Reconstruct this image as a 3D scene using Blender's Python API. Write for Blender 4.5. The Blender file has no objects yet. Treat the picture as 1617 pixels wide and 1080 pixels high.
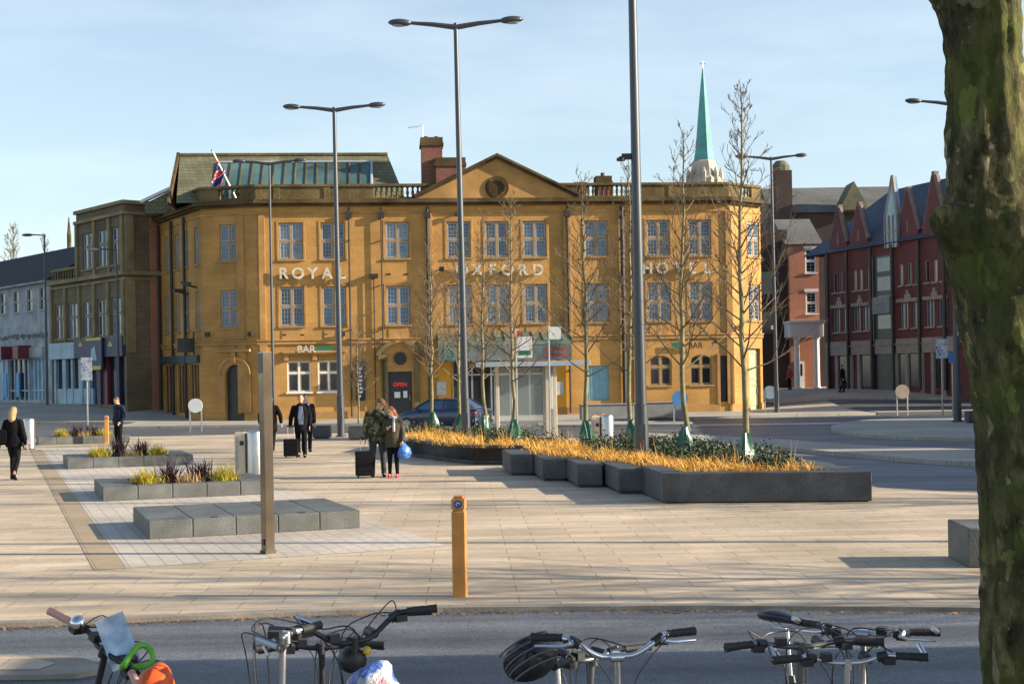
import bpy, bmesh, math, random
from mathutils import Vector, Matrix, Quaternion, noise
R = math.radians
S = bpy.context.scene
COL = S.collection
# ------------------------------------------------------------------ camera
FPX, CX, CY, HZ, ROLL, CAMH = 2246.0, 808.5, 540.0, 592.0, 0.0172, 2.3
cd = bpy.data.cameras.new("camera"); cam = bpy.data.objects.new("camera", cd); COL.objects.link(cam)
cd.sensor_width = 36; cd.lens = FPX / 1617 * 36; cd.clip_start = 0.1; cd.clip_end = 3000
cd.shift_y = (HZ - CY) / 1617
cam.matrix_world = Matrix.Translation((0, 0, CAMH)) @ Matrix.Rotation(R(90), 4, 'X') @ Matrix.Rotation(-ROLL, 4, 'Z')
S.camera = cam
# ------------------------------------------------------------------ sky, sun, exposure
SUN_EL, SUN_AZ = R(19), R(-7)      # azimuth measured from +x, negative = towards the viewer
W = bpy.data.worlds.new("World"); S.world = W; W.use_nodes = True
wn = W.node_tree.nodes; wl = W.node_tree.links
bg = wn['Background']; bg.inputs[1].default_value = 0.092
sky = wn.new('ShaderNodeTexSky'); sky.sky_type = 'NISHITA'; sky.sun_disc = False
sky.sun_elevation = SUN_EL; sky.sun_rotation = R(90) - SUN_AZ
sky.air_density = 1.0; sky.dust_density = 0.6; sky.ozone_density = 1.6
# thin high cirrus: pale streaks laid over the sky by direction
wtc = wn.new('ShaderNodeTexCoord'); wmp = wn.new('ShaderNodeMapping'); wmp.inputs['Scale'].default_value = (2.2, 2.2, 9)
wmp.inputs['Rotation'].default_value = (0.25, 0.12, 0)
wnz = wn.new('ShaderNodeTexNoise'); wnz.inputs['Scale'].default_value = 2.0; wnz.inputs['Detail'].default_value = 7; wnz.inputs['Roughness'].default_value = 0.55
wrp = wn.new('ShaderNodeValToRGB'); wrp.color_ramp.elements[0].position = 0.42; wrp.color_ramp.elements[1].position = 0.85
wrp.color_ramp.elements[0].color = (0.22, 0.22, 0.22, 1); wrp.color_ramp.elements[1].color = (0.5, 0.5, 0.5, 1)
wmx = wn.new('ShaderNodeMixRGB'); wmx.inputs[2].default_value = (6.2, 6.85, 7.1, 1)
wl.new(wtc.outputs['Generated'], wmp.inputs[0]); wl.new(wmp.outputs[0], wnz.inputs['Vector']); wl.new(wnz.outputs[0], wrp.inputs[0])
wsp = wn.new('ShaderNodeSeparateXYZ'); wmr = wn.new('ShaderNodeMapRange'); wmr.inputs[1].default_value = 0.22; wmr.inputs[2].default_value = 0.6; wmr.inputs[3].default_value = 1.0; wmr.inputs[4].default_value = 0.08
wml = wn.new('ShaderNodeMath'); wml.operation = 'MULTIPLY'
wl.new(wtc.outputs['Generated'], wsp.inputs[0]); wl.new(wsp.outputs[2], wmr.inputs[0]); wl.new(wrp.outputs[0], wml.inputs[0]); wl.new(wmr.outputs[0], wml.inputs[1]); wl.new(wml.outputs[0], wmx.inputs[0]); wl.new(sky.outputs[0], wmx.inputs[1]); wl.new(wmx.outputs[0], bg.inputs[0])
sd = bpy.data.lights.new("sun", 'SUN'); sun = bpy.data.objects.new("sun", sd); COL.objects.link(sun)
sd.energy = 5.0; sd.angle = R(0.5); sd.color = (1.0, 0.875, 0.69)
sdir = Vector((math.cos(SUN_EL) * math.cos(SUN_AZ), math.cos(SUN_EL) * math.sin(SUN_AZ), math.sin(SUN_EL)))
sun.rotation_euler = sdir.to_track_quat('Z', 'Y').to_euler(); sun.location = (60, -5, 40)
S.view_settings.view_transform = 'Standard'; S.view_settings.look = 'None'
S.view_settings.exposure = 1.08; S.view_settings.gamma = 1
S.render.engine = 'CYCLES'
S.cycles.max_bounces = 6; S.cycles.diffuse_bounces = 3; S.cycles.glossy_bounces = 3; S.cycles.transparent_max_bounces = 12
# ------------------------------------------------------------------ photo pixel -> world helpers (1617 x 1080 photo)
CR, SR = math.cos(ROLL), math.sin(ROLL)
def ray(px, py):
    a = (px - CX) / FPX; b = (CY - py + (HZ - CY)) / FPX
    return a * CR + b * SR, -a * SR + b * CR            # X/Y, (Z-h)/Y
def P(px, py, D):
    a, b = ray(px, py); return Vector((a * D, D, CAMH + b * D))
def G(px, py, z=0.0):
    a, b = ray(px, py); D = (z - CAMH) / b; return Vector((a * D, D, z))
# ------------------------------------------------------------------ object helpers
def tag(o, label=None, cat=None, group=None, kind=None):
    if label: o['label'] = label
    if cat: o['category'] = cat
    if group: o['group'] = group
    if kind: o['kind'] = kind
    return o
def thing(name, label, cat, loc=(0, 0, 0), rz=0.0, group=None, rot=None):
    o = bpy.data.objects.new(name, None); COL.objects.link(o); o.empty_display_size = 0.2
    o.location = loc; o.rotation_euler = rot if rot else (0, 0, rz)
    return tag(o, label, cat, group)
def dup(o, parent=None):
    c = o.copy(); COL.objects.link(c)
    if parent: c.parent = parent
    for ch in list(o.children): dup(ch, c)
    return c
def dupat(o, loc, rz=0, label=None, rot=None):
    c = dup(o); c.location = loc; c.rotation_euler = rot if rot else (0, 0, rz)
    if label: c['label'] = label
    return c
class MB:
    def __init__(s): s.v = []; s.f = []
    def q(s, *p):
        i = len(s.v); s.v += [tuple(a) for a in p]; s.f.append(tuple(range(i, i + len(p)))); return s
    def box(s, x0, x1, y0, y1, z0, z1):
        return s.prism([(x0, y0), (x1, y0), (x1, y1), (x0, y1)], z0, z1)
    def obox(s, c, sz, rz=0.0, M=None):
        hx, hy, hz = sz[0] / 2, sz[1] / 2, sz[2] / 2
        m = M if M is not None else Matrix.Rotation(rz, 3, 'Z'); c = Vector(c)
        p = [c + m @ Vector((a * hx, b * hy, d * hz)) for d in (-1, 1) for a, b in ((-1, -1), (1, -1), (1, 1), (-1, 1))]
        i = len(s.v); s.v += [tuple(a) for a in p]
        s.f += [tuple(i + k for k in t) for t in ((3, 2, 1, 0), (4, 5, 6, 7), (0, 1, 5, 4), (1, 2, 6, 5), (2, 3, 7, 6), (3, 0, 4, 7))]
        return s
    def prism(s, poly, z0, z1):
        n = len(poly); i = len(s.v)
        s.v += [(p[0], p[1], z0) for p in poly] + [(p[0], p[1], z1) for p in poly]
        s.f.append(tuple(i + k for k in reversed(range(n)))); s.f.append(tuple(i + n + k for k in range(n)))
        for k in range(n):
            l = (k + 1) % n; s.f.append((i + k, i + l, i + n + l, i + n + k))
        return s
    def ext(s, pts, off):                    # planar polygon swept by a vector
        n = len(pts); i = len(s.v); off = Vector(off)
        s.v += [tuple(p) for p in pts] + [tuple(Vector(p) + off) for p in pts]
        s.f.append(tuple(i + k for k in range(n))); s.f.append(tuple(i + n + k for k in reversed(range(n))))
        for k in range(n):
            l = (k + 1) % n; s.f.append((i + l, i + k, i + n + k, i + n + l))
        return s
    def tube(s, pts, rad, n=8, cap=True):
        pts = [Vector(p) for p in pts]
        if not hasattr(rad, '__len__'): rad = [rad] * len(pts)
        i0 = len(s.v); d0 = (pts[1] - pts[0]).normalized()
        a = d0.orthogonal().normalized()
        for k, p in enumerate(pts):
            d = (pts[min(k + 1, len(pts) - 1)] - pts[max(k - 1, 0)])
            d = d.normalized() if d.length > 1e-9 else d0
            a = (a - d * a.dot(d)); a = a.normalized() if a.length > 1e-6 else d.orthogonal().normalized()
            b = d.cross(a)
            for j in range(n):
                t = 2 * math.pi * j / n; s.v.append(tuple(p + (a * math.cos(t) + b * math.sin(t)) * rad[k]))
        for k in range(len(pts) - 1):
            for j in range(n):
                l = (j + 1) % n; A = i0 + k * n; s.f.append((A + j, A + l, A + n + l, A + n + j))
        if cap:
            s.f.append(tuple(i0 + j for j in reversed(range(n)))); e = i0 + (len(pts) - 1) * n; s.f.append(tuple(e + j for j in range(n)))
        return s
    def lathe(s, prof, c=(0, 0, 0), n=16, sx=1.0, sy=1.0):
        i0 = len(s.v)
        for r, z in prof:
            for j in range(n):
                t = 2 * math.pi * j / n; s.v.append((c[0] + r * sx * math.cos(t), c[1] + r * sy * math.sin(t), c[2] + z))
        for k in range(len(prof) - 1):
            for j in range(n):
                l = (j + 1) % n; A = i0 + k * n; s.f.append((A + j, A + l, A + n + l, A + n + j))
        s.f.append(tuple(i0 + j for j in reversed(range(n)))); e = i0 + (len(prof) - 1) * n; s.f.append(tuple(e + j for j in range(n)))
        return s
    def ell(s, c, r, n=12, m=8, M=None):
        c = Vector(c); i0 = len(s.v); M = M if M is not None else Matrix.Identity(3)
        s.v.append(tuple(c + M @ Vector((0, 0, -r[2]))))
        for k in range(1, m):
            t = -math.pi / 2 + math.pi * k / m
            for j in range(n):
                p = 2 * math.pi * j / n
                s.v.append(tuple(c + M @ Vector((r[0] * math.cos(t) * math.cos(p), r[1] * math.cos(t) * math.sin(p), r[2] * math.sin(t)))))
        s.v.append(tuple(c + M @ Vector((0, 0, r[2])))); e = len(s.v) - 1
        for j in range(n):
            l = (j + 1) % n; s.f.append((i0, i0 + 1 + l, i0 + 1 + j)); s.f.append((e, e - n + j, e - n + l))
        for k in range(m - 2):
            for j in range(n):
                l = (j + 1) % n; A = i0 + 1 + k * n; s.f.append((A + j, A + l, A + n + l, A + n + j))
        return s
    def build(s, name, mat, parent=None, smooth=None, bevel=0.0, loc=None, rz=0.0, rot=None, seg=1, fix=True):
        me = bpy.data.meshes.new(name); me.from_pydata(s.v, [], s.f)
        bm = bmesh.new(); bm.from_mesh(me)
        if bevel:
            bmesh.ops.remove_doubles(bm, verts=bm.verts, dist=1e-5)
            ed = [e for e in bm.edges if len(e.link_faces) == 2 and e.calc_face_angle(0) > R(30)]
            bmesh.ops.bevel(bm, geom=ed, offset=bevel, segments=seg, affect='EDGES', profile=0.6)
        if fix: bmesh.ops.recalc_face_normals(bm, faces=bm.faces)
        bm.to_mesh(me); bm.free()
        if smooth is not None:
            me.polygons.foreach_set('use_smooth', [True] * len(me.polygons)); me.set_sharp_from_angle(angle=R(smooth))
        me.materials.append(mat)
        o = bpy.data.objects.new(name, me); COL.objects.link(o)
        if parent is not None: o.parent = parent
        if loc is not None: o.location = loc
        o.rotation_euler = rot if rot else (0, 0, rz)
        return o
def link_mesh(name, me, mat, parent=None, loc=(0, 0, 0), rot=(0, 0, 0)):
    if mat and not me.materials: me.materials.append(mat)
    o = bpy.data.objects.new(name, me); COL.objects.link(o); o.location = loc; o.rotation_euler = rot
    if parent is not None: o.parent = parent
    return o
def text_mesh(body, size, depth=0.03, bold=0.0):
    cu = bpy.data.curves.new('letter', 'FONT'); cu.body = body; cu.size = size; cu.extrude = depth / 2; cu.offset = bold
    cu.align_x = 'CENTER'; cu.align_y = 'CENTER'
    ob = bpy.data.objects.new('letter', cu); COL.objects.link(ob)
    bpy.context.view_layer.update(); dg = bpy.context.evaluated_depsgraph_get()
    me = bpy.data.meshes.new_from_object(ob.evaluated_get(dg)); bpy.data.objects.remove(ob); bpy.data.curves.remove(cu)
    return me
# ------------------------------------------------------------------ materials
MATS = {}
def nodes_of(name):
    m = bpy.data.materials.new(name); m.use_nodes = True
    nt = m.node_tree; return m, nt.nodes, nt.links, nt.nodes['Principled BSDF']
def ramp(n, stops):
    r = n.new('ShaderNodeValToRGB'); e = r.color_ramp.elements
    e[0].position, e[0].color = stops[0][0], (*stops[0][1], 1); e[1].position, e[1].color = stops[-1][0], (*stops[-1][1], 1)
    for p, c in stops[1:-1]:
        k = e.new(p); k.color = (*c, 1)
    return r
def mul(c, k): return tuple(min(1, a * k) for a in c)
def mat(name, c, rough=0.7, metal=0.0, var=0.12, scale=2.0, bump=0.0, bscale=20.0, spec=0.5, var2=0.0, scale2=0.3, alpha=1.0, trans=0.0, emit=None, speck=0.0, sscale=150.0, coat=0.0):
    if name in MATS: return MATS[name]
    m, n, l, b = nodes_of(name)
    b.inputs['Roughness'].default_value = rough; b.inputs['Metallic'].default_value = metal
    b.inputs['Specular IOR Level'].default_value = spec
    b.inputs['Alpha'].default_value = alpha; b.inputs['Transmission Weight'].default_value = trans
    b.inputs['Coat Weight'].default_value = coat
    tc = n.new('ShaderNodeTexCoord')
    nz = n.new('ShaderNodeTexNoise'); nz.inputs['Scale'].default_value = scale; nz.inputs['Detail'].default_value = 6
    l.new(tc.outputs['Object'], nz.inputs['Vector'])
    rp = ramp(n, [(0.3, mul(c, 1 - var)), (0.7, mul(c, 1 + var))]); l.new(nz.outputs[0], rp.inputs[0]); out = rp.outputs[0]
    def shade(fac_out, lo, hi, a, z):
        nonlocal out
        r2 = ramp(n, [(lo, (a, a, a)), (hi, (z, z, z))]); l.new(fac_out, r2.inputs[0])
        mx = n.new('ShaderNodeMixRGB'); mx.blend_type = 'MULTIPLY'; mx.inputs[0].default_value = 1
        l.new(out, mx.inputs[1]); l.new(r2.outputs[0], mx.inputs[2]); out = mx.outputs[0]
    if var2:
        n2 = n.new('ShaderNodeTexNoise'); n2.inputs['Scale'].default_value = scale2; n2.inputs['Detail'].default_value = 5
        l.new(tc.outputs['Object'], n2.inputs['Vector']); shade(n2.outputs[0], 0.35, 0.65, 1 - var2, 1)
    if speck:
        n3 = n.new('ShaderNodeTexNoise'); n3.inputs['Scale'].default_value = sscale; n3.inputs['Detail'].default_value = 2
        l.new(tc.outputs['Object'], n3.inputs['Vector']); shade(n3.outputs[0], 0.35, 0.65, 1 - speck, 1 + speck * 0.6)
    l.new(out, b.inputs['Base Color'])
    if bump:
        n4 = n.new('ShaderNodeTexNoise'); n4.inputs['Scale'].default_value = bscale; n4.inputs['Detail'].default_value = 6
        l.new(tc.outputs['Object'], n4.inputs['Vector'])
        bp = n.new('ShaderNodeBump'); bp.inputs['Strength'].default_value = bump; bp.inputs['Distance'].default_value = 0.02
        l.new(n4.outputs[0], bp.inputs['Height']); l.new(bp.outputs[0], b.inputs['Normal'])
    if emit:
        b.inputs['Emission Color'].default_value = (*emit[0], 1); b.inputs['Emission Strength'].default_value = emit[1]
    MATS[name] = m; return m
def brickmat(name, c1, c2, mortar, bw, bh, msize, wall=True, rough=0.8, bump=0.4, off=0.5, stain=0.25, sscale=0.35, rot=0.0, spec=0.4, squash=1.0, mix=None, fine=0.12, long=0.0):
    """courses of stone, brick or paving; walls use (x+y, z) of the object, floors (x, y)"""
    m, n, l, b = nodes_of(name)
    tc = n.new('ShaderNodeTexCoord'); br = n.new('ShaderNodeTexBrick')
    if wall:
        sp = n.new('ShaderNodeSeparateXYZ'); ad = n.new('ShaderNodeMath'); cb = n.new('ShaderNodeCombineXYZ')
        l.new(tc.outputs['Object'], sp.inputs[0]); l.new(sp.outputs[0], ad.inputs[0]); l.new(sp.outputs[1], ad.inputs[1])
        l.new(ad.outputs[0], cb.inputs[0]); l.new(sp.outputs[2], cb.inputs[1]); vec = cb.outputs[0]
    else:
        mp = n.new('ShaderNodeMapping'); mp.inputs['Rotation'].default_value = (0, 0, rot)
        l.new(tc.outputs['Object'], mp.inputs[0]); vec = mp.outputs[0]
    l.new(vec, br.inputs['Vector'])
    br.offset = off; br.squash = squash
    for k, v in (('Scale', 1.0), ('Mortar Size', msize), ('Mortar Smooth', 0.3), ('Bias', 0.0), ('Brick Width', bw), ('Row Height', bh)): br.inputs[k].default_value = v
    br.inputs['Color1'].default_value = (*c1, 1); br.inputs['Color2'].default_value = (*c2, 1); br.inputs['Mortar'].default_value = (*mortar, 1)
    out = br.outputs['Color']
    def shade(sc, det, lo, hi, a, z, vv=None, mode='MULTIPLY'):
        nonlocal out
        nz = n.new('ShaderNodeTexNoise'); nz.inputs['Scale'].default_value = sc; nz.inputs['Detail'].default_value = det
        l.new(vv or tc.outputs['Object'], nz.inputs['Vector'])
        r2 = ramp(n, [(lo, a), (hi, z)]); l.new(nz.outputs[0], r2.inputs[0])
        mx = n.new('ShaderNodeMixRGB'); mx.blend_type = mode; mx.inputs[0].default_value = 1
        l.new(out, mx.inputs[1]); l.new(r2.outputs[0], mx.inputs[2]); out = mx.outputs[0]
    s = 1 - stain
    if stain: shade(sscale, 8, 0.33, 0.62, (s, s, s * 0.97), (1.06, 1.05, 1.03))
    if fine: shade(9, 6, 0.3, 0.7, (1 - fine,) * 3, (1 + fine,) * 3)
    if long:
        m2 = n.new('ShaderNodeMapping'); m2.inputs['Rotation'].default_value = (0, 0, rot); m2.inputs['Scale'].default_value = (0.35, 2.6, 1)
        l.new(tc.outputs['Object'], m2.inputs[0]); shade(0.9, 5, 0.36, 0.64, (1 - long, 1 - long, 1 - long * 1.15), (1 + long * 0.6, 1 + long * 0.5, 1 + long * 0.4), m2.outputs[0])
    l.new(out, b.inputs['Base Color']); b.inputs['Roughness'].default_value = rough; b.inputs['Specular IOR Level'].default_value = spec
    nz = n.new('ShaderNodeTexNoise'); nz.inputs['Scale'].default_value = 25; nz.inputs['Detail'].default_value = 5; l.new(tc.outputs['Object'], nz.inputs['Vector'])
    mm = n.new('ShaderNodeMath'); mm.operation = 'MULTIPLY_ADD'; mm.inputs[1].default_value = 0.3; l.new(nz.outputs[0], mm.inputs[0])
    iv = n.new('ShaderNodeMath'); iv.operation = 'SUBTRACT'; iv.inputs[0].default_value = 1; l.new(br.outputs['Fac'], iv.inputs[1]); l.new(iv.outputs[0], mm.inputs[2])
    bp = n.new('ShaderNodeBump'); bp.inputs['Strength'].default_value = bump; bp.inputs['Distance'].default_value = 0.012
    l.new(mm.outputs[0], bp.inputs['Height']); l.new(bp.outputs[0], b.inputs['Normal'])
    MATS[name] = m; return m
# ------------------------------------------------------------------ shared materials
M_PAVE = brickmat('sandstone_paving', (.62, .50, .37), (.52, .415, .305), (.31, .25, .185), .95, .40, .008, wall=False, rot=-.035, off=.43, stain=.26, sscale=.35, bump=.3, rough=.75, long=.17, fine=.09)
M_BLOCK = brickmat('pale_block_paving', (.57, .50, .43), (.51, .45, .39), (.36, .32, .28), .42, .22, .01, wall=False, rot=-R(20) + R(90), off=.5, stain=.25, bump=.35, rough=.75, fine=.09)
M_BAND = brickmat('brown_paving_band', (.42, .32, .21), (.37, .28, .19), (.27, .21, .15), .6, .38, .008, wall=False, rot=-R(20) + R(90), stain=.2, bump=.25, fine=.1)
M_FARP = brickmat('far_paving', (.44, .40, .34), (.39, .36, .31), (.26, .24, .21), .6, .4, .01, wall=False, stain=.2, bump=.2)
M_KERB = mat('kerb_stone', (.36, .31, .25), .8, var=.2, scale=3, bump=.3, bscale=30, var2=.3, scale2=1.2, speck=.2)
def asphalt_mat():
    m, n, l, b = nodes_of('asphalt'); tc = n.new('ShaderNodeTexCoord')
    def nz(sc, det, scale=(1, 1, 1), ro=.55):
        mp = n.new('ShaderNodeMapping'); mp.inputs['Scale'].default_value = scale; l.new(tc.outputs['Object'], mp.inputs[0]); k = n.new('ShaderNodeTexNoise'); k.inputs['Scale'].default_value = sc; k.inputs['Detail'].default_value = det; k.inputs['Roughness'].default_value = ro; l.new(mp.outputs[0], k.inputs['Vector']); return k.outputs[0]
    r0 = ramp(n, [(.3, (.115, .12, .132)), (.7, (.18, .185, .197))]); l.new(nz(.7, 6), r0.inputs[0]); out = r0.outputs[0]
    for sc, det, scl, lo, hi, a, z in ((1.0, 5, (.05, 1.3, 1), .36, .62, .5, 1.12), (60, 2, (1, 1, 1), .36, .66, .5, 1.4), (14, 4, (.5, 1, 1), .3, .7, .86, 1.1)):
        r = ramp(n, [(lo, (a,) * 3), (hi, (z,) * 3)]); l.new(nz(sc, det, scl), r.inputs[0]); mx = n.new('ShaderNodeMixRGB'); mx.blend_type = 'MULTIPLY'; mx.inputs[0].default_value = 1; l.new(out, mx.inputs[1]); l.new(r.outputs[0], mx.inputs[2]); out = mx.outputs[0]
    l.new(out, b.inputs['Base Color']); b.inputs['Roughness'].default_value = .5
    bp = n.new('ShaderNodeBump'); bp.inputs['Strength'].default_value = .5; bp.inputs['Distance'].default_value = .015; l.new(nz(90, 4), bp.inputs['Height']); l.new(bp.outputs[0], b.inputs['Normal']); return m
M_ASPH = asphalt_mat()
M_GRAN = mat('grey_granite', (.145, .15, .142), .6, var=.2, scale=3, bump=.25, bscale=40, var2=.35, scale2=1.3, speck=.5, sscale=70)
M_DGRAN = mat('dark_granite', (.09, .095, .102), .6, var=.2, scale=3, bump=.25, bscale=40, var2=.4, scale2=1.3, speck=.5, sscale=70)
M_STEEL = mat('brushed_steel', (.58, .56, .53), .32, 1.0, var=.06, scale=3)
M_STEELD = mat('dull_steel', (.40, .39, .37), .45, .85, var=.15, scale=4)
M_STEELP = mat('bronzed_steel', (.26, .22, .175), .2, 1.0, var=.2, scale=3, var2=.25, scale2=1.2)
M_POLE = mat('grey_painted_pole', (.06, .068, .078), .4, .3, var=.08, scale=2, spec=.6)
M_GLASS = mat('window_glass', (.04, .085, .16), .08, var=.6, scale=.9, spec=.9)
M_GLASS2 = mat('darker_window_glass', (.02, .04, .075), .06, var=.6, scale=.8, spec=.8)  # darker glass variant, mixed in so the windows differ
M_GLASS3 = mat('curtained_window_glass', (.15, .20, .25), .12, var=.55, scale=2.5, spec=.8)
M_DGLASS = mat('dark_glass', (.018, .022, .03), .1, var=.5, scale=.6, spec=.7)
M_CLEAR = mat('shelter_glass', (.75, .85, .85), .05, var=.02, alpha=.22, spec=.6)
M_WHITE = mat('white_paint', (.78, .78, .76), .5, var=.05)
M_BLACK = mat('black_plastic', (.018, .018, .02), .45, var=.2)
M_SOIL = mat('soil', (.05, .035, .025), .95, var=.4, scale=8, bump=.8, bscale=25)
M_WOOD = mat('varnished_timber', (.62, .27, .06), .5, var=.16, scale=5, bump=.1, bscale=12, var2=.15, scale2=2)
# ------------------------------------------------------------------ ground
def rise(y):
    t = min(1, max(0, (y - 77) / 18.0)); return 0.95 * t * t * (3 - 2 * t)
def gz(x, y):
    k = min(1, max(0, (abs(x + 1) - 15) / 6)); return rise(y) * k
def grid(name, xs, ys, z0, mat_, kind='structure', noise_amp=0.0):
    b = MB(); n = len(xs)
    for y in ys:
        for x in xs:
            b.v.append((x, y, z0 + gz(x, y) + (.08 if y < 22 else 0) + (noise_amp * noise.noise((x * .3, y * .3, 0)) if noise_amp else 0)))
    for j in range(len(ys) - 1):
        for i in range(n - 1):
            a = j * n + i; b.f.append((a, a + 1, a + n + 1, a + n))
    o = b.build(name, mat_, smooth=60); tag(o, kind=kind); return o
def rng(a, b, n): return [a + (b - a) * i / n for i in range(n + 1)]
xs = [-900, -300, -120] + rng(-60, 60, 60) + [120, 300, 900]
ys = [-60, -20] + rng(0, 70, 35) + rng(72, 110, 38) + [130, 200, 400, 1200]
grid('road', xs, ys, -0.12, M_ASPH)
def sheet(name, pts, z, mat_, thick=None):
    b = MB()
    if thick: b.prism([(p[0], p[1]) for p in pts], z - thick, z)
    else: b.q(*[(p[0], p[1], z) for p in pts])
    o = b.build(name, mat_); tag(o, kind='structure'); return o
near_edge = [(-420, 1010), (-200, 992), (0, 980), (200, 972), (400, 964), (550, 959), (700, 955), (900, 953), (1120, 952), (1350, 953), (1550, 955), (1800, 959), (2300, 968)]
far_edge = [(-700, 716), (-300, 703), (0, 693), (240, 689), (420, 685), (620, 683), (800, 686), (940, 694), (1060, 706), (1180, 722), (1280, 745), (1375, 770), (1460, 775), (1560, 779), (1700, 784), (2300, 812)]
ne = [G(*p) for p in near_edge]; fe = [G(*p) for p in far_edge]
plaza = sheet('plaza', ne + fe[::-1], 0.0, M_PAVE, 0.3)
# kerb stones along both edges of the plaza: laid in the road just outside it
def strip(name, pts, w, z0, z1, mat_, side=1, zf=None):
    b = MB(); L = []; Rr = []
    for k, p in enumerate(pts):
        d = (pts[min(k + 1, len(pts) - 1)] - pts[max(k - 1, 0)]); d.z = 0; d.normalize()
        n = Vector((-d.y, d.x, 0)) * w * side; L.append(p); Rr.append(p + n)
    for k in range(len(pts) - 1):
        dz = [zf(p.x, p.y) if zf else 0 for p in (L[k], L[k + 1], Rr[k], Rr[k + 1])]
        t = [(L[k].x, L[k].y, z1 + dz[0]), (L[k + 1].x, L[k + 1].y, z1 + dz[1]), (Rr[k + 1].x, Rr[k + 1].y, z1 + dz[3]), (Rr[k].x, Rr[k].y, z1 + dz[2])]
        b.q(*t)
        b.q(*[(a, c, z0) for a, c, _ in (t[3], t[2])] + [t[2], t[3]])
        b.q(*[(a, c, z0) for a, c, _ in (t[0], t[1])] + [t[1], t[0]])
    o = b.build(name, mat_); tag(o, kind='structure'); return o
def spline(pts, n=6):
    out = []
    for k in range(len(pts) - 1):
        p0, p1, p2, p3 = pts[max(k - 1, 0)], pts[k], pts[k + 1], pts[min(k + 2, len(pts) - 1)]
        for i in range(n):
            t = i / n; out.append(0.5 * ((2 * p1) + (p2 - p0) * t + (2 * p0 - 5 * p1 + 4 * p2 - p3) * t * t + (3 * p1 - p0 - 3 * p2 + p3) * t ** 3))
    out.append(pts[-1]); return out
strip('kerb', [p - Vector((0, .003, 0)) for p in ne], .16, -.2, 0.003, M_KERB, side=-1)
strip('kerb', fe, .14, -.2, 0.003, M_KERB, side=1)
AX = Vector((math.cos(R(20)), math.sin(R(20)), 0)); BX = Vector((-math.sin(R(20)), math.cos(R(20)), 0))
o0 = G(200, 897); o1 = G(705, 862)
wid = (o1 - o0).dot(AX); sheet('block_paving', [o0, o1, o1 + BX * 34, o0 + BX * 34 ], 0.004, M_BLOCK)
sheet('paving_band', [o0 - AX * .39, o0 - AX * .004, o0 - AX * .004 + BX * 34, o0 - AX * .39 + BX * 34], 0.004, M_BAND)
# small traffic island at the lower left
isl = [G(*p) for p in ((-420, 1034), (-100, 1033), (40, 1033), (100, 1034), (140, 1040), (158, 1050), (152, 1058), (120, 1063), (40, 1065), (-100, 1066), (-420, 1068))]
sheet('traffic_island', isl, 0.0, M_KERB, .25)
isl2 = [G(*p) for p in ((-420, 1038), (-100, 1037), (45, 1037), (88, 1047), (62, 1057), (-100, 1059), (-420, 1061))]
sheet('traffic_island_paving', isl2, 0.005, M_PAVE)
# islands and pavements in the street on the right
def pg(pts): return [G(*p) for p in pts]
sheet('kerb_island', spline(pg(((1010, 683), (1120, 687), (1230, 693), (1340, 701), (1450, 706), (1580, 710), (2100, 722)))) [:] + spline(pg(((2100, 752), (1580, 731), (1450, 724), (1340, 715), (1230, 705), (1120, 696), (1010, 689)))), 0.0, M_FARP, .25)
sheet('roundabout_island', spline(pg(((1560, 657), (1470, 657), (1390, 661), (1330, 667), (1312, 674), (1325, 681), (1390, 687), (1470, 690), (1560, 692), (2100, 698)))) + [G(2100, 657)], 0.0, M_FARP, .25)
sheet('kerb_island', pg(((850, 666), (1090, 664), (1095, 669), (850, 671))), 0.0, M_FARP, .25)
# pavement round the hotel and along the far side of the streets (follows the rise of the ground)
def pave_grid(name, x0, x1, y0f, y1f, nx=30, ny=8, m=M_FARP):
    b = MB(); n = ny + 1
    for i in range(nx + 1):
        x = x0 + (x1 - x0) * i / nx
        for j in range(n):
            y = y0f(x) + (y1f(x) - y0f(x)) * j / ny; b.v.append((x, y, gz(x, y)))
    for i in range(nx):
        for j in range(ny):
            a = i * n + j; b.f.append((a, a + n, a + n + 1, a + 1))
    for i in range(nx):                                      # kerb face
        a, c = b.v[i * n], b.v[(i + 1) * n]; b.q((a[0], a[1], a[2] - .3), (c[0], c[1], c[2] - .3), c, a)
    o = b.build(name, m); tag(o, kind='structure'); return o
pave_grid('hotel_pavement', -21, 19, lambda x: 72 + .05 * x + .004 * x * x, lambda x: 86)
pave_grid('street_pavement', 19.3, 44, lambda x: 75.2 + max(0, (x - 24)) * .0, lambda x: 77.2)
pave_grid('street_pavement', 16, 30, lambda x: 88.5 - (x - 16) * .25 if x > 16 else 92, lambda x: 112)
pave_grid('street_pavement', -60, -21, lambda x: 79.5 - (x + 21) * .22, lambda x: 110)
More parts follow.
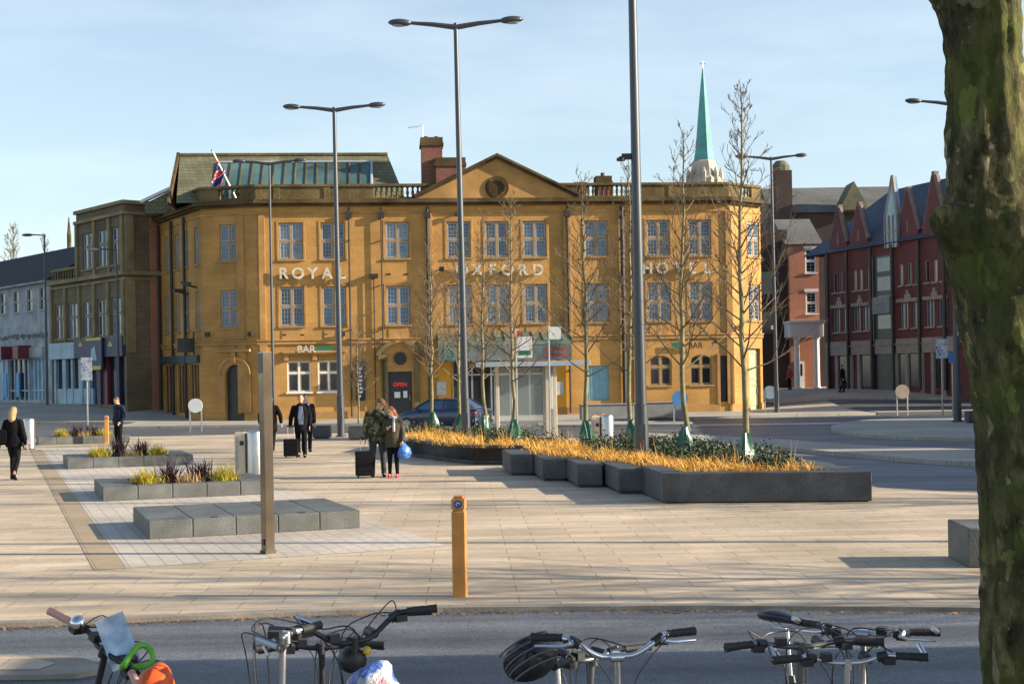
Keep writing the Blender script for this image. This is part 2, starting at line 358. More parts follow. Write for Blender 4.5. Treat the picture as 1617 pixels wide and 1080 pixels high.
# ------------------------------------------------------------------ facades
class Face:
    """a vertical wall plane in the local space of a building: u along, z up, d outward"""
    def __init__(s, ox, oy, ex, ey):
        s.o = (ox, oy); s.L = math.hypot(ex - ox, ey - oy); s.c = (ex - ox) / s.L; s.s = (ey - oy) / s.L; s.ang = math.atan2(s.s, s.c)
    def p(s, u, z, d=0.0): return (s.o[0] + u * s.c + d * s.s, s.o[1] + u * s.s - d * s.c, z)
    def box(s, b, u0, u1, z0, z1, d0, d1):
        q = [s.p(u0, 0, d0), s.p(u1, 0, d0), s.p(u1, 0, d1), s.p(u0, 0, d1)]; return b.prism([(a[0], a[1]) for a in q][::-1], z0, z1)
    def wall(s, b, u0, u1, z0, z1, holes, rev=.22):
        us = sorted({u0, u1, *[h[0] for h in holes], *[h[1] for h in holes]}); zs = sorted({z0, z1, *[h[2] for h in holes], *[h[3] for h in holes]})
        for i in range(len(us) - 1):
            for j in range(len(zs) - 1):
                cu, cz = (us[i] + us[i + 1]) / 2, (zs[j] + zs[j + 1]) / 2
                if not any(h[0] < cu < h[1] and h[2] < cz < h[3] for h in holes):
                    b.q(s.p(us[i], zs[j]), s.p(us[i + 1], zs[j]), s.p(us[i + 1], zs[j + 1]), s.p(us[i], zs[j + 1]))
        for a, c, e, f in holes:
            for (u, z), (v, w) in (((a, e), (c, e)), ((c, e), (c, f)), ((c, f), (a, f)), ((a, f), (a, e))):
                b.q(s.p(u, z), s.p(v, w), s.p(v, w, -rev), s.p(u, z, -rev))
def ray_u(face, root_m, px, py):
    """photo pixel -> (u, z) on the plane of a face of a building placed by root_m"""
    o = root_m @ Vector(face.p(0, 0)); t = root_m @ Vector(face.p(1, 0)) - o
    a, b = ray(px, py)
    D = (o.x * t.y - o.y * t.x) / (a * t.y - t.x); x = a * D
    u = (x - o.x) * t.x + (D - o.y) * t.y
    return u, CAMH + b * D
WIN = {}
def window(face, parent, u, z, w, h, style, frame_mat, glass_mat, bar_mat=None, d=-.12, mull=1, trans=(.5,), key=None, name='window', bars=(2, 3)):
    """stone or timber frame (window) > glass (pane), thin bars (glazing_bars); u, z = left bottom corner"""
    k = (round(w, 2), round(h, 2), style, frame_mat.name, glass_mat.name)
    if k not in WIN:
        f = MB(); e = .07
        cols = [w * (i + 1) / (mull + 1) for i in range(mull)]; rows = [h * t for t in trans]
        for x in [0] + cols + [w]:
            x0 = max(0, x - (e if x in (0, w) else e * .8)); x1 = min(w, x + (e if x in (0, w) else e * .8)); f.box(x0, x1, -.06, .04, 0, h)
        for zz in [0] + rows + [h]:
            z0 = max(0, zz - e * .8); z1 = min(h, zz + e * .8)
            xe = [0] + cols + [w]
            for i in range(len(xe) - 1): f.box(xe[i] + e * (1 if i == 0 else .8), xe[i + 1] - e * (1 if i == len(xe) - 2 else .8), -.055, .035, z0, z1)
        f.box(-.08, w + .08, -.12 - .1, -.061, -.09, 0)               # sill
        g = MB(); g.q((0, 0, 0), (w, 0, 0), (w, 0, h), (0, 0, h))
        bb = None
        if bar_mat:
            bb = MB(); xe = [0] + cols + [w]; ze = [0] + rows + [h]
            for i in range(len(xe) - 1):
                for j in range(len(ze) - 1):
                    a0, a1, c0, c1 = xe[i] + e, xe[i + 1] - e, ze[j] + e, ze[j + 1] - e
                    for (p0, p1, q0, q1) in ((a0, a0 + .045, c0, c1), (a1 - .045, a1, c0, c1), (a0 + .045, a1 - .045, c0, c0 + .045), (a0 + .045, a1 - .045, c1 - .045, c1)): bb.box(p0, p1, -.035, -.005, q0, q1)
                    for t in range(1, bars[0]): x = a0 + (a1 - a0) * t / bars[0]; bb.box(x - .007, x + .007, -.022, -.004, c0 + .045, c1 - .045)
                    for t in range(1, bars[1]): zz = c0 + (c1 - c0) * t / bars[1]; bb.box(a0 + .045, a1 - .045, -.02, -.003, zz - .007, zz + .007)
        fo = f.build(name, frame_mat); go = g.build('pane', glass_mat); bo = bb.build('glazing_bars', bar_mat) if bb else None
        WIN[k] = (fo.data, go.data, bo.data if bo else None)
        for o in (fo, go, bo):
            if o: bpy.data.objects.remove(o)
    fm, gm, bm_ = WIN[k]
    p = face.p(u, z, d)
    wo = link_mesh(name, fm, None, parent, p, (0, 0, face.ang)); link_mesh('pane', gm, None, wo)
    if bm_: link_mesh('glazing_bars', bm_, None, wo)
    return wo
def band(b, faces, z0, z1, d0, d1, skip=()):
    """mitred moulding that runs over consecutive faces"""
    pts_in, pts_out = [], []
    for k, f in enumerate(faces):
        if k == 0: pts_in.append(f.p(0, 0, d0)); pts_out.append(f.p(0, 0, d1))
        if k == len(faces) - 1: pts_in.append(f.p(f.L, 0, d0)); pts_out.append(f.p(f.L, 0, d1))
        else:
            g = faces[k + 1]
            n1 = Vector((f.s, -f.c)); n2 = Vector((g.s, -g.c)); m = (n1 + n2).normalized(); cz = max(.3, m.dot(n1)); e = Vector(f.p(f.L, 0)[:2])
            pts_in.append(tuple(e + m * d0 / cz) + (0,)); pts_out.append(tuple(e + m * d1 / cz) + (0,))
    for k in range(len(pts_in) - 1):
        b.prism([(p[0], p[1]) for p in (pts_out[k], pts_out[k + 1], pts_in[k + 1], pts_in[k])], z0, z1)
# ------------------------------------------------------------------ the hotel
M_OCHRE = brickmat('ochre_ashlar', (.53, .292, .092), (.475, .26, .082), (.375, .205, .067), .8, .36, .008, stain=.26, sscale=.45, bump=.35, rough=.85, fine=.1, spec=.25)
M_OCHP = mat('ochre_dressed_stone', (.495, .276, .098), .85, var=.12, scale=1.5, bump=.25, bscale=14, var2=.3, scale2=.6, spec=.25)
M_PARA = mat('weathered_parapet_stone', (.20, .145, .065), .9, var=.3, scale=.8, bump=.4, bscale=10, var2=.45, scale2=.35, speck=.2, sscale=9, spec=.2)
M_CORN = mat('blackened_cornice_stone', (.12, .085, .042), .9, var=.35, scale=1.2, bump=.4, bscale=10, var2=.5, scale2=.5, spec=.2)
M_MULL = mat('buff_mullion_stone', (.36, .235, .115), .85, var=.12, scale=2, bump=.2, bscale=15, spec=.25)
M_LEAD = mat('pale_casement_paint', (.33, .39, .46), .5, var=.08)
M_PIPE = mat('dark_pipe_paint', (.03, .024, .02), .5, var=.2)
M_TILE = brickmat('mossy_roof_tiles', (.20, .195, .12), (.15, .15, .095), (.05, .045, .035), .35, .22, .012, stain=.35, sscale=.6, bump=.6, rough=.9)
M_BRICK = brickmat('red_brick', (.23, .075, .05), (.17, .055, .045), (.24, .19, .15), .225, .075, .009, stain=.3, bump=.5, rough=.9)
M_GREEN = mat('green_sign_board', (.02, .15, .08), .4, var=.1)
M_SILV = mat('sign_letter_face', (.60, .56, .46), .45, .1, var=.3, scale=3)
M_TEAL = mat('canopy_glass', (.12, .19, .15), .25, var=.3, scale=1.2, spec=.8)
M_BANNER = mat('banner_cloth', (.02, .03, .045), .8, var=.2)
M_ORANGE = mat('orange_render', (.62, .30, .045), .85, var=.08, scale=1.5, bump=.15, bscale=20, spec=.25)
M_BLUEDR = mat('pale_blue_blind', (.22, .42, .50), .6, var=.12, scale=3)
HD = 79.5
hp = P(409, HZ + 66, HD); HANG = R(5.2)
HR = thing('hotel', 'ochre stone hotel with pediment, balustrade and silver roof-high letters', 'hotel', (hp.x, hp.y, 0), HANG)
HM = Matrix.Translation((hp.x, hp.y, 0)) @ Matrix.Rotation(HANG, 4, 'Z')
HL = 26.9
F_side = Face(-6.6, 8.6, -3.15, 1.15); F_lc = Face(-3.15, 1.15, 0, 0); F_fr = Face(0, 0, HL, 0); F_rc = Face(HL, 0, HL + 2.35, 1.75); F_rs = Face(HL + 2.35, 1.75, HL + 2.35, 15); F_bk = Face(HL + 2.35, 15, -9, 15); F_ls = Face(-9, 15, -6.6, 8.6)
ZC = 11.95
def U(px, py=430, f=F_fr): return ray_u(f, HM, px, py)[0]
def Z(px, py, f=F_fr): return ray_u(f, HM, px, py)[1]
wall = MB(); holes = {F_fr: [], F_lc: [], F_rc: [], F_side: []}
WW = 1.36
wins = []
for px in (460, 526.5, 628, 725, 785, 845, 942, 1040, 1105.5):
    uc = U(px); wins.append((F_fr, uc - WW / 2, 8.98, WW, 2.05, 'a')); wins.append((F_fr, uc - WW / 2, 5.24, WW, 2.2, 'b'))
ul = U(362.5, 400, F_lc); ur = U(1190, 400, F_rc)
wins += [(F_lc, ul - .62, 8.98, 1.24, 2.05, 'c'), (F_lc, ul - .62, 5.24, 1.24, 2.1, 'd'), (F_rc, ur - .55, 8.98, 1.1, 2.05, 'e'), (F_rc, ur - .55, 5.24, 1.1, 2.1, 'f')]
for k, us in enumerate((.9, 3.1, 4.9, 6.9)): wins += [(F_side, us, 8.9, .85, 2.1, 'g'), (F_side, us, 5.2, .85, 2.2, 'h')]
for px, w in ((472, 1.3), (519, 1.2), (1043, 1.32), (1107, 1.32)): wins.append((F_fr, U(px, 590) - w / 2, 1.55, w, 1.72, 'i'))
for f, u, z, w, h, st in wins: holes[f].append((u, u + w, z, z + h))
# door and shopfront openings: (face, u0, u1, z0, z1)
u_door = (U(613, 620), U(651, 620)); u_ent = (U(716, 620), U(868, 620)); u_blue = (U(926, 620), U(962, 620)); u_dark = (U(1137, 600), U(1152, 600))
u_arch = (U(357, 620, F_lc), U(386, 620, F_lc)); u_rdoor = (U(1183, 600, F_rc), U(1201, 600, F_rc))
u_sl = (U(562, 610), U(577, 610))
holes[F_fr] += [(*u_door, 0, 2.6), (*u_ent, 0, 3.1), (*u_blue, .75, 2.75), (*u_dark, .55, 3.2)]
holes[F_lc] += [(*u_arch, 0, 3.15)]; holes[F_rc] += [(*u_rdoor, 0, 3.6)]
holes[F_side] += [(.6, 2.6, .4, 3.2), (3.3, 5.0, .4, 3.2), (5.7, 7.4, .4, 3.2)]
for f in (F_side, F_lc, F_fr, F_rc): f.wall(wall, 0, f.L, -.6, ZC, holes[f])
for f in (F_rs, F_bk, F_ls): f.wall(wall, 0, f.L, -.6, ZC, [])
wall.build('wall', M_OCHRE, HR, fix=False)
WR = random.Random(12)
for f, u, z, w, h, st in wins:
    if st == 'i': window(f, HR, u, z, w, h, st, M_WHITE if f is F_fr and u < 8 else M_MULL, M_DGLASS, M_MULL, trans=(.62,), bars=(1, 1))
    else: window(f, HR, u, z, w, h, st, M_MULL, WR.choice((M_GLASS, M_GLASS, M_GLASS2, M_GLASS3)), M_LEAD, mull=1, trans=(.5,), bars=(3, 4))
trim = MB()                                                  # dressed stone: plinth, string courses, pilasters, panels
fs = [F_side, F_lc, F_fr, F_rc]
for f in fs:
    dh = sorted([h for h in holes[f] if h[2] <= .6]); u = 0
    for h in dh + [(f.L, f.L, 0, 0)]:
        if h[0] - u > .05: f.box(trim, u + .003, h[0] - .003, -.5, .42, .002, .07)
        u = h[1]
band(trim, fs, 4.22, 4.42, .002, .10); band(trim, fs, 4.42, 4.5, .002, .16)
band(trim, fs, 11.5, 11.62, .002, .05)
PIL = [(U(380, 430, F_lc), F_lc, .45)] + [(U(p), F_fr, w) for p, w in ((414, .35), (1003, .3), (1151, .36))]
for u, f, w in PIL: f.box(trim, u - w / 2, u + w / 2, 4.51, 11.49, .003, .09); f.box(trim, u - w / 2 - .03, u + w / 2 + .03, .43, 4.21, .003, .10)
ub0, ub1 = U(672), U(901)                                    # slightly proud centre bay: edge quoins
for u in (ub0 + .2, ub1 - .2): F_fr.box(trim, u - .2, u + .2, 4.51, 11.49, .003, .13)
for f, u, z, w, h, st in wins:
    if f in (F_fr, F_lc) and st in 'bd': f.box(trim, u + .1, u + w - .1, z - .75, z - .25, .003, .03)
    if f is F_fr and st in 'ab': f.box(trim, u - .12, u - .003, z - .1, z + h + .1, .003, .028); f.box(trim, u + w + .003, u + w + .12, z - .1, z + h + .1, .003, .028); f.box(trim, u - .003, u + w + .003, z + h + .003, z + h + .1, .003, .028)
trim.build('stone_trim', M_OCHP, HR, bevel=.008)
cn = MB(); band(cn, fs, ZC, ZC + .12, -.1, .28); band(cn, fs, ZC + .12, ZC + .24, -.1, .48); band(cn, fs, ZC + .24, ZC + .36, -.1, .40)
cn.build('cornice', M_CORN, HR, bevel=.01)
pa = MB(); zp0, zp1 = ZC + .36, 13.14                        # parapet: solid lengths with open balustrades between
up = [U(p, 300) for p in (590, 664, 905, 1001)]
bal = [(F_lc, U(345, 300, F_lc), U(378, 300, F_lc)), (F_fr, up[0], up[1]), (F_fr, up[2] + .2, up[3]), (F_rc, .9, 2.1)]
for f in fs:
    segs = sorted([(a, c) for g, a, c in bal if g is f]); u = 0
    for a, c in segs + [(f.L, f.L)]:
        if a - u > .05: f.box(pa, u, a, zp0, zp1 - .12, -.28, .05)
        u = c
for g, a, c in bal: g.box(pa, a, c, zp0, zp0 + .12, -.28, .05)
band(pa, fs, zp1 - .12, zp1 + .03, -.33, .14)
for f in (F_side, F_fr):
    for k in range(int(f.L / 2.8)):
        if f is F_fr and (U(655) < 1 + k * 2.8 < U(912) or U(580) < 1 + k * 2.8 < U(655) or 1 + k * 2.8 > U(900) and 1 + k * 2.8 < U(1003)): continue
        f.box(pa, 1 + k * 2.8, 1.35 + k * 2.8, zp0, zp1 - .121, .051, .1)
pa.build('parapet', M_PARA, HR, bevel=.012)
for g, a, c in bal:
    n = max(3, int((c - a) / .27))
    for k in range(n):
        u = a + (c - a) * (k + .5) / n; p = g.p(u, zp0 + .12, -.11); hb = zp1 - .12 - zp0 - .12; b = MB()
        b.lathe([(.08, 0), (.08, .05), (.045, .08), (.09, .22), (.085, .3), (.045, hb - .12), (.08, hb - .07), (.08, hb)], p, 8)
        b.build('baluster', M_PARA, HR, smooth=50)
# pediment over the centre bay
um = (ub0 + ub1) / 2; pe = MB(); zb = ZC + .36; za = 14.55
pts = [F_fr.p(ub0 - .45, zb, .16), F_fr.p(ub1 + .45, zb, .16), F_fr.p(um, za + .03, .16)]
pe.ext([Vector(p) for p in pts], Vector(F_fr.p(0, 0, -.5)) - Vector(F_fr.p(0, 0, .16)))
pe.build('pediment', M_OCHP, HR)
rk = MB()
for s in (0, 1):
    a = Vector(F_fr.p(ub0 - .5 if s == 0 else ub1 + .5, zb - .02, 0)); e = Vector(F_fr.p(um, za, 0)); d = (e - a); nrm = Vector((-d.z, 0, d.x)).normalized() if s == 0 else Vector((d.z, 0, -d.x)).normalized()
    if nrm.z < 0: nrm = -nrm
    for w0, w1, dep in ((0, .12, .3), (.12, .25, .48)):
        q = [a + nrm * w0, e + Vector((0, 0, w0 / (abs(d.x) / d.length))), e + Vector((0, 0, w1 / (abs(d.x) / d.length))), a + nrm * w1]
        rk.ext([p + Vector((0, -dep, 0)) for p in q], (0, dep + .5, 0))
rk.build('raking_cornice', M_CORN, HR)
ro = MB(); rc = Vector(F_fr.p(um, Z(783, 297), 0))
def ring(b, c, r0, r1, y0, y1, n=24, a0=0, a1=2 * math.pi):
    for k in range(n):
        t, v = a0 + (a1 - a0) * k / n, a0 + (a1 - a0) * (k + 1) / n
        q = [(c[0] + r * math.cos(w), c[2] + r * math.sin(w)) for r, w in ((r0, t), (r1, t), (r1, v), (r0, v))]
        b.ext([(x, c[1] + y0, z) for x, z in q], (0, y1 - y0, 0))
ring(ro, rc, .42, .52, -.27, -.161); ring(ro, rc, .58, .66, -.22, -.161); ring(ro, rc, .0, .38, -.19, -.161); ro.build('roundel', M_CORN, HR)
# rainwater pipes
for px, r, f in ((552, .05, F_fr), (603, .04, F_fr), (676, .09, F_fr), (897, .06, F_fr), (983, .13, F_fr), (590, .035, F_fr)):
    u = U(px, 430, f); b = MB(); b.tube([f.p(u, .1 if px != 590 else .1, .17), f.p(u, 11.85 if px != 590 else 7.9, .17)], r, 8)
    b.obox(f.p(u, 11.4 if px != 590 else 8.0, .16), (.34, .24, .34) if px != 590 else (.5, .3, .22), f.ang)
    for zz in (2.5, 5, 7.5, 10): b.obox(f.p(u, zz if px != 590 or zz < 7 else 6, .1), (r * 3, .14, .06), f.ang)
    b.build('drainpipe', M_PIPE, HR, smooth=40)
for u in (.25, 2.9, 5.4): b = MB(); b.tube([F_side.p(u, .1, .16), F_side.p(u, 11.8, .16)], .09, 8); b.build('drainpipe', M_PIPE, HR, smooth=40)
# big letters
for word, px0, px1, py in (('ROYAL', 448, 540, 433), ('OXFORD', 729, 849, 427.5), ('HOTEL', 1021, 1115, 425)):
    for k, ch in enumerate(word):
        px = px0 + (px1 - px0) * k / (len(word) - 1); u, z = ray_u(F_fr, HM, px, py)
        p = F_fr.p(u, z, .24); me = text_mesh(ch, .86, .10, .018)
        link_mesh('letter', me, M_SILV, HR, p, (R(90), 0, 0))
    for k in range(3):
        u, z = ray_u(F_fr, HM, px0 + (px1 - px0) * (k * .5), py + 4); b = MB(); b.obox(F_fr.p(u, z, .09), (.16, .17, .1)); b.build('bracket', M_PIPE, HR)
bm_ = text_mesh('BAR', .56, .06, .008); u, z = ray_u(F_fr, HM, 484, 552); link_mesh('letter', bm_, M_SILV, HR, F_fr.p(u, z, .3), (R(90), 0, 0))
b = MB(); F_fr.box(b, U(498, 552), U(527, 552), Z(510, 557), Z(510, 547), .165, .2); b.build('sign_board', M_GREEN, HR)
b = MB(); F_fr.box(b, U(1059, 546), U(1079, 546), Z(1068, 550), Z(1068, 541), .165, .2); b.build('sign_board', M_GREEN, HR)
bm_ = text_mesh('BAR', .46, .05, .006); u, z = ray_u(F_fr, HM, 1097, 546); link_mesh('letter', bm_, M_PIPE, HR, F_fr.p(u, z, .2), (R(90), 0, 0))
# moulded hood over the bar windows, arches, door surrounds
hd = MB(); F_fr.box(hd, U(446, 562), U(548, 562), 3.72, 3.84, .003, .3); F_fr.box(hd, U(448, 562), U(546, 562), 3.62, 3.719, .003, .18)
for px in (452, 497, 541): F_fr.box(hd, U(px, 568) - .12, U(px, 568) + .12, 3.3, 3.619, .003, .16)
F_fr.box(hd, u_dark[0] - .18, u_dark[0] - .003, .43, 3.3, .003, .1); F_fr.box(hd, u_dark[1] + .003, u_dark[1] + .18, .43, 3.3, .003, .1)
for px in (1043, 1107):                                       # low arches over the two right hand bar windows
    w = 1.32; uc_ = U(px, 590); hh = .5
    for k in range(10):
        a0_, a1_ = math.pi * k / 10, math.pi * (k + 1) / 10
        q = [(uc_ + w / 2 * math.cos(t_), 3.27 - hh + hh * math.sin(t_)) for t_ in (a0_, a1_)]
        hd.ext([F_fr.p(q[0][0], q[0][1], -.004), F_fr.p(q[1][0], q[1][1], -.004), F_fr.p(q[1][0], 3.28, -.004), F_fr.p(q[0][0], 3.28, -.004)], Vector(F_fr.p(0, 0, -.06)) - Vector(F_fr.p(0, 0, 0)))
hd.build('window_hood', M_OCHP, HR, bevel=.01)
def arch_ring(b, f, uc, zc, r0, r1, d0, d1, n=14, a0=0, a1=math.pi):
    for k in range(n):
        t, v = a0 + (a1 - a0) * k / n, a0 + (a1 - a0) * (k + 1) / n
        q = [(uc + r * math.cos(w), zc + r * math.sin(w)) for r, w in ((r0, t), (r1, t), (r1, v), (r0, v))]
        b.ext([f.p(x, z, d0) for x, z in q], Vector(f.p(0, 0, d1)) - Vector(f.p(0, 0, d0)))
ar = MB(); ua = (u_arch[0] + u_arch[1]) / 2; ra = (u_arch[1] - u_arch[0]) / 2
arch_ring(ar, F_lc, ua, 3.15 - ra, ra, ra + .28, .003, .12); arch_ring(ar, F_lc, ua, 3.15 - ra, ra + .28, ra + .45, .003, .2)
for k in range(8):                                            # stone infill between the arch and the square opening
    t, v = math.pi * k / 8, math.pi * (k + 1) / 8
    q = [(ua + ra * math.cos(t), 3.15 - ra + ra * math.sin(t)), (ua + ra * math.cos(v), 3.15 - ra + ra * math.sin(v)), (ua + ra * math.cos(v) , 3.16), (ua + ra * math.cos(t), 3.16)]
    ar.ext([F_lc.p(x, z, -.003) for x, z in q], Vector(F_lc.p(0, 0, -.2)) - Vector(F_lc.p(0, 0, 0)))
for s in (0, 1): u = u_arch[s]; F_lc.box(ar, u - .42 if s == 0 else u + .003, u - .003 if s == 0 else u + .42, .43, 3.15 - ra, .003, .14)
F_lc.box(ar, ua - .14, ua + .14, 3.25, 3.85, .2, .28); F_lc.box(ar, ua - 1.05, ua + 1.05, 3.85, 3.99, .003, .32)
ar.build('arched_doorway', M_OCHP, HR, bevel=.008)
M_DOOR = mat('dark_door_paint', (.018, .022, .026), .4, var=.3, spec=.6)
def door(f, u0, u1, z1, m, d=-.19, z0=0.0, panes=True, handle=True):
    b = MB(); f.box(b, u0 + .002, u1 - .002, z0, z1 - .002, d - .05, d); w = u1 - u0
    for t in ((.12, .88, .08, .42), (.12, .88, .5, .94)):
        for e in ((t[0], t[1], t[2], t[2] + .015), (t[0], t[1], t[3] - .015, t[3]), (t[0], t[0] + .03, t[2] + .015, t[3] - .015), (t[1] - .03, t[1], t[2] + .015, t[3] - .015)):
            f.box(b, u0 + w * e[0], u0 + w * e[1], z0 + (z1 - z0) * e[2], z0 + (z1 - z0) * e[3], d + .001, d + .03)
    o = b.build('door', m, HR)
    if handle: h = MB(); h.tube([f.p(u1 - .14, z0 + .95, d + .06), f.p(u1 - .14, z0 + 1.25, d + .06)], .015, 6); h.build('handle', M_STEEL, o)
    return o
door(F_lc, *u_arch, 3.14, M_DOOR); dr = door(F_fr, *u_door, 2.6, M_DOOR); door(F_rc, *u_rdoor, 3.6, mat('sage_door_paint', (.30, .32, .20), .6)); door(F_fr, *u_dark, 3.2, M_DOOR, z0=.55, handle=False)
# papers and the red OPEN sign on the bar door
M_REDL = mat('red_neon', (.6, .03, .03), .4, emit=((1, .05, .04), .12))
dz = -.155
b = MB(); F_fr.box(b, u_door[0] + .35, u_door[0] + .68, 1.12, 1.45, dz, dz + .008); F_fr.box(b, u_door[0] + .85, u_door[0] + 1.08, 1.12, 1.5, dz, dz + .008); b.build('notice', M_WHITE, dr)
me = text_mesh('OPEN', .3, .02, .012); link_mesh('open_sign', me, M_REDL, dr, F_fr.p((u_door[0] + u_door[1]) / 2, 1.86, dz + .02), (R(90), 0, 0))
# swan-neck hood above it with a round panel
sw = MB(); uc = U(632, 565); arch_ring(sw, F_fr, uc, 2.85, 1.32, 1.55, .003, .34, 12, R(28), R(80)); arch_ring(sw, F_fr, uc, 2.85, 1.32, 1.55, .003, .34, 12, R(100), R(152))
for s in (-1, 1): F_fr.box(sw, uc + s * .92 - .16, uc + s * .92 + .16, .43, 3.3, .003, .12); F_fr.box(sw, uc + s * .98 - .26, uc + s * .98 + .26, 3.3, 3.55, .003, .3)
sw.build('door_hood', mat('mossy_stone', (.16, .12, .05), .9, var=.3, scale=2, bump=.4, bscale=12), HR)
b = MB(); c = Vector(F_fr.p(uc, Z(630, 566), 0)); ring(b, c, 0, .36, -.12, -.003, 20); b.build('roundel', M_PIPE, HR)
# carriage lamps and floodlights on the wall
for f, px, py in ((F_lc, 331, 528), (F_lc, 399, 527), (F_fr, 542, 527), (F_fr, 697, 425), (F_rc, 1164, 516), (F_rc, 1211, 517), (F_fr, 722, 338)):
    u, z = ray_u(f, HM, px, py); b = MB(); b.obox(f.p(u, z, .12), (.1, .24, .08), f.ang); b.obox(f.p(u, z - .02, .3), (.28, .2, .26), f.ang); b.build('wall_light', M_PIPE, HR, bevel=.02)
for px, py in ((449, 529), (477, 529), (515, 528), (614, 433), (642, 433), (1130, 540)):
    u, z = ray_u(F_fr, HM, px, py); b = MB(); b.obox(F_fr.p(u, z, .015), (.22, .03, .09)); b.build('air_vent', M_PIPE, HR)
# central entrance: glazed doors, glass canopy and fascia
en = MB(); ue0, ue1 = u_ent; F_fr.box(en, ue0, ue1, 0, 3.1, -.6, -.55); en.build('entrance_glass', M_DGLASS, HR)
fr_ = MB()
for k in range(6): u = ue0 + (ue1 - ue0) * k / 5; F_fr.box(fr_, max(ue0, u - .05), min(ue1, u + .05), 0, 3.1, -.5, -.4)
F_fr.box(fr_, ue0, ue1, 2.3, 2.4, -.399, -.36); fr_.build('entrance_frame', M_STEELD, HR)
uc0, uc1 = U(690, 540), U(897, 540); cp = MB()
cp.ext([F_fr.p(uc0, 3.98, .003), F_fr.p(uc0, 4.7, .003), F_fr.p(uc0, 4.2, 1.5), F_fr.p(uc0, 3.98, 1.5)], (uc1 - uc0, 0, 0)); cpo = cp.build('canopy', M_TEAL, HR)
rb = MB()
for k in range(15): u = uc0 + (uc1 - uc0) * k / 14; rb.tube([F_fr.p(u, 4.73, .02), F_fr.p(u, 4.23, 1.52)], .03, 5)
rb.build('rib', M_PIPE, cpo)
fb = MB(); F_fr.box(fb, uc0, uc1, 3.12, 3.94, 1.38, 1.5); fbo = fb.build('fascia', mat('fascia_board', (.10, .13, .13), .35, var=.45, scale=1.4, spec=.7), HR)
b = MB(); c = Vector(F_fr.p(U(707, 562), 3.53, 1.5)); ring(b, c, .22, .36, -.03, -.002, 20); ring(b, c, 0, .12, -.03, -.002, 12); b.build('emblem', mat('emblem_green', (.02, .16, .13), .5), fbo)
b = MB()
rr = random.Random(4)
for row in (3.72, 3.38):
    b = MB(); u = U(855, 560)
    while u < uc1 - .4:
        w = rr.uniform(.1, .26); F_fr.box(b, u, u + w, row - .09, row + .1, 1.503, 1.515); u += w
    b.build('lettering', mat('faded_red_lettering', (.28, .06, .045), .6, var=.5, scale=7), fbo)
b = MB(); F_fr.box(b, uc0 + .05, ue0 - .15, 0, 3.1, .003, .06); b.build('entrance_panel', M_ORANGE, HR); b = MB(); F_fr.box(b, ue1 + .15, U(900, 600), 0, 3.1, .003, .06); b.build('entrance_panel', M_ORANGE, HR)
for px in (697, 882): u, z = ray_u(F_fr, HM, px, 613); b = MB(); F_fr.box(b, u - .26, u + .26, z - .38, z + .38, .062, .1); b.build('menu_board', mat('menu_board_paint', (.45, .48, .45), .5, var=.2, scale=6), HR)
b = MB(); F_fr.box(b, *u_blue, .75, 2.75, -.16, -.13); bo = b.build('window', M_BLUEDR, HR); b = MB()
for k in range(9): u = u_blue[0] + (u_blue[1] - u_blue[0]) * k / 8; F_fr.box(b, u - .02, u + .02, .75, 2.75, -.128, -.1)
b.build('slat', M_BLUEDR, bo)
b = MB(); F_fr.box(b, *u_sl, 1.0, 3.15, .17, .2); F_fr.box(b, u_sl[0] - .03, u_sl[1] + .03, 3.15, 3.2, .1, .22); bo = b.build('banner', M_BANNER, HR); b = MB()
for k in range(8): F_fr.box(b, (u_sl[0] + u_sl[1]) / 2 - .1, (u_sl[0] + u_sl[1]) / 2 + (.1 if k % 3 else .02), 1.2 + k * .22, 1.32 + k * .22, .2, .206)
b.build('lettering', M_WHITE, bo)
# side street ground floor: dark fascia and shop glazing, hanging bracket signs
b = MB(); F_side.box(b, .3, 7.6, 3.3, 3.75, .003, .2); b.build('fascia', mat('dark_teal_fascia', (.02, .05, .055), .5), HR)
for u0, u1 in ((.6, 2.6), (3.3, 5.0), (5.7, 7.4)):
    b = MB(); F_side.box(b, u0, u1, .4, 3.2, -.16, -.13); o = b.build('window', M_DGLASS, HR); b = MB()
    for k in range(4): u = u0 + (u1 - u0) * k / 3; F_side.box(b, max(u0, u - .04), min(u1, u + .04), .4, 3.2, -.129, -.05)
    b.build('glazing_bars', M_OCHP, o)
b = MB(); F_side.box(b, 7.2, 7.28, 3.75, 5.05, .2, .28); b.obox(F_side.p(7.24, 4.3, .75), (.08, .9, .8), F_side.ang); b.build('hanging_sign', M_PIPE, HR)
for u, z in ((5.6, 7.3), (7.2, 7.6)): b = MB(); b.tube([F_side.p(u, z, .02), F_side.p(u - .2, z + .15, .5), F_side.p(u, z + .3, .9)], .06, 6); b.obox(F_side.p(u, z + .2, .6), (.3, .5, .2), F_side.ang); b.build('bracket', M_PIPE, HR)
# roofs behind the parapet
rf = MB()
deck = [F_side.p(0, 0, -.34), F_side.p(F_side.L, 0, -.34), F_lc.p(F_lc.L, 0, -.34), F_fr.p(F_fr.L, 0, -.34), F_rc.p(F_rc.L, 0, -.34), (HL + 2.3, 14.9, 0), (-9, 14.9, 0)]
rf.prism([(p[0], p[1]) for p in deck], 11.7, 12.3); rf.build('roof_deck', M_CORN, HR)
RY = 5.2; rdg = 4.0                                           # steep mossy roof on the left, ridge parallel to the front
def at_local(px, py, yl):
    """local (x, z) where the pixel's ray meets the local plane y = yl"""
    f = Face(0, yl, 1, yl); u, z = ray_u(f, HM, px, py); return u, z
(xr0, zr), (xr1, _) = at_local(284, 245, RY), at_local(612, 246, RY)
zr = at_local(448, 245.5, RY)[1]; (xe0, _), (xe1, _) = at_local(262, 290, RY - rdg), at_local(633, 290, RY - rdg)
ze = 12.31
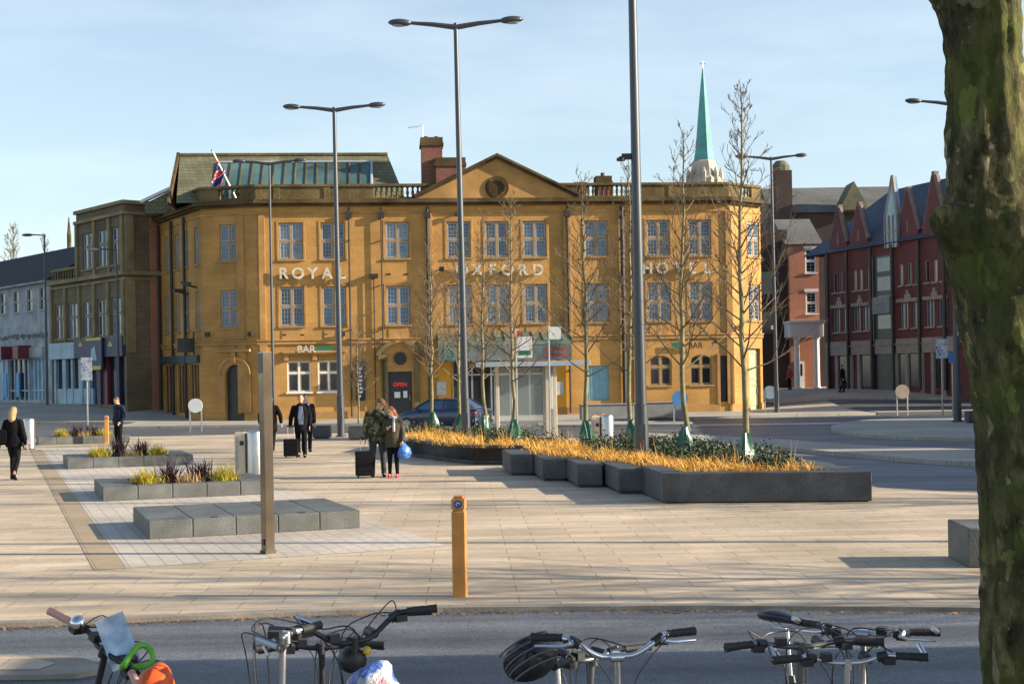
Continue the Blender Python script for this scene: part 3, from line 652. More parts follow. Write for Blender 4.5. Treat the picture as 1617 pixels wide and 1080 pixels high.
r_ = MB(); A = [(xr0 + .3, RY - rdg, ze), (xe1 + .3, RY - rdg, ze), (xr1, RY, zr), (xr0, RY, zr)]
r_.q(*A); Bk = [(xr0 + .3, RY + rdg, ze), (xe1 + .3, RY + rdg, ze)]
r_.q(Bk[1], Bk[0], A[3], A[2]); r_.q(A[1], Bk[1], A[2]); r_.q(Bk[0], A[0], A[3]); rfo = r_.build('roof', M_TILE, HR)
b = MB(); b.obox(((xr0 + xr1) / 2, RY, zr + .04), (xr1 - xr0, .3, .16)); b.build('ridge', M_PARA, rfo)
gb = MB(); gb.ext([(xr0 - .02, RY - rdg - .35, ze), (xr0 - .02, RY, zr + .2), (xr0 - .02, RY + rdg + .35, ze)], (-.16, 0, 0)); gb.build('gable', M_CORN, rfo)
sk = MB(); sl = Vector((0, rdg, zr - ze)); nn = Vector((0, -(zr - ze), rdg)).normalized()
def on(x, t, h=0.0): return Vector((x, RY - rdg, ze)) + sl * t + nn * h
x0, x1 = at_local(342, 275, RY - rdg * .7)[0], at_local(585, 275, RY - rdg * .7)[0]
sk.q(on(x0, .02, .08), on(x1, .02, .08), on(x1, .80, .08), on(x0, .80, .08)); sko = sk.build('skylight', mat('skylight_glass', (.07, .13, .12), .25, var=.6, scale=.35, spec=.8), HR)
b = MB()
for k in range(15): x = x0 + (x1 - x0) * k / 14; b.tube([on(x, .02, .1), on(x, .80, .1)], .05, 5)
b.build('glazing_bars', M_CORN, sko)
b = MB(); b.tube([on(x1 + .05, .0, .1), on(x1 + .05, .84, .1)], .09, 5); b.tube([on(x0 - .05, .82, .1), on(x1 + .05, .82, .1)], .07, 5); b.build('flashing', M_LEAD, sko)
b = MB(); pA = at_local(222, 316, 6.0); pB = at_local(302, 279, 6.0)
b.ext([(pA[0], 6.0, pA[1]), (pB[0], 6.0, pB[1]), (pB[0], 6.0, pB[1] - .18), (pA[0], 6.0, pA[1] - .18)], (0, .5, 0)); b.build('bargeboard', M_WHITE, HR)
b = MB(); b.ext([(pA[0] + .2, 6.2, 12.3), (pB[0], 6.2, 12.3), (pB[0], 6.2, pB[1] - .2), (pA[0] + .2, 6.2, pA[1] - .2)], (0, 5, 0)); b.build('roof', M_TILE, HR)
# chimneys
def chimney(px0, px1, ptop, yl, dep, pots, mname=M_BRICK, pot_h=.3):
    (xa, zt), (xb, _) = at_local(px0, ptop, yl), at_local(px1, ptop, yl); c = MB(); c.box(xa, xb, yl, yl + dep, 12.0, zt - .3); o = c.build('chimney', mname, HR)
    c = MB(); c.box(xa - .08, xb + .08, yl - .08, yl + dep + .08, zt - .5, zt - .3); c.box(xa - .04, xb + .04, yl - .04, yl + dep + .04, zt - .3, zt); c.build('chimney_cap', M_CORN, o)
    for k in range(pots):
        x = xa + (xb - xa) * (k + .5) / pots; c = MB(); c.lathe([(.13, 0), (.11, pot_h), (.13, pot_h + .03)], (x, yl + dep / 2, zt), 10); c.build('chimney_pot', M_BRICK, o, smooth=40)
    return o
co = chimney(665, 698, 217, 2.6, 1.3, 2, pot_h=.12); chimney(688, 734, 249, 2.2, 1.6, 0); chimney(908, 926, 288, .9, 1, 0); chimney(942, 965, 278, .8, .9, 1, pot_h=.2)
b = MB(); ax, az = at_local(667, 198, 2.7); ax2, az2 = at_local(645, 203, 2.7); b.tube([(ax, 2.7, 13.6), (ax, 2.7, az)], .03, 5); b.tube([(ax, 2.7, az - .02), (ax2, 2.5, az2)], .02, 5)
for k in range(4): x = ax2 + (ax - ax2) * k / 5; b.tube([(x, 2.3, az2 + .03), (x, 2.9, az2 + .03)], .012, 4)
b.build('aerial', M_STEELD, co)
# flag leaning out over the parapet
fx, fz = at_local(372, 296, 1.3); tx, tz = at_local(335, 238, .9)
fl = thing('flag', 'red white and blue flag hanging limp from slanted roof pole', 'flag', HM @ Vector((fx, 1.3, fz)), HANG)
b = MB(); b.tube([(0, 0, -.6), (tx - fx, -.4, tz - fz)], .04, 6); b.ell((tx - fx, -.4, tz - fz), (.07, .07, .07), 6, 4); b.build('flagpole', M_STEELD, fl, smooth=40)
def flag_mat():
    m, n, l, bs = nodes_of('flag_cloth'); tc = n.new('ShaderNodeTexCoord'); sp = n.new('ShaderNodeSeparateXYZ'); l.new(tc.outputs['UV'], sp.inputs[0])
    w = n.new('ShaderNodeTexWave'); w.wave_type = 'BANDS'; w.bands_direction = 'DIAGONAL'; w.inputs['Scale'].default_value = 1.1; w.inputs['Distortion'].default_value = .6; l.new(tc.outputs['UV'], w.inputs['Vector'])
    r = ramp(n, [(0, (.02, .03, .16)), (.45, (.02, .03, .16)), (.5, (.7, .68, .66)), (.62, (.7, .68, .66)), (.66, (.5, .03, .04)), (1, (.5, .03, .04))]); r.color_ramp.interpolation = 'CONSTANT'
    l.new(w.outputs[0], r.inputs[0]); l.new(r.outputs[0], bs.inputs['Base Color']); bs.inputs['Roughness'].default_value = .85; return m
def cloth(c0, c1, drop, n=10, m=12, amp=.12):
    b = MB(); uv = []
    for j in range(m + 1):
        for i in range(n + 1):
            s, t = i / n, j / m; p = Vector(c0).lerp(Vector(c1), s) + Vector(drop) * t
            p += Vector((amp * math.sin(s * 9 + t * 3), amp * 1.3 * math.cos(s * 11 + t * 2), 0)) * (.3 + t); b.v.append(tuple(p)); uv.append((s, t))
    for j in range(m):
        for i in range(n): a = j * (n + 1) + i; b.f.append((a, a + 1, a + n + 2, a + n + 1))
    return b, uv
d = Vector((tx - fx, -.4, tz - fz)); b, uv = cloth(d * .82, d * .45, (-.25, -.1, -1.5), amp=.13)
o = b.build('flag_cloth', flag_mat(), fl, smooth=60, fix=False); ul_ = o.data.uv_layers.new()
for lp in o.data.loops: ul_.data[lp.index].uv = uv[lp.vertex_index]
# ------------------------------------------------------------------ the other buildings
M_STONE = brickmat('sooty_bath_stone', (.20, .155, .09), (.165, .125, .075), (.09, .07, .05), .7, .35, .01, stain=.4, sscale=.4, bump=.4)
M_STTRIM = mat('stone_dressing', (.30, .235, .12), .88, var=.2, scale=1.5, bump=.3, bscale=12, var2=.35, scale2=.7)
M_SLATE = brickmat('slate_roof', (.016, .015, .019), (.011, .011, .014), (.006, .006, .007), .3, .2, .01, stain=.3, bump=.5, rough=.75)
M_GSLATE = brickmat('grey_slate_roof', (.16, .16, .15), (.13, .13, .125), (.07, .07, .07), .4, .25, .012, stain=.3, bump=.5, rough=.85)
M_LIME = mat('shade_toned_render', (.40, .42, .43), .85, var=.15, scale=1.2, bump=.2, bscale=15, var2=.3, scale2=.6)  # mottled white render, its tone lowered to carry shade
M_NAVY = mat('navy_fascia', (.035, .04, .10), .5, var=.15)
M_PALEB = mat('pale_blue_shopfront', (.30, .42, .50), .5, var=.25, scale=.8)
M_BURG = mat('burgundy_sign', (.16, .025, .04), .5, var=.2)
M_OBRICK = brickmat('orange_brick', (.46, .17, .09), (.38, .13, .075), (.35, .27, .21), .225, .075, .009, stain=.2, bump=.5)
M_RBRICK = brickmat('dark_red_brick', (.125, .032, .042), (.09, .024, .032), (.20, .12, .11), .225, .075, .007, stain=.15, bump=.4)
M_BSLATE = brickmat('blue_slate_roof', (.05, .075, .12), (.04, .06, .10), (.02, .03, .045), .35, .22, .01, stain=.2, bump=.4, rough=.6)
M_BANDST = mat('grey_stone_dressing', (.30, .29, .28), .85, var=.15, scale=2, bump=.2, bscale=15, var2=.2)
M_COPPER = mat('verdigris_copper', (.12, .42, .36), .65, var=.15, scale=1, var2=.2, scale2=.4)
M_LSTONE = mat('pale_limestone', (.52, .46, .37), .88, var=.15, scale=1.2, bump=.3, bscale=10, var2=.3, scale2=.5)
M_COPE = mat('weathered_coping', (.17, .13, .12), .9, var=.25, scale=2, bump=.2)
M_DKBR = brickmat('dark_shade_brick', (.075, .045, .04), (.055, .035, .032), (.08, .065, .055), .225, .075, .008, stain=.3, bump=.4)  # dark brown brick; on the house's side wing it stands in for shade
class Bld:
    def __init__(s, name, label, cat, A, B, z0, group=None):
        A, B = Vector(A), Vector(B); s.ang = math.atan2(B.y - A.y, B.x - A.x); s.L = (B - A).xy.length
        s.root = thing(name, label, cat, (A.x, A.y, z0), s.ang, group); s.M = Matrix.Translation((A.x, A.y, z0)) @ Matrix.Rotation(s.ang, 4, 'Z')
        s.fr = Face(0, 0, s.L, 0); s.z0 = z0
    def uz(s, px, py, f=None):
        u, z = ray_u(f or s.fr, s.M, px, py); return u, z - s.z0
def shell(b, B, depth, z1, holes, rev=.2, sides=True, z0=-1.0):
    B.fr.wall(b, 0, B.L, z0, z1, holes, rev)
    if sides:
        for f in (Face(B.L, 0, B.L, depth), Face(B.L, depth, 0, depth), Face(0, depth, 0, 0)): f.wall(b, 0, f.L, z0, z1, [])
# --- sooty stone corner building on the left
A, Bp = P(82, 600, 95), P(200.5, 600, 86)
SB = Bld('shop_building', 'sooty stone shop building with tall windows beside the hotel', 'building', A, Bp, .55)
w2 = [SB.uz(px, 385)[0] for px in (138, 162, 185)]; w1 = [SB.uz(px, 500)[0] for px in (94, 115, 139, 161.5, 184)]
hs = []
for u in w2: hs.append((u - .75, u + .75, 8.9, 11.2))
for u in w1: hs.append((u - .72, u + .72, 4.6, 6.9))
ztop = 12.6; zlow = 8.35; ustep = SB.uz(121, 400)[0]
wl_ = MB(); g1 = [h for h in hs if h[2] < 8] + [(.25, SB.L - .3, .35, 3.3)]
SB.fr.wall(wl_, 0, SB.L, -1, zlow, g1); SB.fr.wall(wl_, ustep, SB.L, zlow, ztop, [h for h in hs if h[2] > 8])
for f, a in ((Face(SB.L, 0, SB.L, 9), ztop), (Face(SB.L, 9, ustep, 9), ztop), (Face(ustep, 9, ustep, 0), ztop), (Face(ustep, 9, 0, 9), zlow), (Face(0, 9, 0, 0), zlow)): f.wall(wl_, 0, f.L, -1 if f.o[0] != ustep or a == zlow else zlow, a, [])
wl_.q((0, 0, zlow), (ustep, 0, zlow), (ustep, 9, zlow), (0, 9, zlow)); wl_.q((ustep, 0, ztop), (SB.L, 0, ztop), (SB.L, 9, ztop), (ustep, 9, ztop))
wl_.build('wall', M_STONE, SB.root, fix=False)
for k, u in enumerate(w2): window(SB.fr, SB.root, u - .75, 8.9, 1.5, 2.3, 'sb2', M_STTRIM, M_GLASS, M_LEAD, mull=1, trans=(.62,), bars=(1, 1))
for k, u in enumerate(w1): window(SB.fr, SB.root, u - .72, 4.6, 1.44, 2.3, 'sb1', M_STTRIM, (M_GLASS2, M_GLASS3, M_GLASS)[k % 3], M_LEAD, mull=1, trans=(.6,), bars=(1, 1))
t = MB(); fsd = Face(SB.L, 0, SB.L, 9); top = Face(ustep, 0, SB.L, 0)
band(t, [top, fsd], ztop - .75, ztop - .55, .002, .22); band(t, [top, fsd], ztop - .1, ztop + .12, -.3, .2); band(t, [SB.fr, fsd], 8.2, 8.45, .002, .3); band(t, [SB.fr, fsd], 7.9, 8.05, .002, .12)
us = [.25] + [(w1[k] + w1[k + 1]) / 2 for k in range(4)] + [SB.L - .25]
for u in us: SB.fr.box(t, u - .16, u + .16, 4.0, 7.89, .003, .14)
for u in [ustep + .15] + [(w2[k] + w2[k + 1]) / 2 for k in range(2)] + [SB.L - .25]: SB.fr.box(t, u - .15, u + .15, 8.46, ztop - .76, .003, .14)
fsd.box(t, .003, .6, 3.5, 7.89, .003, .1); fsd.box(t, .003, .55, 8.46, ztop - .76, .003, .12)
t.build('stone_trim', M_STTRIM, SB.root, bevel=.01)
b = MB(); fsd.box(b, 2.4, 4.6, 8.6, 11.4, -.2, .02); b.build('wall_panel', M_SLATE, SB.root)
b = MB(); fsd.box(b, 1.6, 8.9, -.5, ztop - .8, .004, .05); b.build('brick_side', M_OBRICK, SB.root)
b = MB()
for k in range(10): u = .2 + (ustep - .5) * k / 9; b.tube([SB.fr.p(u, 8.46, -.1), SB.fr.p(u, 9.1, -.1)], .05, 5)
SB.fr.box(b, .05, ustep - .1, 9.1, 9.25, -.2, .0); b.build('balustrade', M_STTRIM, SB.root)
us_, _ = SB.uz(122, 545)
b = MB(); SB.fr.box(b, .1, us_, 3.3, 4.35, .003, .22); b.build('fascia', M_PALEB, SB.root)
b = MB(); SB.fr.box(b, us_ + .004, SB.L - .1, 3.3, 4.5, .003, .24); nf = b.build('fascia', M_NAVY, SB.root)
yel = mat('yellow_paint', (.65, .48, .05), .5)
for px in (133, 180): u, z = SB.uz(px, 543); b = MB(); SB.fr.box(b, u - .3, u + .3, z - .15, z - .02, .243, .26); SB.fr.box(b, u - .14, u + .14, z + .01, z + .12, .243, .26); b.build('emblem', yel, nf)
u0, u1 = SB.uz(146, 550)[0], SB.uz(170, 550)[0]
b = MB(); SB.fr.box(b, u0, u1, 2.5, 4.5, .3, .42); hb = b.build('hanging_board', M_NAVY, SB.root); b = MB(); SB.fr.box(b, u0, u1, 4.35, 4.5, .423, .44); b.build('border', yel, hb); b = MB(); SB.fr.box(b, u0 + .1, u1 - .1, 2.52, 2.75, .423, .44); b.build('border', yel, hb)
b = MB(); um_ = (u0 + u1) / 2; b.ext([SB.fr.p(um_ - .5, 3.1, .423), SB.fr.p(um_ + .5, 3.1, .423), SB.fr.p(um_ + .2, 4.0, .423), SB.fr.p(um_ - .3, 3.8, .423)], Vector(SB.fr.p(0, 0, .02)) - Vector(SB.fr.p(0, 0, 0))); b.build('emblem', M_PALEB, hb)
b = MB(); SB.fr.box(b, .25, SB.L - .3, .35, 3.3, -.3, -.26); b.build('shop_window', M_DGLASS, SB.root)
rr = random.Random(7)
for k in range(9):
    u = .3 + (SB.L - .8) * k / 8; m = [M_PALEB, M_PALEB, M_PALEB, M_PALEB, M_PALEB, M_NAVY, M_BURG, M_NAVY, M_NAVY][k]
    b = MB(); SB.fr.box(b, u, u + (.55 if k % 2 else .3), .35, 3.29, -.25, -.03 - .02 * (k % 3)); b.build('shop_pilaster', m, SB.root)
b = MB(); SB.fr.box(b, .3, SB.L * .55, .35, 1.35, -.252, -.1); b.build('stall_riser', M_PALEB, SB.root); b = MB(); SB.fr.box(b, SB.L * .62, SB.L * .74, .35, 3.2, -.255, -.2); b.build('door', M_BURG, SB.root)
# low side passage wall between stone building and hotel
wq = thing('passage_wall', 'dark brick passage wall between stone shops and hotel', 'wall', P(236, 600, 92)); wo = Vector(wq.location)
b = MB(); b.box(-2.6, 0.8, 0, .35, -1.0, 5.2 - 2.3 + 1.0); b.build('wall', M_BRICK, wq)
wq.location.z = .6
b = MB(); b.box(-2.6, .8, -.03, .4, 3.9, 4.05); b.build('coping', M_CORN, wq)
# --- long white shop range at the far left
dirL = (A - Bp).normalized(); E = A + dirL * 34 ; A2 = A + dirL * .03
WB = Bld('shop_terrace', 'white rendered shop terrace with black slate roof at left', 'building', E, A2, .85)
wt = []; holes_w = []
for px in (-70, -45, -20, 4, 25.5, 47, 67): wt.append(WB.uz(px, 475)[0])
for u in wt: holes_w.append((u - .5, u + .5, 6.4, 7.9))
gu = [WB.uz(px, 580)[0] for px in (-60, -25, 12, 45, 72)]
for k in range(4): holes_w.append((gu[k] + .15, gu[k + 1] - .15, .3, 3.1))
wl_ = MB(); shell(wl_, WB, 10, 8.4, holes_w); wl_.build('wall', M_LIME, WB.root, fix=False)
for u in wt: window(WB.fr, WB.root, u - .5, 6.4, 1.0, 1.5, 'wb', M_LIME, M_DGLASS, None, mull=0, trans=(.5,))
for k in range(4):
    u0, u1 = gu[k] + .15, gu[k + 1] - .15
    b = MB(); WB.fr.box(b, u0, u1, .3, 3.1, -.25, -.2); o = b.build('shop_window', [M_DGLASS, M_PALEB, M_DGLASS, M_PALEB][k], WB.root); b = MB()
    for j in range(5): u = u0 + (u1 - u0) * j / 4; WB.fr.box(b, max(u0, u - .07), min(u1, u + .07), .3, 3.1, -.199, -.1)
    WB.fr.box(b, u0, u1, .9, 1.0, -.199, -.11); b.build('glazing_bars', M_PALEB, o)
    b = MB(); WB.fr.box(b, u0, u1, 3.2, 3.9, .003, .18); b.build('fascia', [M_LIME, M_LIME, M_BURG, M_LIME][k], WB.root)
b = MB()
rr = random.Random(3); u = gu[1]
while u < WB.L - .5: w = rr.uniform(.12, .4); WB.fr.box(b, u, u + w, 4.55 + rr.uniform(-.1, .1), 4.75 + rr.uniform(-.05, .18), .003, .02); u += w + rr.uniform(.05, .2)
tag(b.build('lettering', mat('faded_black_paint', (.10, .10, .11), .8), WB.root), kind='stuff')
for px in (22, 45): u, z = WB.uz(px, 527); b = MB(); b.obox(WB.fr.p(u, 3.6, .5), (.12 if px == 22 else 1.0, .9, .9), 0); b.build('hanging_sign', M_BURG, WB.root)
for px in (9, 29): u, z = WB.uz(px, 600); b = MB(); WB.fr.box(b, u - .3, u + .3, .5, 2.2, .003, .06); b.build('poster', mat('bright_blue_poster', (.05, .30, .55), .5), WB.root)
b = MB(); L = WB.L
b.q((0, -.35, 8.3), (L, -.35, 8.3), (L, 5, 11.4), (0, 5, 11.4)); b.q((L, 10, 8.4), (0, 10, 8.4), (0, 5, 11.4), (L, 5, 11.4)); b.q((L, -.35, 8.3), (L, 10, 8.4), (L, 5, 11.4)); b.q((0, 10, 8.4), (0, -.35, 8.3), (0, 5, 11.4))
ro_ = b.build('roof', M_SLATE, WB.root)
b = MB(); WB.fr.box(b, 0, L, 8.18, 8.3, .003, .4); b.build('gutter', M_LIME, ro_)
# --- red brick gabled building on the right
RA, RB_ = P(1305, 600, 100), P(1560, 600, 83.4)
RB = Bld('gabled_building', 'dark red brick building with steep gables and blue slate roof', 'building', RA, RB_, .9)
up = lambda px: RB.uz(px, 500)[0]
hr = []
lan = [1319, 1328, 1337, 1351, 1360, 1370, 1424, 1437, 1448, 1465, 1478, 1491]
ff = [1321, 1335, 1353, 1367, 1428, 1447, 1469, 1489]
uS0, uS1 = up(1376), up(1414)
for px in lan: u = up(px); hr.append((u - .22, u + .22, 6.7, 8.1))
for px in ff: u = up(px); hr.append((u - .42, u + .42, 3.95, 5.6))
hr.append((uS0 + .3, uS1 - .3, .1, 4.4))
ge = 9.6; wl_ = MB(); shell(wl_, RB, 11, ge, hr); wl_.build('wall', M_RBRICK, RB.root, fix=False)
fac = Face(-2.2, 1.6, 0, 0)
b = MB(); fac.wall(b, 0, fac.L, -1, ge, []); b.build('corner_wall', M_RBRICK, RB.root, fix=False)
M_LIGHTW = mat('pale_window_blind', (.55, .52, .48), .6, var=.3, scale=.6)
for k, px in enumerate(lan): u = up(px); window(RB.fr, RB.root, u - .22, 6.7, .44, 1.4, 'rb%d' % (k % 3 == 1), M_BANDST, M_LIGHTW if k in (3, 4, 6, 10, 11) else M_DGLASS, None, mull=0, trans=())
for px in ff: u = up(px); window(RB.fr, RB.root, u - .42, 3.95, .84, 1.65, 'rbf', M_BANDST, M_GLASS, None, mull=1, trans=())
for px0, px1 in ((1313, 1341), (1346, 1374), (1417, 1454), (1459, 1497)):
    u0, u1 = up(px0), up(px1); b = MB(); RB.fr.box(b, u0, u1, 5.62, 5.85, .003, .12); um_ = (u0 + u1) / 2
    RB.fr.box(b, um_ - .3, um_ + .3, 5.85, 6.1, .003, .12); RB.fr.box(b, um_ - .12, um_ + .12, 6.1, 6.35, .003, .12); b.build('lintel', M_BANDST, RB.root)
for px0, px1, pk in ((1311, 1340, 12.5), (1343, 1373, 12.4), (1418, 1454, 12.7), (1458, 1497, 13.3)):
    u0, u1 = up(px0), up(px1); um_ = (u0 + u1) / 2; b = MB()
    b.ext([RB.fr.p(u0, ge - .3, .02), RB.fr.p(u1, ge - .3, .02), RB.fr.p(u1 - .12, ge + .5, .02), RB.fr.p(um_ + .12, pk, .02), RB.fr.p(um_ - .12, pk, .02), RB.fr.p(u0 + .12, ge + .5, .02)], Vector(RB.fr.p(0, 0, -.4)) - Vector(RB.fr.p(0, 0, 0)))
    g = b.build('gable', M_RBRICK, RB.root); b = MB()
    for s in (0, 1):
        ua_ = u0 + .12 if s == 0 else u1 - .12; ub_ = um_ - .12 if s == 0 else um_ + .12
        b.tube([RB.fr.p(ua_, ge + .5, -.12), RB.fr.p(ub_, pk, -.12)], .17, 5)
    b.obox(RB.fr.p(um_, pk + .1, -.15), (.3, .32, .3)); b.build('coping', M_COPE, g)
    b = MB(); RB.fr.box(b, um_ - .09, um_ + .09, ge + .4, ge + 1.2, .021, .03); b.build('slit_window', M_DOOR, g)
b = MB(); b.q((-2.4, -.3, ge - .1), (RB.L, -.3, ge - .1), (RB.L, 4.5, 13.9), (1.5, 4.5, 13.9)); b.q((RB.L, 11, ge), (-2, 11, ge), (1.5, 4.5, 13.9), (RB.L, 4.5, 13.9)); b.q((-2.4, 11, ge - .1), (-2.4, -.3, ge - .1), (1.5, 4.5, 13.9))
rr_ = b.build('roof', M_BSLATE, RB.root)
b = MB(); b.box(8.5, RB.L, 5.2, 9, 9, 14.8); b.build('roof_block', M_TILE, rr_)
b = MB(); RB.fr.box(b, uS0, uS1 - .2, .0, 8.8, -.15, .06); st = b.build('stair_bay', M_DOOR, RB.root); b = MB()
for k in range(4): RB.fr.box(b, uS0 + .9, uS1 - .4, 4.0 + k * 1.25, 4.9 + k * 1.25, .061, .08)
b.build('window', M_GLASS, st)
b = MB(); RB.fr.box(b, uS0 + .2, uS1 - .3, 5.0, 6.1, .082, .22); b.build('sign_panel', mat('grey_blue_panel', (.14, .19, .22), .5, var=.3, scale=3), st)
u0, u1 = up(1404), up(1423); um_ = (u0 + u1) / 2 + .2
b = MB(); b.ext([RB.fr.p(u0, ge - .4, .2), RB.fr.p(u1, ge - .4, .2), RB.fr.p(u1, ge + 1.6, .2), RB.fr.p(um_, 13.8, .2), RB.fr.p(u0, ge + 1.6, .2)], Vector(RB.fr.p(0, 0, -.35)) - Vector(RB.fr.p(0, 0, 0))); gz_ = b.build('glazed_gable', mat('pale_gable_glass', (.17, .30, .38), .15, var=.3, scale=1), RB.root); b = MB()
for k in range(4): u = u0 + (u1 - u0) * k / 3; RB.fr.box(b, u - .05, u + .05, ge - .4, ge + 1.7, .203, .26)
for s in (0, 1): b.tube([RB.fr.p(u0 if s == 0 else u1, ge + 1.6, .15), RB.fr.p(um_, 13.85, .15)], .13, 5)
RB.fr.box(b, u0, u1, ge + .6, ge + .7, .203, .24); b.build('glazing_bars', M_BANDST, gz_)
b = MB()
for px0, px1 in ((1306, 1341), (1346, 1378), (1384, 1412), (1417, 1453), (1458, 1512)): RB.fr.box(b, up(px0), up(px1), 2.35, 3.3, .003, .16)
RB.fr.box(b, 0, RB.L, 2.9, 3.0, .161, .2); b.build('stone_band', M_BANDST, RB.root)
for k, px in enumerate((1308, 1322, 1345, 1357, 1378, 1417, 1433, 1457, 1474, 1492)): u = up(px); b = MB(); RB.fr.box(b, u - .14, u + .14, -.5, 2.34, .003, .15); b.build('pier', M_BANDST, RB.root)
for px0, px1 in ((1323, 1344), (1358, 1377), (1418, 1432), (1434, 1456), (1475, 1491)): b = MB(); RB.fr.box(b, up(px0) + .16, up(px1) - .16, .2, 2.3, .003, .03); b.build('shop_window', M_DGLASS, RB.root)
for px in (1312, 1342.5, 1380, 1414, 1456, 1496): b = MB(); u = up(px); b.tube([RB.fr.p(u, 0, .22), RB.fr.p(u, 9.4, .22)], .11, 6); b.build('drainpipe', M_PIPE, RB.root)
# --- orange brick house with a white portico
OA, OB = P(1249, 600, 107), P(1296, 600, 107)
OH = Bld('brick_house', 'orange brick house with white portico and sash windows', 'house', OA, OB, .85)
ow = [OH.uz(1280, 410)]
hs = [(ow[0][0] - .42, ow[0][0] + .42, OH.uz(1280, z1)[1], OH.uz(1280, z0)[1]) for z0, z1 in ((393, 431), (461, 495))]
zt = OH.uz(1270, 386)[1]; zr2 = OH.uz(1270, 336)[1]
wl_ = MB(); shell(wl_, OH, 9, zt, hs); wl_.build('wall', M_OBRICK, OH.root, fix=False)
for h in hs: window(OH.fr, OH.root, h[0], h[2], h[1] - h[0], h[3] - h[2], 'oh', M_WHITE, M_DGLASS, M_WHITE, mull=0, trans=(.5,), bars=(2, 3))
for h in hs: b = MB(); OH.fr.box(b, h[0] - .1, h[1] + .1, h[3] + .004, h[3] + .22, .003, .06); b.build('lintel', M_WHITE, OH.root)
b = MB(); b.q((-.3, -.3, zt), (OH.L + .3, -.3, zt), (OH.L + .3, 4.5, zr2), (-.3, 4.5, zr2)); b.q((OH.L + .3, 9.3, zt), (-.3, 9.3, zt), (-.3, 4.5, zr2), (OH.L + .3, 4.5, zr2)); b.q((-.3, 9.3, zt), (-.3, -.3, zt), (-.3, 4.5, zr2)); b.q((OH.L + .3, -.3, zt), (OH.L + .3, 9.3, zt), (OH.L + .3, 4.5, zr2)); b.build('roof', M_GSLATE, OH.root)
ze0, ze1 = OH.uz(1265, 533)[1], OH.uz(1265, 508)[1]
b = MB(); b.box(-.45, OH.L - .2, -2.2, -.003, ze0, ze1 - .2); b.box(-.55, OH.L - .1, -2.3, -.003, ze1 - .199, ze1); po = b.build('portico', M_WHITE, OH.root, bevel=.02)
for u in (OH.uz(1283, 560)[0] - .1, .1): b = MB(); b.lathe([(.3, -.5), (.3, .15), (.23, .2), (.21, 1.5), (.2, ze0 - .2), (.28, ze0 - .12), (.28, ze0)], (u, -1.9, 0), 14); b.build('column', M_WHITE, OH.root, smooth=40)
u = OH.uz(1262, 590)[0]; b = MB(); OH.fr.box(b, u - .38, u + .38, 0, 2.1, .003, .06); d_ = b.build('door', M_WHITE, OH.root); b = MB(); OH.fr.box(b, u - .24, u + .24, 1.0, 1.9, .061, .08); b.build('door_glass', M_DGLASS, d_)
b = MB(); b.box(-2.6, -.003, .6, 9, -1, zt + 1.2); b.build('side_wing', M_DKBR, OH.root)
b = MB()
for z in (7.2, 4.2): b.box(-2.0, -1.2, .55, .599, z, z + 1.7)
b.build('window', M_DGLASS, OH.root)
# long slate roofed hall and its mossy stack behind
KA, KB = P(1222, 600, 126), P(1440, 600, 126)
KH = Bld('slate_roofed_hall', 'long hall with grey slate roof behind the brick house', 'building', KA, KB, .9)
zk0, zk1 = KH.uz(1300, 336)[1], KH.uz(1300, 285)[1]
wl_ = MB(); shell(wl_, KH, 10, zk0, []); wl_.build('wall', M_DKBR, KH.root, fix=False)
b = MB(); L = KH.L; b.q((0, -.3, zk0), (L, -.3, zk0), (L, 5, zk1), (0, 5, zk1)); b.q((L, 10.3, zk0), (0, 10.3, zk0), (0, 5, zk1), (L, 5, zk1)); b.q((0, 10.3, zk0), (0, -.3, zk0), (0, 5, zk1)); b.q((L, -.3, zk0), (L, 10.3, zk0), (L, 5, zk1)); b.build('roof', M_GSLATE, KH.root)
u0, z0_ = KH.uz(1221, 258); u1, _ = KH.uz(1246, 258); b = MB(); b.box(u0, u1, -1.2, 1.5, 0, z0_ - .8); b.build('stair_turret', M_DKBR, KH.root); b = MB(); b.lathe([(.85, 0), (.8, .6), (.45, 1.0)], ((u0 + u1) / 2, .2, z0_ - .8), 10); b.build('turret_cap', M_TILE, KH.root, smooth=30)
u0, z0_ = KH.uz(1340, 291); b = MB(); b.ext([(u0 - 1.3, -2, zk0), (u0 + 1.3, -2, zk0), (u0, -2, z0_)], (0, 3, 0)); b.build('dormer', M_TILE, KH.root); 
# church spire far behind the hotel
SD = 190; sp = P(1118, 592, SD); ST = thing('church_spire', 'slender green copper church spire on pale stone tower', 'spire', (sp.x, sp.y, 0), R(12))
def zz_(py, px=1118): return P(px, py, SD).z
b = MB(); b.lathe([(1.45, zz_(253)), (1.2, zz_(235)), (.50, zz_(150)), (.07, zz_(108))], n=8); b.build('spire', M_COPPER, ST)
b = MB(); b.tube([(0, 0, zz_(110)), (0, 0, zz_(97))], .07, 5); b.tube([(-.4, 0, zz_(101)), (.4, 0, zz_(101))], .05, 5); b.build('finial', M_STEELD, ST)
b = MB(); b.lathe([(2.4, 10), (2.4, zz_(284)), (2.1, zz_(280)), (1.75, zz_(262)), (1.6, zz_(256)), (1.25, zz_(252))], n=8); b.build('tower', M_LSTONE, ST)
b = MB()
for k in range(8): t = 2 * math.pi * (k + .5) / 8; c_ = (2.15 * math.cos(t), 2.15 * math.sin(t)); b.lathe([(.32, zz_(290)), (.32, zz_(275)), (.05, zz_(266))], (c_[0], c_[1], 0), 5)
b.build('pinnacle', M_LSTONE, ST)
# thin spire and a lower roof far on the left
sp = P(113, 600, 260); s2 = thing('distant_spire', 'tiny distant spire rising behind the black slate roof', 'spire', (sp.x, sp.y, 0)); b = MB(); b.lathe([(.4, 0), (.4, P(113, 372, 260).z), (.08, P(113, 343, 260).z)], n=8); b.build('spire', M_CORN, s2)
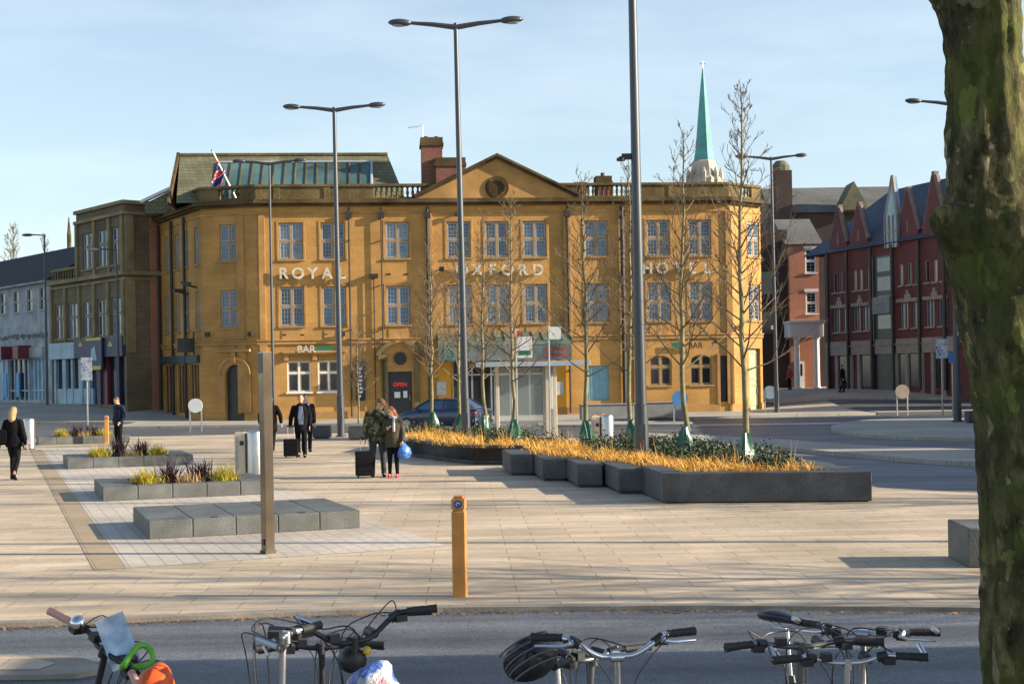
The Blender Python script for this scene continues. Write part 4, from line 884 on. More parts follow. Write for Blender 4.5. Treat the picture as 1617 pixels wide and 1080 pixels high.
# --- unseen brick rows added at the right, sized and gapped to shade the road
def terrace(label, x0, y0, x1, y1, h, dep, m):
    T = Bld('added_shade_terrace', label, 'building', Vector((x0, y0, 0)), Vector((x1, y1, 0)), 0, 'added brick terraces shading the street'); T_h = []
    n = max(1, int(T.L / 3))
    for k in range(n):
        u = T.L * (k + .5) / n
        for z in (1.0, 4.2): T_h.append((u - .55, u + .55, z, z + 1.7))
    w = MB(); shell(w, T, dep, h, T_h); w.build('wall', m, T.root, fix=False)
    for a in T_h: window(T.fr, T.root, a[0], a[2], 1.1, 1.7, 'tt', M_WHITE, M_DGLASS, None, mull=0, trans=(.5,))
    b = MB(); b.box(-.15, T.L + .15, -.15, dep + .15, h, h + .25); b.build('parapet', M_LSTONE, T.root); return T
terrace('added unseen two storey brick terrace nearest on the right', 25.5, 37.6, 25, 25.9, 6.3, 9, M_OBRICK)
terrace('added long two storey brick terrace shading the right street', 28.5, 61.6, 25.8, 39.2, 6.6, 9, M_OBRICK)
terrace('added far two storey brick terrace shading the right street', 29.5, 70.5, 28.7, 63.2, 7.4, 9, M_RBRICK)
terrace('added unseen low brick building shading beyond the far terrace', 30.4, 81, 30.2, 76.3, 4.5, 7, M_BRICK)  # unseen low building added to shade the street beside the hotel corner
# ------------------------------------------------------------------ stone benches and planters on the plaza
def slab_block(b, c, L, D, z0, z1, n, notch=True):
    """row of big stone blocks with open joints in local space: c = front left corner"""
    w = L / n
    for k in range(n):
        b.box(c[0] + k * w + .006, c[0] + (k + 1) * w - .006, c[1], c[1] + D, z0, z1)
bc = G(235, 852); bn = thing('stone_bench', 'wide low grey granite bench block nearest the steel post', 'bench', bc, R(20))
for k in range(5): b = MB(); b.box(k * .63 + .003, (k + 1) * .63 - .003, 0, 2.5, 0, .275); b.build('seat_block', M_GRAN, bn, bevel=.012)
b = MB()
for x in (.9, 2.2): b = MB(); b.box(x, x + .1, .02, .07, .276, .29); b.build('skate_stud', M_BLACK, bn)
M_PURP = mat('purple_sword_leaves', (.065, .035, .045), .5, var=.4, scale=6)
M_LIMEG = mat('lime_grass', (.50, .41, .04), .6, var=.35, scale=5)
M_TAN = mat('tan_dry_grass', (.42, .27, .12), .7, var=.3, scale=6)
def straw_mat():
    m, n, l, b = nodes_of('orange_winter_grass'); tc = n.new('ShaderNodeTexCoord')
    a = n.new('ShaderNodeTexNoise'); a.inputs['Scale'].default_value = 2.6; a.inputs['Detail'].default_value = 5; a.inputs['Roughness'].default_value = .75; l.new(tc.outputs['Object'], a.inputs['Vector'])
    r = ramp(n, [(.28, (.22, .20, .045)), (.4, (.70, .36, .07)), (.5, (.86, .55, .15)), (.58, (.80, .40, .08)), (.7, (.36, .15, .045))]); l.new(a.outputs[0], r.inputs[0])
    l.new(r.outputs[0], b.inputs['Base Color']); b.inputs['Roughness'].default_value = .7; b.inputs['Specular IOR Level'].default_value = .2; return m
M_ORG = straw_mat()
M_DKG = mat('dark_evergreen', (.035, .055, .02), .6, var=.5, scale=5)
def blades(b, c, n, L, w, rnd, spread=1.0, droop=.6, rad=.08, up=.2, seg=3):
    for _ in range(n):
        a = rnd.uniform(0, 2 * math.pi); e = rnd.uniform(up, 1.0); l = L * rnd.uniform(.6, 1.1)
        dirv = Vector((math.cos(a) * (1 - e * .75) * spread, math.sin(a) * (1 - e * .75) * spread, .35 + e)).normalized()
        p = Vector(c) + Vector((rnd.gauss(0, rad), rnd.gauss(0, rad), 0)); sd_ = Vector((-math.sin(a + rnd.uniform(-.8, .8)), math.cos(a), 0)).normalized()
        prev = None; i0 = len(b.v)
        for k in range(seg + 1):
            t = k / seg; ww = w * (1 - t * .85) * (.7 if k == 0 else 1)
            b.v += [tuple(p - sd_ * ww), tuple(p + sd_ * ww)]
            if k < seg: b.f.append((i0 + 2 * k, i0 + 2 * k + 1, i0 + 2 * k + 3, i0 + 2 * k + 2))
            d2 = dirv.copy(); d2.z -= droop * (t + .15) ** 1.6; d2.normalize(); p = p + d2 * (l / seg)
PR = random.Random(11)
def plant(kind, loc, label, k=1.0):
    b = MB(); r = random.Random(PR.random())
    if kind == 'grass': blades(b, (0, 0, 0), 430, .38 * k, .009, r, 1.1, .85, .11); m, n, g = M_LIMEG, 'grass_clump', 'lime grass clumps in the low planters'
    elif kind == 'sword': blades(b, (0, 0, 0), 95, .56 * k, .026, r, 1.1, .3, .09, .25); m, n, g = M_PURP, 'sword_plant', 'purple sword plants in the low planters'
    else: blades(b, (0, 0, 0), 200, .30 * k, .009, r, 1.3, .8, .13); m, n, g = M_TAN, 'dry_grass', 'dry tan tufts in the low planters'
    o = b.build(n, m, loc=loc, smooth=60, fix=False, rz=r.uniform(0, 6)); return tag(o, label, 'plant', g)
which = ('nearest low planter', 'middle low planter', 'farthest low planter')
for i, (fp, D_) in enumerate((((162, 792), 2.5), ((106, 741), 2.5), ((60, 703), 2.5))):
    c = G(*fp); pt = thing('stone_planter', ('grey granite planter with lime and purple plants nearest the bin', 'grey granite planter in middle of the diagonal row', 'grey granite planter farthest along beside the standing man')[i], 'planter', c, R(20), 'low granite planters in a diagonal row')
    L = 3.3; H = .28; rim = .36
    for k in range(5): w = L / 5; b = MB(); b.box(k * w + .005, (k + 1) * w - .005, 0, rim, 0, H); b.build('kerb_block', M_GRAN, pt, bevel=.012); b = MB(); b.box(k * w + .005, (k + 1) * w - .005, D_ - rim, D_, 0, H); b.build('kerb_block', M_GRAN, pt, bevel=.012)
    b = MB(); b.box(.005, rim + .25, rim + .005, D_ - rim - .005, 0, H); b.build('kerb_block', M_GRAN, pt, bevel=.012); b = MB(); b.box(L - rim - .25, L - .005, rim + .005, D_ - rim - .005, 0, H); b.build('kerb_block', M_GRAN, pt, bevel=.012)
    b = MB(); b.box(rim + .255, L - rim - .255, rim + .005, D_ - rim - .005, .05, H - .05); b.build('soil', M_SOIL, pt)
    Mx = Matrix.Translation(c) @ Matrix.Rotation(R(20), 4, 'Z')
    row = (('grass', .88, .8, 'yellow lime grass clump at left end of the %s'), ('sword', 1.4, 1.05, 'dark purple sword plant left of middle in the %s'), ('dry', 1.72, .7, 'low tan dry tuft between purple plants in the %s'), ('sword', 2.02, 1.1, 'dark purple sword plant right of middle in the %s'), ('grass', 2.45, .85, 'yellow lime grass clump at right end of the %s'))
    for kd, x, y, lb in row: plant(kd, Mx @ Vector((x, y + PR.uniform(-.1, .1), H - .05)), lb % which[i], PR.uniform(.9, 1.1))
# grey granite block at the right edge
c = G(1497, 879); br_ = thing('stone_bench', 'grey granite seat block half hidden by the plane tree', 'bench', c, R(-4))
b = MB(); b.box(0, 2.2, -1.0, 0, 0, .46); b.build('seat_block', M_GRAN, br_, bevel=.015); b = MB(); b.box(2.21, 4.4, -1.0, 0, 0, .46); b.build('seat_block', M_GRAN, br_, bevel=.015)
# dark blocks behind the plaza
for (px, py, wpx), lb in zip(((507, 693, 27), (566, 695, 32), (1541, 668, 22)), ('dark granite cube beside the man with suitcase', 'dark granite cube behind the hugging couple', 'dark granite cube behind the plane tree')):
    c = G(px, py); D = c.y; w = wpx * D / FPX
    bt = MB(); bt.box(-w / 2, w / 2, 0, w, .05, .5); bt.box(-w / 2 + .06, w / 2 - .06, .06, w - .06, 0, .05); o = bt.build('granite_cube', M_DGRAN, loc=c, bevel=.012); tag(o, lb, 'seat', 'dark granite cubes')
# ------------------------------------------------------------------ the two long tree planters
PH = .5
def planter_front(root, M, pts, H=PH, thick=.42, close=False):
    for k in range(len(pts) - 1):
        a, c = Vector(pts[k][:2]), Vector(pts[k + 1][:2]); d = (c - a).normalized(); n = Vector((-d.y, d.x))
        b = MB(); b.prism([a + d * .004, c - d * .004, c - d * .004 + n * thick, a + d * .004 + n * thick], .06, H); b.prism([a + d * .01 + n * .05, c - d * .01 + n * .05, c - d * .01 + n * (thick - .05), a + d * .01 + n * (thick - .05)], 0, .06)
        b.build('planter_block', M_DGRAN, root, bevel=.012)
def poly_in(p, poly):
    x, y = p; c = False; j = len(poly) - 1
    for i in range(len(poly)):
        if (poly[i][1] > y) != (poly[j][1] > y) and x < (poly[j][0] - poly[i][0]) * (y - poly[i][1]) / (poly[j][1] - poly[i][1]) + poly[i][0]: c = not c
        j = i
    return c
def edge_dist(p, pts):
    best = 9; p = Vector(p)
    for k in range(len(pts) - 1):
        a, c = Vector(pts[k][:2]), Vector(pts[k + 1][:2]); t = max(0, min(1, (p - a).dot(c - a) / (c - a).length_squared)); best = min(best, (p - a - (c - a) * t).length)
    return best
P1 = thing('tree_planter', 'long dark granite planter of orange grass behind the couple', 'planter', (0, 0, 0))
f1 = [(-3.5, 43.5), (-2.87, 40.7), (-2.17, 38.9), (-1.07, 36.7), (.25, 36.2)]
b1 = [(1.9, 36.9), (1.2, 39.5), (-.2, 43.5), (-1.6, 47.2), (-3.6, 47.0)]
planter_front(P1, None, f1); planter_front(P1, None, b1 + [(-3.9, 43.6)])
b = MB(); b.prism(f1 + b1, .1, PH - .06); b.build('soil', M_SOIL, P1)
P2 = thing('tree_planter', 'stepped dark granite planter with street trees in front', 'planter', (0, 0, 0))
blk = []
for px, py, pr in ((806, 751, 843), (857, 760, 895), (912, 770, 952), (977, 780, 1020), (1048, 795, 1371)):
    a = G(px, py); w = (pr - px) * a.y / FPX; blk.append((a, w))
fx = Vector((.9945, -.105, 0)); fy = Vector((-.085, .996, 0))
for k, (a, w) in enumerate(blk):
    H = .49 if k < 4 else .53; nb = MB(); dpt = 2.3 if k < 4 else .42
    def pz(u, v): q = a + fx * u + fy * v; return (q.x, q.y)
    nb.prism([pz(0, 0), pz(w, 0), pz(w, dpt), pz(0, dpt)], .05 if k < 4 else .02, H); nb.build('planter_block', M_DGRAN, P2, bevel=.015)
    nb = MB(); nb.prism([pz(.05, .05), pz(w - .05, .05), pz(w - .05, dpt - .05), pz(.05, dpt - .05)], 0, .05); nb.build('plinth', M_BLACK, P2)
    if k == 4:
        nb = MB(); nb.prism([pz(0, .425), pz(.42, .425), pz(.42, 2.3), pz(0, 2.3)], .02, H); nb.build('planter_block', M_DGRAN, P2, bevel=.015)
        nb = MB(); nb.prism([pz(w - .8, .425), pz(w, .425), pz(w - .1, 2.6), pz(w - .9, 2.6)], .02, H); nb.build('planter_block', M_DGRAN, P2, bevel=.015)
eR = blk[4][0] + fx * blk[4][1]
bk2 = [(eR.x - .2, eR.y + 2.7), (5.6, 30.5), (4.7, 34), (3.4, 37.6), (1.9, 36.6)]
planter_front(P2, None, [(eR.x - .05, eR.y + 2.66)] + bk2[1:])
soil2 = [(.3, 34.4), (.75, 32.2), (1.35, 30.5), (2.1, 28.9), (3.0, 26.8), (3.1, 25.5), (eR.x - .8, eR.y + .45), (eR.x - .9, eR.y + 2.6)] + bk2[1:]
b = MB(); b.prism(soil2, .1, PH - .05); b.build('soil', M_SOIL, P2)
def bed(poly, front, name_mat, n_g, n_s, seed, gdepth):
    r = random.Random(seed); g = MB(); s = MB(); xs_ = [p[0] for p in poly]; ys_ = [p[1] for p in poly]; cg = cs = 0; tries = 0
    while (cg < n_g or cs < n_s) and tries < 60000:
        tries += 1; p = (r.uniform(min(xs_), max(xs_)), r.uniform(min(ys_), max(ys_)))
        if not poly_in(p, poly): continue
        d = edge_dist(p, front)
        if d < gdepth and cg < n_g:
            
            hv = noise.noise(Vector((p[0] * 1.7, p[1] * 1.7, 3))); cg += 1
            if hv < -.28 and r.random() < .75: continue
            blades(g, (p[0], p[1], PH - .06), r.randint(22, 46), max(.12, .30 + .22 * hv) * r.uniform(.75, 1.25), .0095, r, 1.6, 1.1, .09)
            if r.random() < .12: blades(g, (p[0], p[1], PH - .06), 3, .62, .005, r, .5, .3, .03, .7)
        elif d >= gdepth * .8 and cs < n_s:
            cs += 1; c = Vector((p[0], p[1], PH - .1)); hh = r.uniform(.22, .46)
            for _ in range(60):
                a = r.uniform(0, 6.28); rr_ = r.random() ** .5 * .27; q = c + Vector((math.cos(a) * rr_, math.sin(a) * rr_, r.random() * hh * (1.15 - (rr_ / .3) ** 2))); e1 = Vector((r.gauss(0, 1), r.gauss(0, 1), r.gauss(0, .6))).normalized() * .04; e2 = e1.cross(Vector((r.gauss(0, 1), r.gauss(0, 1), 1))).normalized() * .022
                s.q(q - e1, q + e2, q + e1, q - e2)
    o = g.build('bed_grass', M_ORG, fix=False); tag(o, kind='stuff'); o = s.build('bed_shrubs', M_DKG, fix=False); tag(o, kind='stuff')
bed(f1 + b1, f1 + [(1.9, 36.9)], None, 210, 130, 1, 1.5)
fr2 = [(.3, 34.4), (.75, 32.2), (1.35, 30.5), (2.1, 28.9), (3.0, 26.8), (3.1, 25.5), (eR.x - .8, eR.y + .45)]
bed(soil2, fr2, None, 260, 260, 2, 1.35)
# ------------------------------------------------------------------ young bare street trees
M_TRUNK = mat('green_stained_bark', (.23, .20, .10), .85, var=.35, scale=6, bump=.3, bscale=30, var2=.3, scale2=1.5)
M_TWIG = mat('tan_twigs', (.165, .12, .072), .85, var=.3, scale=3)
def bare_tree(seed, h, r0=.062, low=1.75, nb=56, spread=2.0, up=1.0, twig=.0065):
    r = random.Random(seed); t = MB(); c = MB(); pts = []; rad = []
    for k in range(13):
        s = k / 12; pts.append(Vector((r.gauss(0, .02) * (k > 0) + .05 * math.sin(s * 5 + seed), r.gauss(0, .02) * (k > 0), h * s))); rad.append(max(.008, r0 * (1 - s) ** .75 + .006) * (1.25 if k == 0 else 1))
    t.tube(pts, rad, 9)
    def at(z): s = min(.999, z / h) * 12; i = int(s); return pts[i].lerp(pts[i + 1], s - i), rad[i]
    def limb(p, d, l, rr, depth):
        n = 4 if depth == 0 else (3 if depth == 1 else 2); q = [p]; rs = [rr]; dd = d.copy(); nodes = []
        for k in range(n):
            dd = (dd + Vector((r.gauss(0, .12), r.gauss(0, .12), .14 * up + r.gauss(0, .08)))).normalized(); q.append(q[-1] + dd * l / n); rs.append(max(twig * .7, rr * (1 - (k + 1) / n * .8))); nodes.append((q[-1], dd.copy()))
        c.tube(q, rs, 4 if depth == 0 else 3, cap=False)
        if depth < 2:
            m = r.randint(3, 6) if depth == 0 else r.randint(2, 4)
            for j in range(m):
                f = r.uniform(.2, 1.0); i = min(n - 1, int(f * n)); pp = q[i].lerp(q[i + 1], f * n - i if f < 1 else 1)
                ax = Vector((r.gauss(0, 1), r.gauss(0, 1), r.gauss(0, .5))).normalized(); d2 = (nodes[i][1] + ax * .75).normalized()
                limb(pp, d2, l * r.uniform(.25, .5), max(twig, rr * .45), depth + 1)
    for k in range(nb):
        s = (k + r.random()) / nb; z = low + (h * .97 - low) * s ** .9; p, tr = at(z); a = k * 2.4 + r.uniform(-.4, .4); e = R(r.uniform(14, 42) + 22 * s)
        limb(p, Vector((math.cos(a) * math.cos(e), math.sin(a) * math.cos(e), math.sin(e))), spread * (.24 + .76 * (1 - s) ** 1.5) * r.uniform(.7, 1.1), max(twig * 1.3, min(.022, tr * .45)), 0)
    return t, c
protos = []
def make_tree(seed, h, label, loc, rz=0, group='young bare street trees in the planters', **kw):
    t, c = bare_tree(seed, h, **kw); o = thing('street_tree', label, 'tree', loc, rz, group); t.build('trunk', M_TRUNK, o, smooth=50, fix=False); c.build('crown', M_TWIG, o, fix=False); return o
def plc(px, py, z): return G(px, py, z)
tl = [(1178, 736, 7.6, 'bare young tree rightmost in stepped planter with green bag'), (1083, 720, 7.3, 'bare young tree second from right in the stepped planter'), (998, 702, 7.6, 'bare young tree just behind the tallest lamp pole'), (926, 704, 7.1, 'bare young tree with wide low whorl beside bus shelter'),
      (812, 700, 6.9, 'bare young tree directly in front of bus shelter post'), (766, 690, 6.8, 'bare young tree between big lamp pole and bus shelter'), (727, 686, 6.8, 'bare young tree hugging the left side of lamp pole'), (684, 680, 6.7, 'bare young tree leftmost in planter before the blue car')]
treeobjs = []
for k, (px, py, h, lb) in enumerate(tl):
    if k < 4: o = make_tree(21 + k, h, lb, G(px, py, PH - .1)); protos.append((o, h))
    else: src, sh = protos[k % 4]; o = dupat(src, G(px, py, PH - .1), 1.3 + k, lb); s = h / sh; o.scale = (s, s, s)
    treeobjs.append(o)
o = dupat(protos[2][0], G(566, 668), 2.2, 'small thin bare tree between dark banner and couple'); o.scale = (.72, .72, .72); o['group'] = 'young bare street trees in the planters'
M_BAG = mat('green_watering_bag', (.012, .085, .04), .38, var=.35, scale=5, bump=.5, bscale=9, spec=.6)
M_STRAP = mat('pale_green_strap', (.25, .38, .24), .6)
bag_lbs = ['green watering bag on the rightmost planter tree', 'green watering bag on second tree from the right', 'green watering bag behind the tall lamp pole', 'green watering bag on the tree beside shelter', 'green watering bag on the tree before shelter post', 'green watering bag between lamp pole and shelter', 'green watering bag left of the lamp pole', 'green watering bag on leftmost tree before the car']
for k, (px, py, h, lb) in enumerate(tl):
    r = random.Random(k + 5); g = thing('watering_bag', bag_lbs[k], 'tree bag', G(px, py, PH - .08), r.uniform(0, 6), 'green watering bags round tree trunks'); b = MB(); n = 16; i0 = 0; prof = [(.17, 0), (.21, .08), (.20, .2), (.165, .36), (.125, .5), (.09, .6), (.075, .66)]
    ph = [r.uniform(0, 6) for _ in range(3)]
    for rr_, z in prof:
        for j in range(n):
            t = 2 * math.pi * j / n; q = rr_ * (1 + .16 * math.sin(3 * t + ph[0] + z * 5) + .1 * math.sin(5 * t + ph[1])); b.v.append((q * math.cos(t), q * math.sin(t), z))
    for a in range(len(prof) - 1):
        for j in range(n): l_ = (j + 1) % n; b.f.append((a * n + j, a * n + l_, (a + 1) * n + l_, (a + 1) * n + j))
    b.build('bag', M_BAG, g, smooth=35); b = MB(); b.tube([(.09, -.02, .62), (.15, .05, .4), (.235, .08, .1)], .013, 5); b.tube([(-.08, .03, .62), (-.16, -.03, .4), (-.23, -.08, .12)], .013, 5); b.build('strap', M_STRAP, g)
# unseen trees added right of the plaza for the long thin shadows of their trunks
for k, (x, y) in enumerate(((15.5, 14.2), (19.0, 22.8), (17.2, 12.6))):
    o = dupat(protos[k % 4][0], (x, y, 0), k * 2.1, ('added unseen bare tree right of plaza near the granite seat', 'added unseen bare tree right of plaza by the street corner', 'added unseen bare tree right of plaza beside the near kerb', 'added unseen stout tree right of plaza behind the granite seat', 'added unseen stout tree right of plaza before the long terrace', 'added unseen bare tree right of plaza at the road edge')[k]); o['group'] = 'bare trees added right of the plaza for their shadows'; o.scale = (1.7, 1.7, 1.15)
# ------------------------------------------------------------------ street lamps
def lamp_post(name, label, loc, h, half, rz=0.0, r0=.14, lean=0.0, heads=2, tilt=0.03):
    o = thing(name, label, 'street lamp', loc, 0, 'tall grey street lamps', rot=(0, lean, rz))
    b = MB(); b.tube([(0, 0, -.1), (0, 0, 1.6), (0, 0, 1.62), (0, 0, h)], [r0, r0, r0 * .82, r0 * .5], 14); b.lathe([(r0 * 1.5, 0), (r0 * 1.5, .04), (r0 * 1.02, .06)], n=14); b.build('pole', M_POLE, o, smooth=40)
    b = MB(); b.box(-.07, .07, -r0 - .012, -r0 + .02, .5, 1.2); b.build('access_door', M_POLE, o)
    for s in ((-1, 1) if heads == 2 else (-1,)):
        b = MB(); b.tube([(0, 0, h - .12), (s * half * .35, 0, h - .02), (s * (half - .42), 0, h + half * tilt)], [.085, .07, .045], 8); b.build('arm', M_POLE, o, smooth=40)
        b = MB(); zc = h + half * tilt; M = Matrix.Rotation(-s * .05, 3, 'Y')
        prof = []
        b.ell((s * (half - .28), 0, zc), (.36, .17, .11), 14, 8, M)
        ho = b.build('lamp_head', M_POLE, o, smooth=50); b = MB(); b.ell((s * (half - .26), 0, zc - .06), (.24, .12, .065), 12, 6); b.build('lens', M_LEAD, ho, smooth=50)
    return o
L1 = lamp_post('street_lamp', 'tall thick grey lamp pole in stepped planter running out of frame', P(1014, 718, 30.6).xy.to_3d(), 13.6, 1.9, lean=-.004, r0=.15)
b = MB(); b.obox((-.2, 0, 6.95), (.2, .12, .12)); b.lathe([(.09, 0), (.1, .05), (.02, .1)], (-.32, 0, 6.86), 10); b.build('camera_dome', M_BLACK, L1)
def lp(px, D): q = P(px, 592, D); return (q.x, D, 0)
def lean_for(px0, px1, D, h): return (px1 - px0) * D / FPX / h
lamp_post('street_lamp', 'tall grey double lamp in the rear planter', lp(734.5, 42.2), 12.75, 1.93, r0=.135, lean=-.008)
lamp_post('street_lamp', 'tall grey double lamp standing behind the suitcase man', lp(537, 55.5), 12.85, 1.93, r0=.15, lean=-.004)
lamp_post('street_lamp', 'slim grey double lamp rising behind the square steel post', lp(431, 76), 13.9, 1.9, r0=.11, lean=0)
lamp_post('street_lamp', 'grey double lamp at right corner of the hotel', lp(1226, 78), 14.0, 1.9, r0=.13, lean=-.006)
lamp_post('street_lamp', 'dark double lamp half hidden behind the plane tree', lp(1511, 60), 13.5, 1.92, r0=.17, lean=.0)
for k, (x, y) in enumerate(((19, 17.2), (24, 23.0))): lamp_post('street_lamp', ('added unseen double lamp right of plaza beside the long brick terrace', 'added unseen double lamp right of plaza across the near road')[k], (x, y, 0), 12.8, 1.93, rz=.5)  # unseen lamps added right of the plaza for their thin pole shadows
for (px, D, h, lb) in ((74, 92, 11.0, 'small grey single lamp before the white shop terrace'), (187, 84, 9.8, 'small grey single lamp before the stone shops')):
    q = P(px, 600, D); o = thing('street_lamp', lb, 'street lamp', (q.x, q.y, gz(q.x, q.y)), 0, 'small single street lamps'); b = MB(); b.tube([(0, 0, -.2), (0, 0, h)], [.1, .055], 8); b.build('pole', M_POLE, o, smooth=40); b = MB(); b.tube([(0, 0, h - .04), (-.9, 0, h + .02)], .04, 6); b.build('arm', M_POLE, o); b = MB(); b.ell((-1.1 if px < 100 else -1.3, 0, h), (.38, .16, .1), 10, 6); b.build('lamp_head', M_STEELD if px > 100 else M_POLE, o, smooth=50)
# ------------------------------------------------------------------ posts, bollards, bins, signs
q = G(423.5, 874); wp = thing('steel_post', 'tall square brushed steel post standing on the pale paving', 'post', q, R(-40), rot=(0, 0, R(38)))
b = MB(); s_ = .066; b.box(-s_, s_, -s_, s_, 0, 2.66); b.build('shaft', M_STEELP, wp, bevel=.006, seg=2); b = MB(); b.box(-s_ - .012, s_ + .012, -s_ - .012, s_ + .012, 0, .05); b.build('base_plate', M_STEELP, wp)
b = MB(); b.box(-s_ - .004, -s_ - .001, -s_ + .012, s_ - .012, 2.38, 2.64); b.build('head_panel', M_POLE, wp)
b = MB(); b.box(-s_ - .01, -s_ - .001, -.03, .03, .12, .2); b.build('access_cover', M_BLACK, wp)
def bollard(label, loc, h, w, rz, disc=True):
    o = thing('wooden_bollard', label, 'bollard', loc, rz, 'square timber bollards'); b = MB(); s = w / 2; b.box(-s, s, -s, s, -.05, h * .85); b.build('shaft', M_WOOD, o, bevel=.008); b = MB(); b.box(-s + .012, s - .012, -s + .012, s - .012, h * .85, h * .87); b.box(-s, s, -s, s, h * .87, h - .03); b.prism([(-s + .02, -s + .02), (s - .02, -s + .02), (s - .02, s - .02), (-s + .02, s - .02)], h - .03, h); b.build('cap', M_WOOD, o, bevel=.006)
    if disc:
        b = MB(); ring(b, (0, -s, h * .92), 0, .043, -.006, .0, 18); d = b.build('badge', mat('badge_blue', (.03, .07, .30), .35), o); b = MB(); ring(b, (0, -s, h * .92), .011, .024, -.009, -.0061, 14, 0, 4.2); b.build('emblem', mat('badge_pale', (.45, .5, .6), .4), d)
    return o
bl0 = bollard('orange timber bollard with blue badge on the near kerb', G(727, 941), 1.05, .142, R(-6))
for px, D, lb in ((167, 53, 'small distant timber bollard beside the standing man'), (938, 43.5, 'left timber bollard of pair behind the planter'), (950.5, 44.2, 'right timber bollard of pair behind the planter')): dupat(bl0, lp(px, D), R(8), lb)
M_BINP = mat('beige_bin_panel', (.60, .51, .38), .5, var=.1)
def litter_bin(label, loc, h=1.08, r=.21, rz=0.0):
    o = thing('litter_bin', label, 'bin', loc, rz, 'steel litter bins'); b = MB(); b.lathe([(r, .04), (r, h - .08), (r * .92, h - .03), (r * .5, h), (.01, h + .005)], (.13, 0, 0), 20); b.build('body', M_STEEL, o, smooth=40); b = MB(); b.lathe([(r * .9, 0), (r * .9, .045)], (.13, 0, 0), 20); b.build('base', M_BLACK, o)
    b = MB(); b.box(-.33, -.085, -.13, .13, .03, h - .03); b.build('side_panel', M_BINP, o, bevel=.02); b = MB(); b.box(-.32, -.26, -.15, -.141, .1, h - .12); b.build('hinge_strip', M_STEELD, o); b = MB(); b.box(-.20, -.11, -.16, -.141, h - .34, h - .24); b.build('slot', M_BLACK, o); return o
bn0 = litter_bin('tall steel litter bin just behind the nearest planter', lp(392, 34.0))
dupat(bn0, lp(38, 49.5), .3, 'steel litter bin beside the blonde woman'); dupat(bn0, lp(950, 42.0), 0, 'steel litter bin behind the long stepped planter')
def disc_sign(label, px, py_base, r, cpx, rz=0.0, face=None, D=None):
    q = G(px, py_base) if D is None else Vector(lp(px, D)); o = thing('disc_sign', label, 'sign', (q.x, q.y, q.z + gz(q.x, q.y)), rz, 'round signs on two legged hoops'); w = .27; top = 1.0
    for s in (-1, 1): b = MB(); b.tube([(s * w, 0, -.12), (s * w, 0, top - .15), (s * w * .8, 0, top + .05)], .035, 8); b.build('leg', M_STEEL, o, smooth=40)
    b = MB(); b.lathe([(r, -.025), (r, .025)], n=28); d = b.build('disc', face or M_WHITE, o, loc=(0, -.05, top + .1), rot=(R(90), 0, 0)); return o
disc_sign('round white sign on hoop before the arched doorway', 309.5, 677, .34, 0)
disc_sign('round tan sign on hoop by the right island', 1425, 652, .36, 0, face=mat('tan_sign_face', (.58, .46, .33), .6))
disc_sign('round grey sign back at right corner of hotel', 1216, 651, .36, 0, face=M_LEAD)
disc_sign('round blue sign on hoop left of second tree', 1074, 668, .36, 0, face=mat('blue_sign_face', (.10, .30, .60), .5))
M_PATT = brickmat('diagonal_patterned_panel', (.55, .58, .62), (.10, .14, .26), (.5, .5, .52), .16, .16, .02, stain=0, bump=0, rough=.5)
for px, D, lb, h0, h1 in ((137, 78, 'patterned panel sign on post before the stone shops', 2.4, 3.65), (1488, 70, 'patterned panel sign on post beside dark lamp pole', 2.75, 3.7)):
    q = P(px, 600, D); o = thing('panel_sign', lb, 'sign', (q.x, D, gz(q.x, D)), 0, 'patterned panel signs on posts'); b = MB(); b.tube([(0, .03, -.15), (0, .03, h1)], .045, 8); b.build('post', M_STEELD, o); b = MB(); b.box(-.3, .3, -.05, -.02, h0, h1); b.build('panel', M_PATT, o)
    if px > 1000: b = MB(); b.box(.32, .62, -.05, -.02, h0 - .25, h0 + .3); b.build('blue_plate', mat('blue_plate', (.06, .17, .50), .5), o); b = MB(); b.tube([(.5, .02, -.15), (.5, .02, h0 + .2)], .035, 6); b.build('post', M_STEELD, o)
# grey cabinets before the hotel
for px, py, w, h, lb in ((960, 664, 2.6, .75, 'long grey cabinet left of tall lamp pole'), (1046, 660, 2.3, .75, 'long grey cabinet right of tall lamp pole')):
    q = G(px, py); o = thing('grey_cabinet', lb, 'cabinet', q, R(4), 'long grey cabinets before the hotel'); b = MB(); b.box(-w / 2, w / 2, 0, .7, .05, h); b.build('body', M_BANDST, o, bevel=.03); b = MB(); b.box(-w / 2 - .04, w / 2 + .04, -.04, .74, h + .001, h + .06); b.build('lid', M_BANDST, o, bevel=.02)
# bus shelter
q = P(850, 592, 52.0); bs = thing('bus_shelter', 'glass bus shelter with pale posts in front of hotel entrance', 'bus shelter', (q.x, 52, 0), R(3))
xl, xr = (785 - 850) * 52 / FPX, (876 - 850) * 52 / FPX
for x, y in ((xl, 0), (.32, 0), (xr, 0), (xl, 1.5), (.32, 1.5), (xr, 1.5)): b = MB(); b.box(x - .06, x + .06, y - .06, y + .06, 0, 2.62); b.build('post', M_BINP if y == 0 else M_STEELD, bs, bevel=.01)
b = MB(); b.box(xl - .7, xr + 1.2, -.35, 1.75, 2.625, 2.72); b.box(xl - .78, xr + 1.28, -.43, -.351, 2.6, 2.78); b.build('roof', M_LEAD, bs, bevel=.01)
for x0, x1 in ((xl + .07, .25), (.39, xr - .07)):
    b = MB(); b.box(x0, x1, 1.49, 1.51, .35, 2.5); b.build('glass_pane', M_CLEAR, bs)
    b = MB(); b.box(x0, x1, 1.46, 1.54, .27, .345); b.box(x0, x1, 1.46, 1.54, 2.505, 2.57); b.build('rail', M_STEELD, bs)
b = MB(); b.box(xr - .02, xr + .02, .1, 1.4, .3, 2.5); b.build('glass_pane', M_CLEAR, bs)
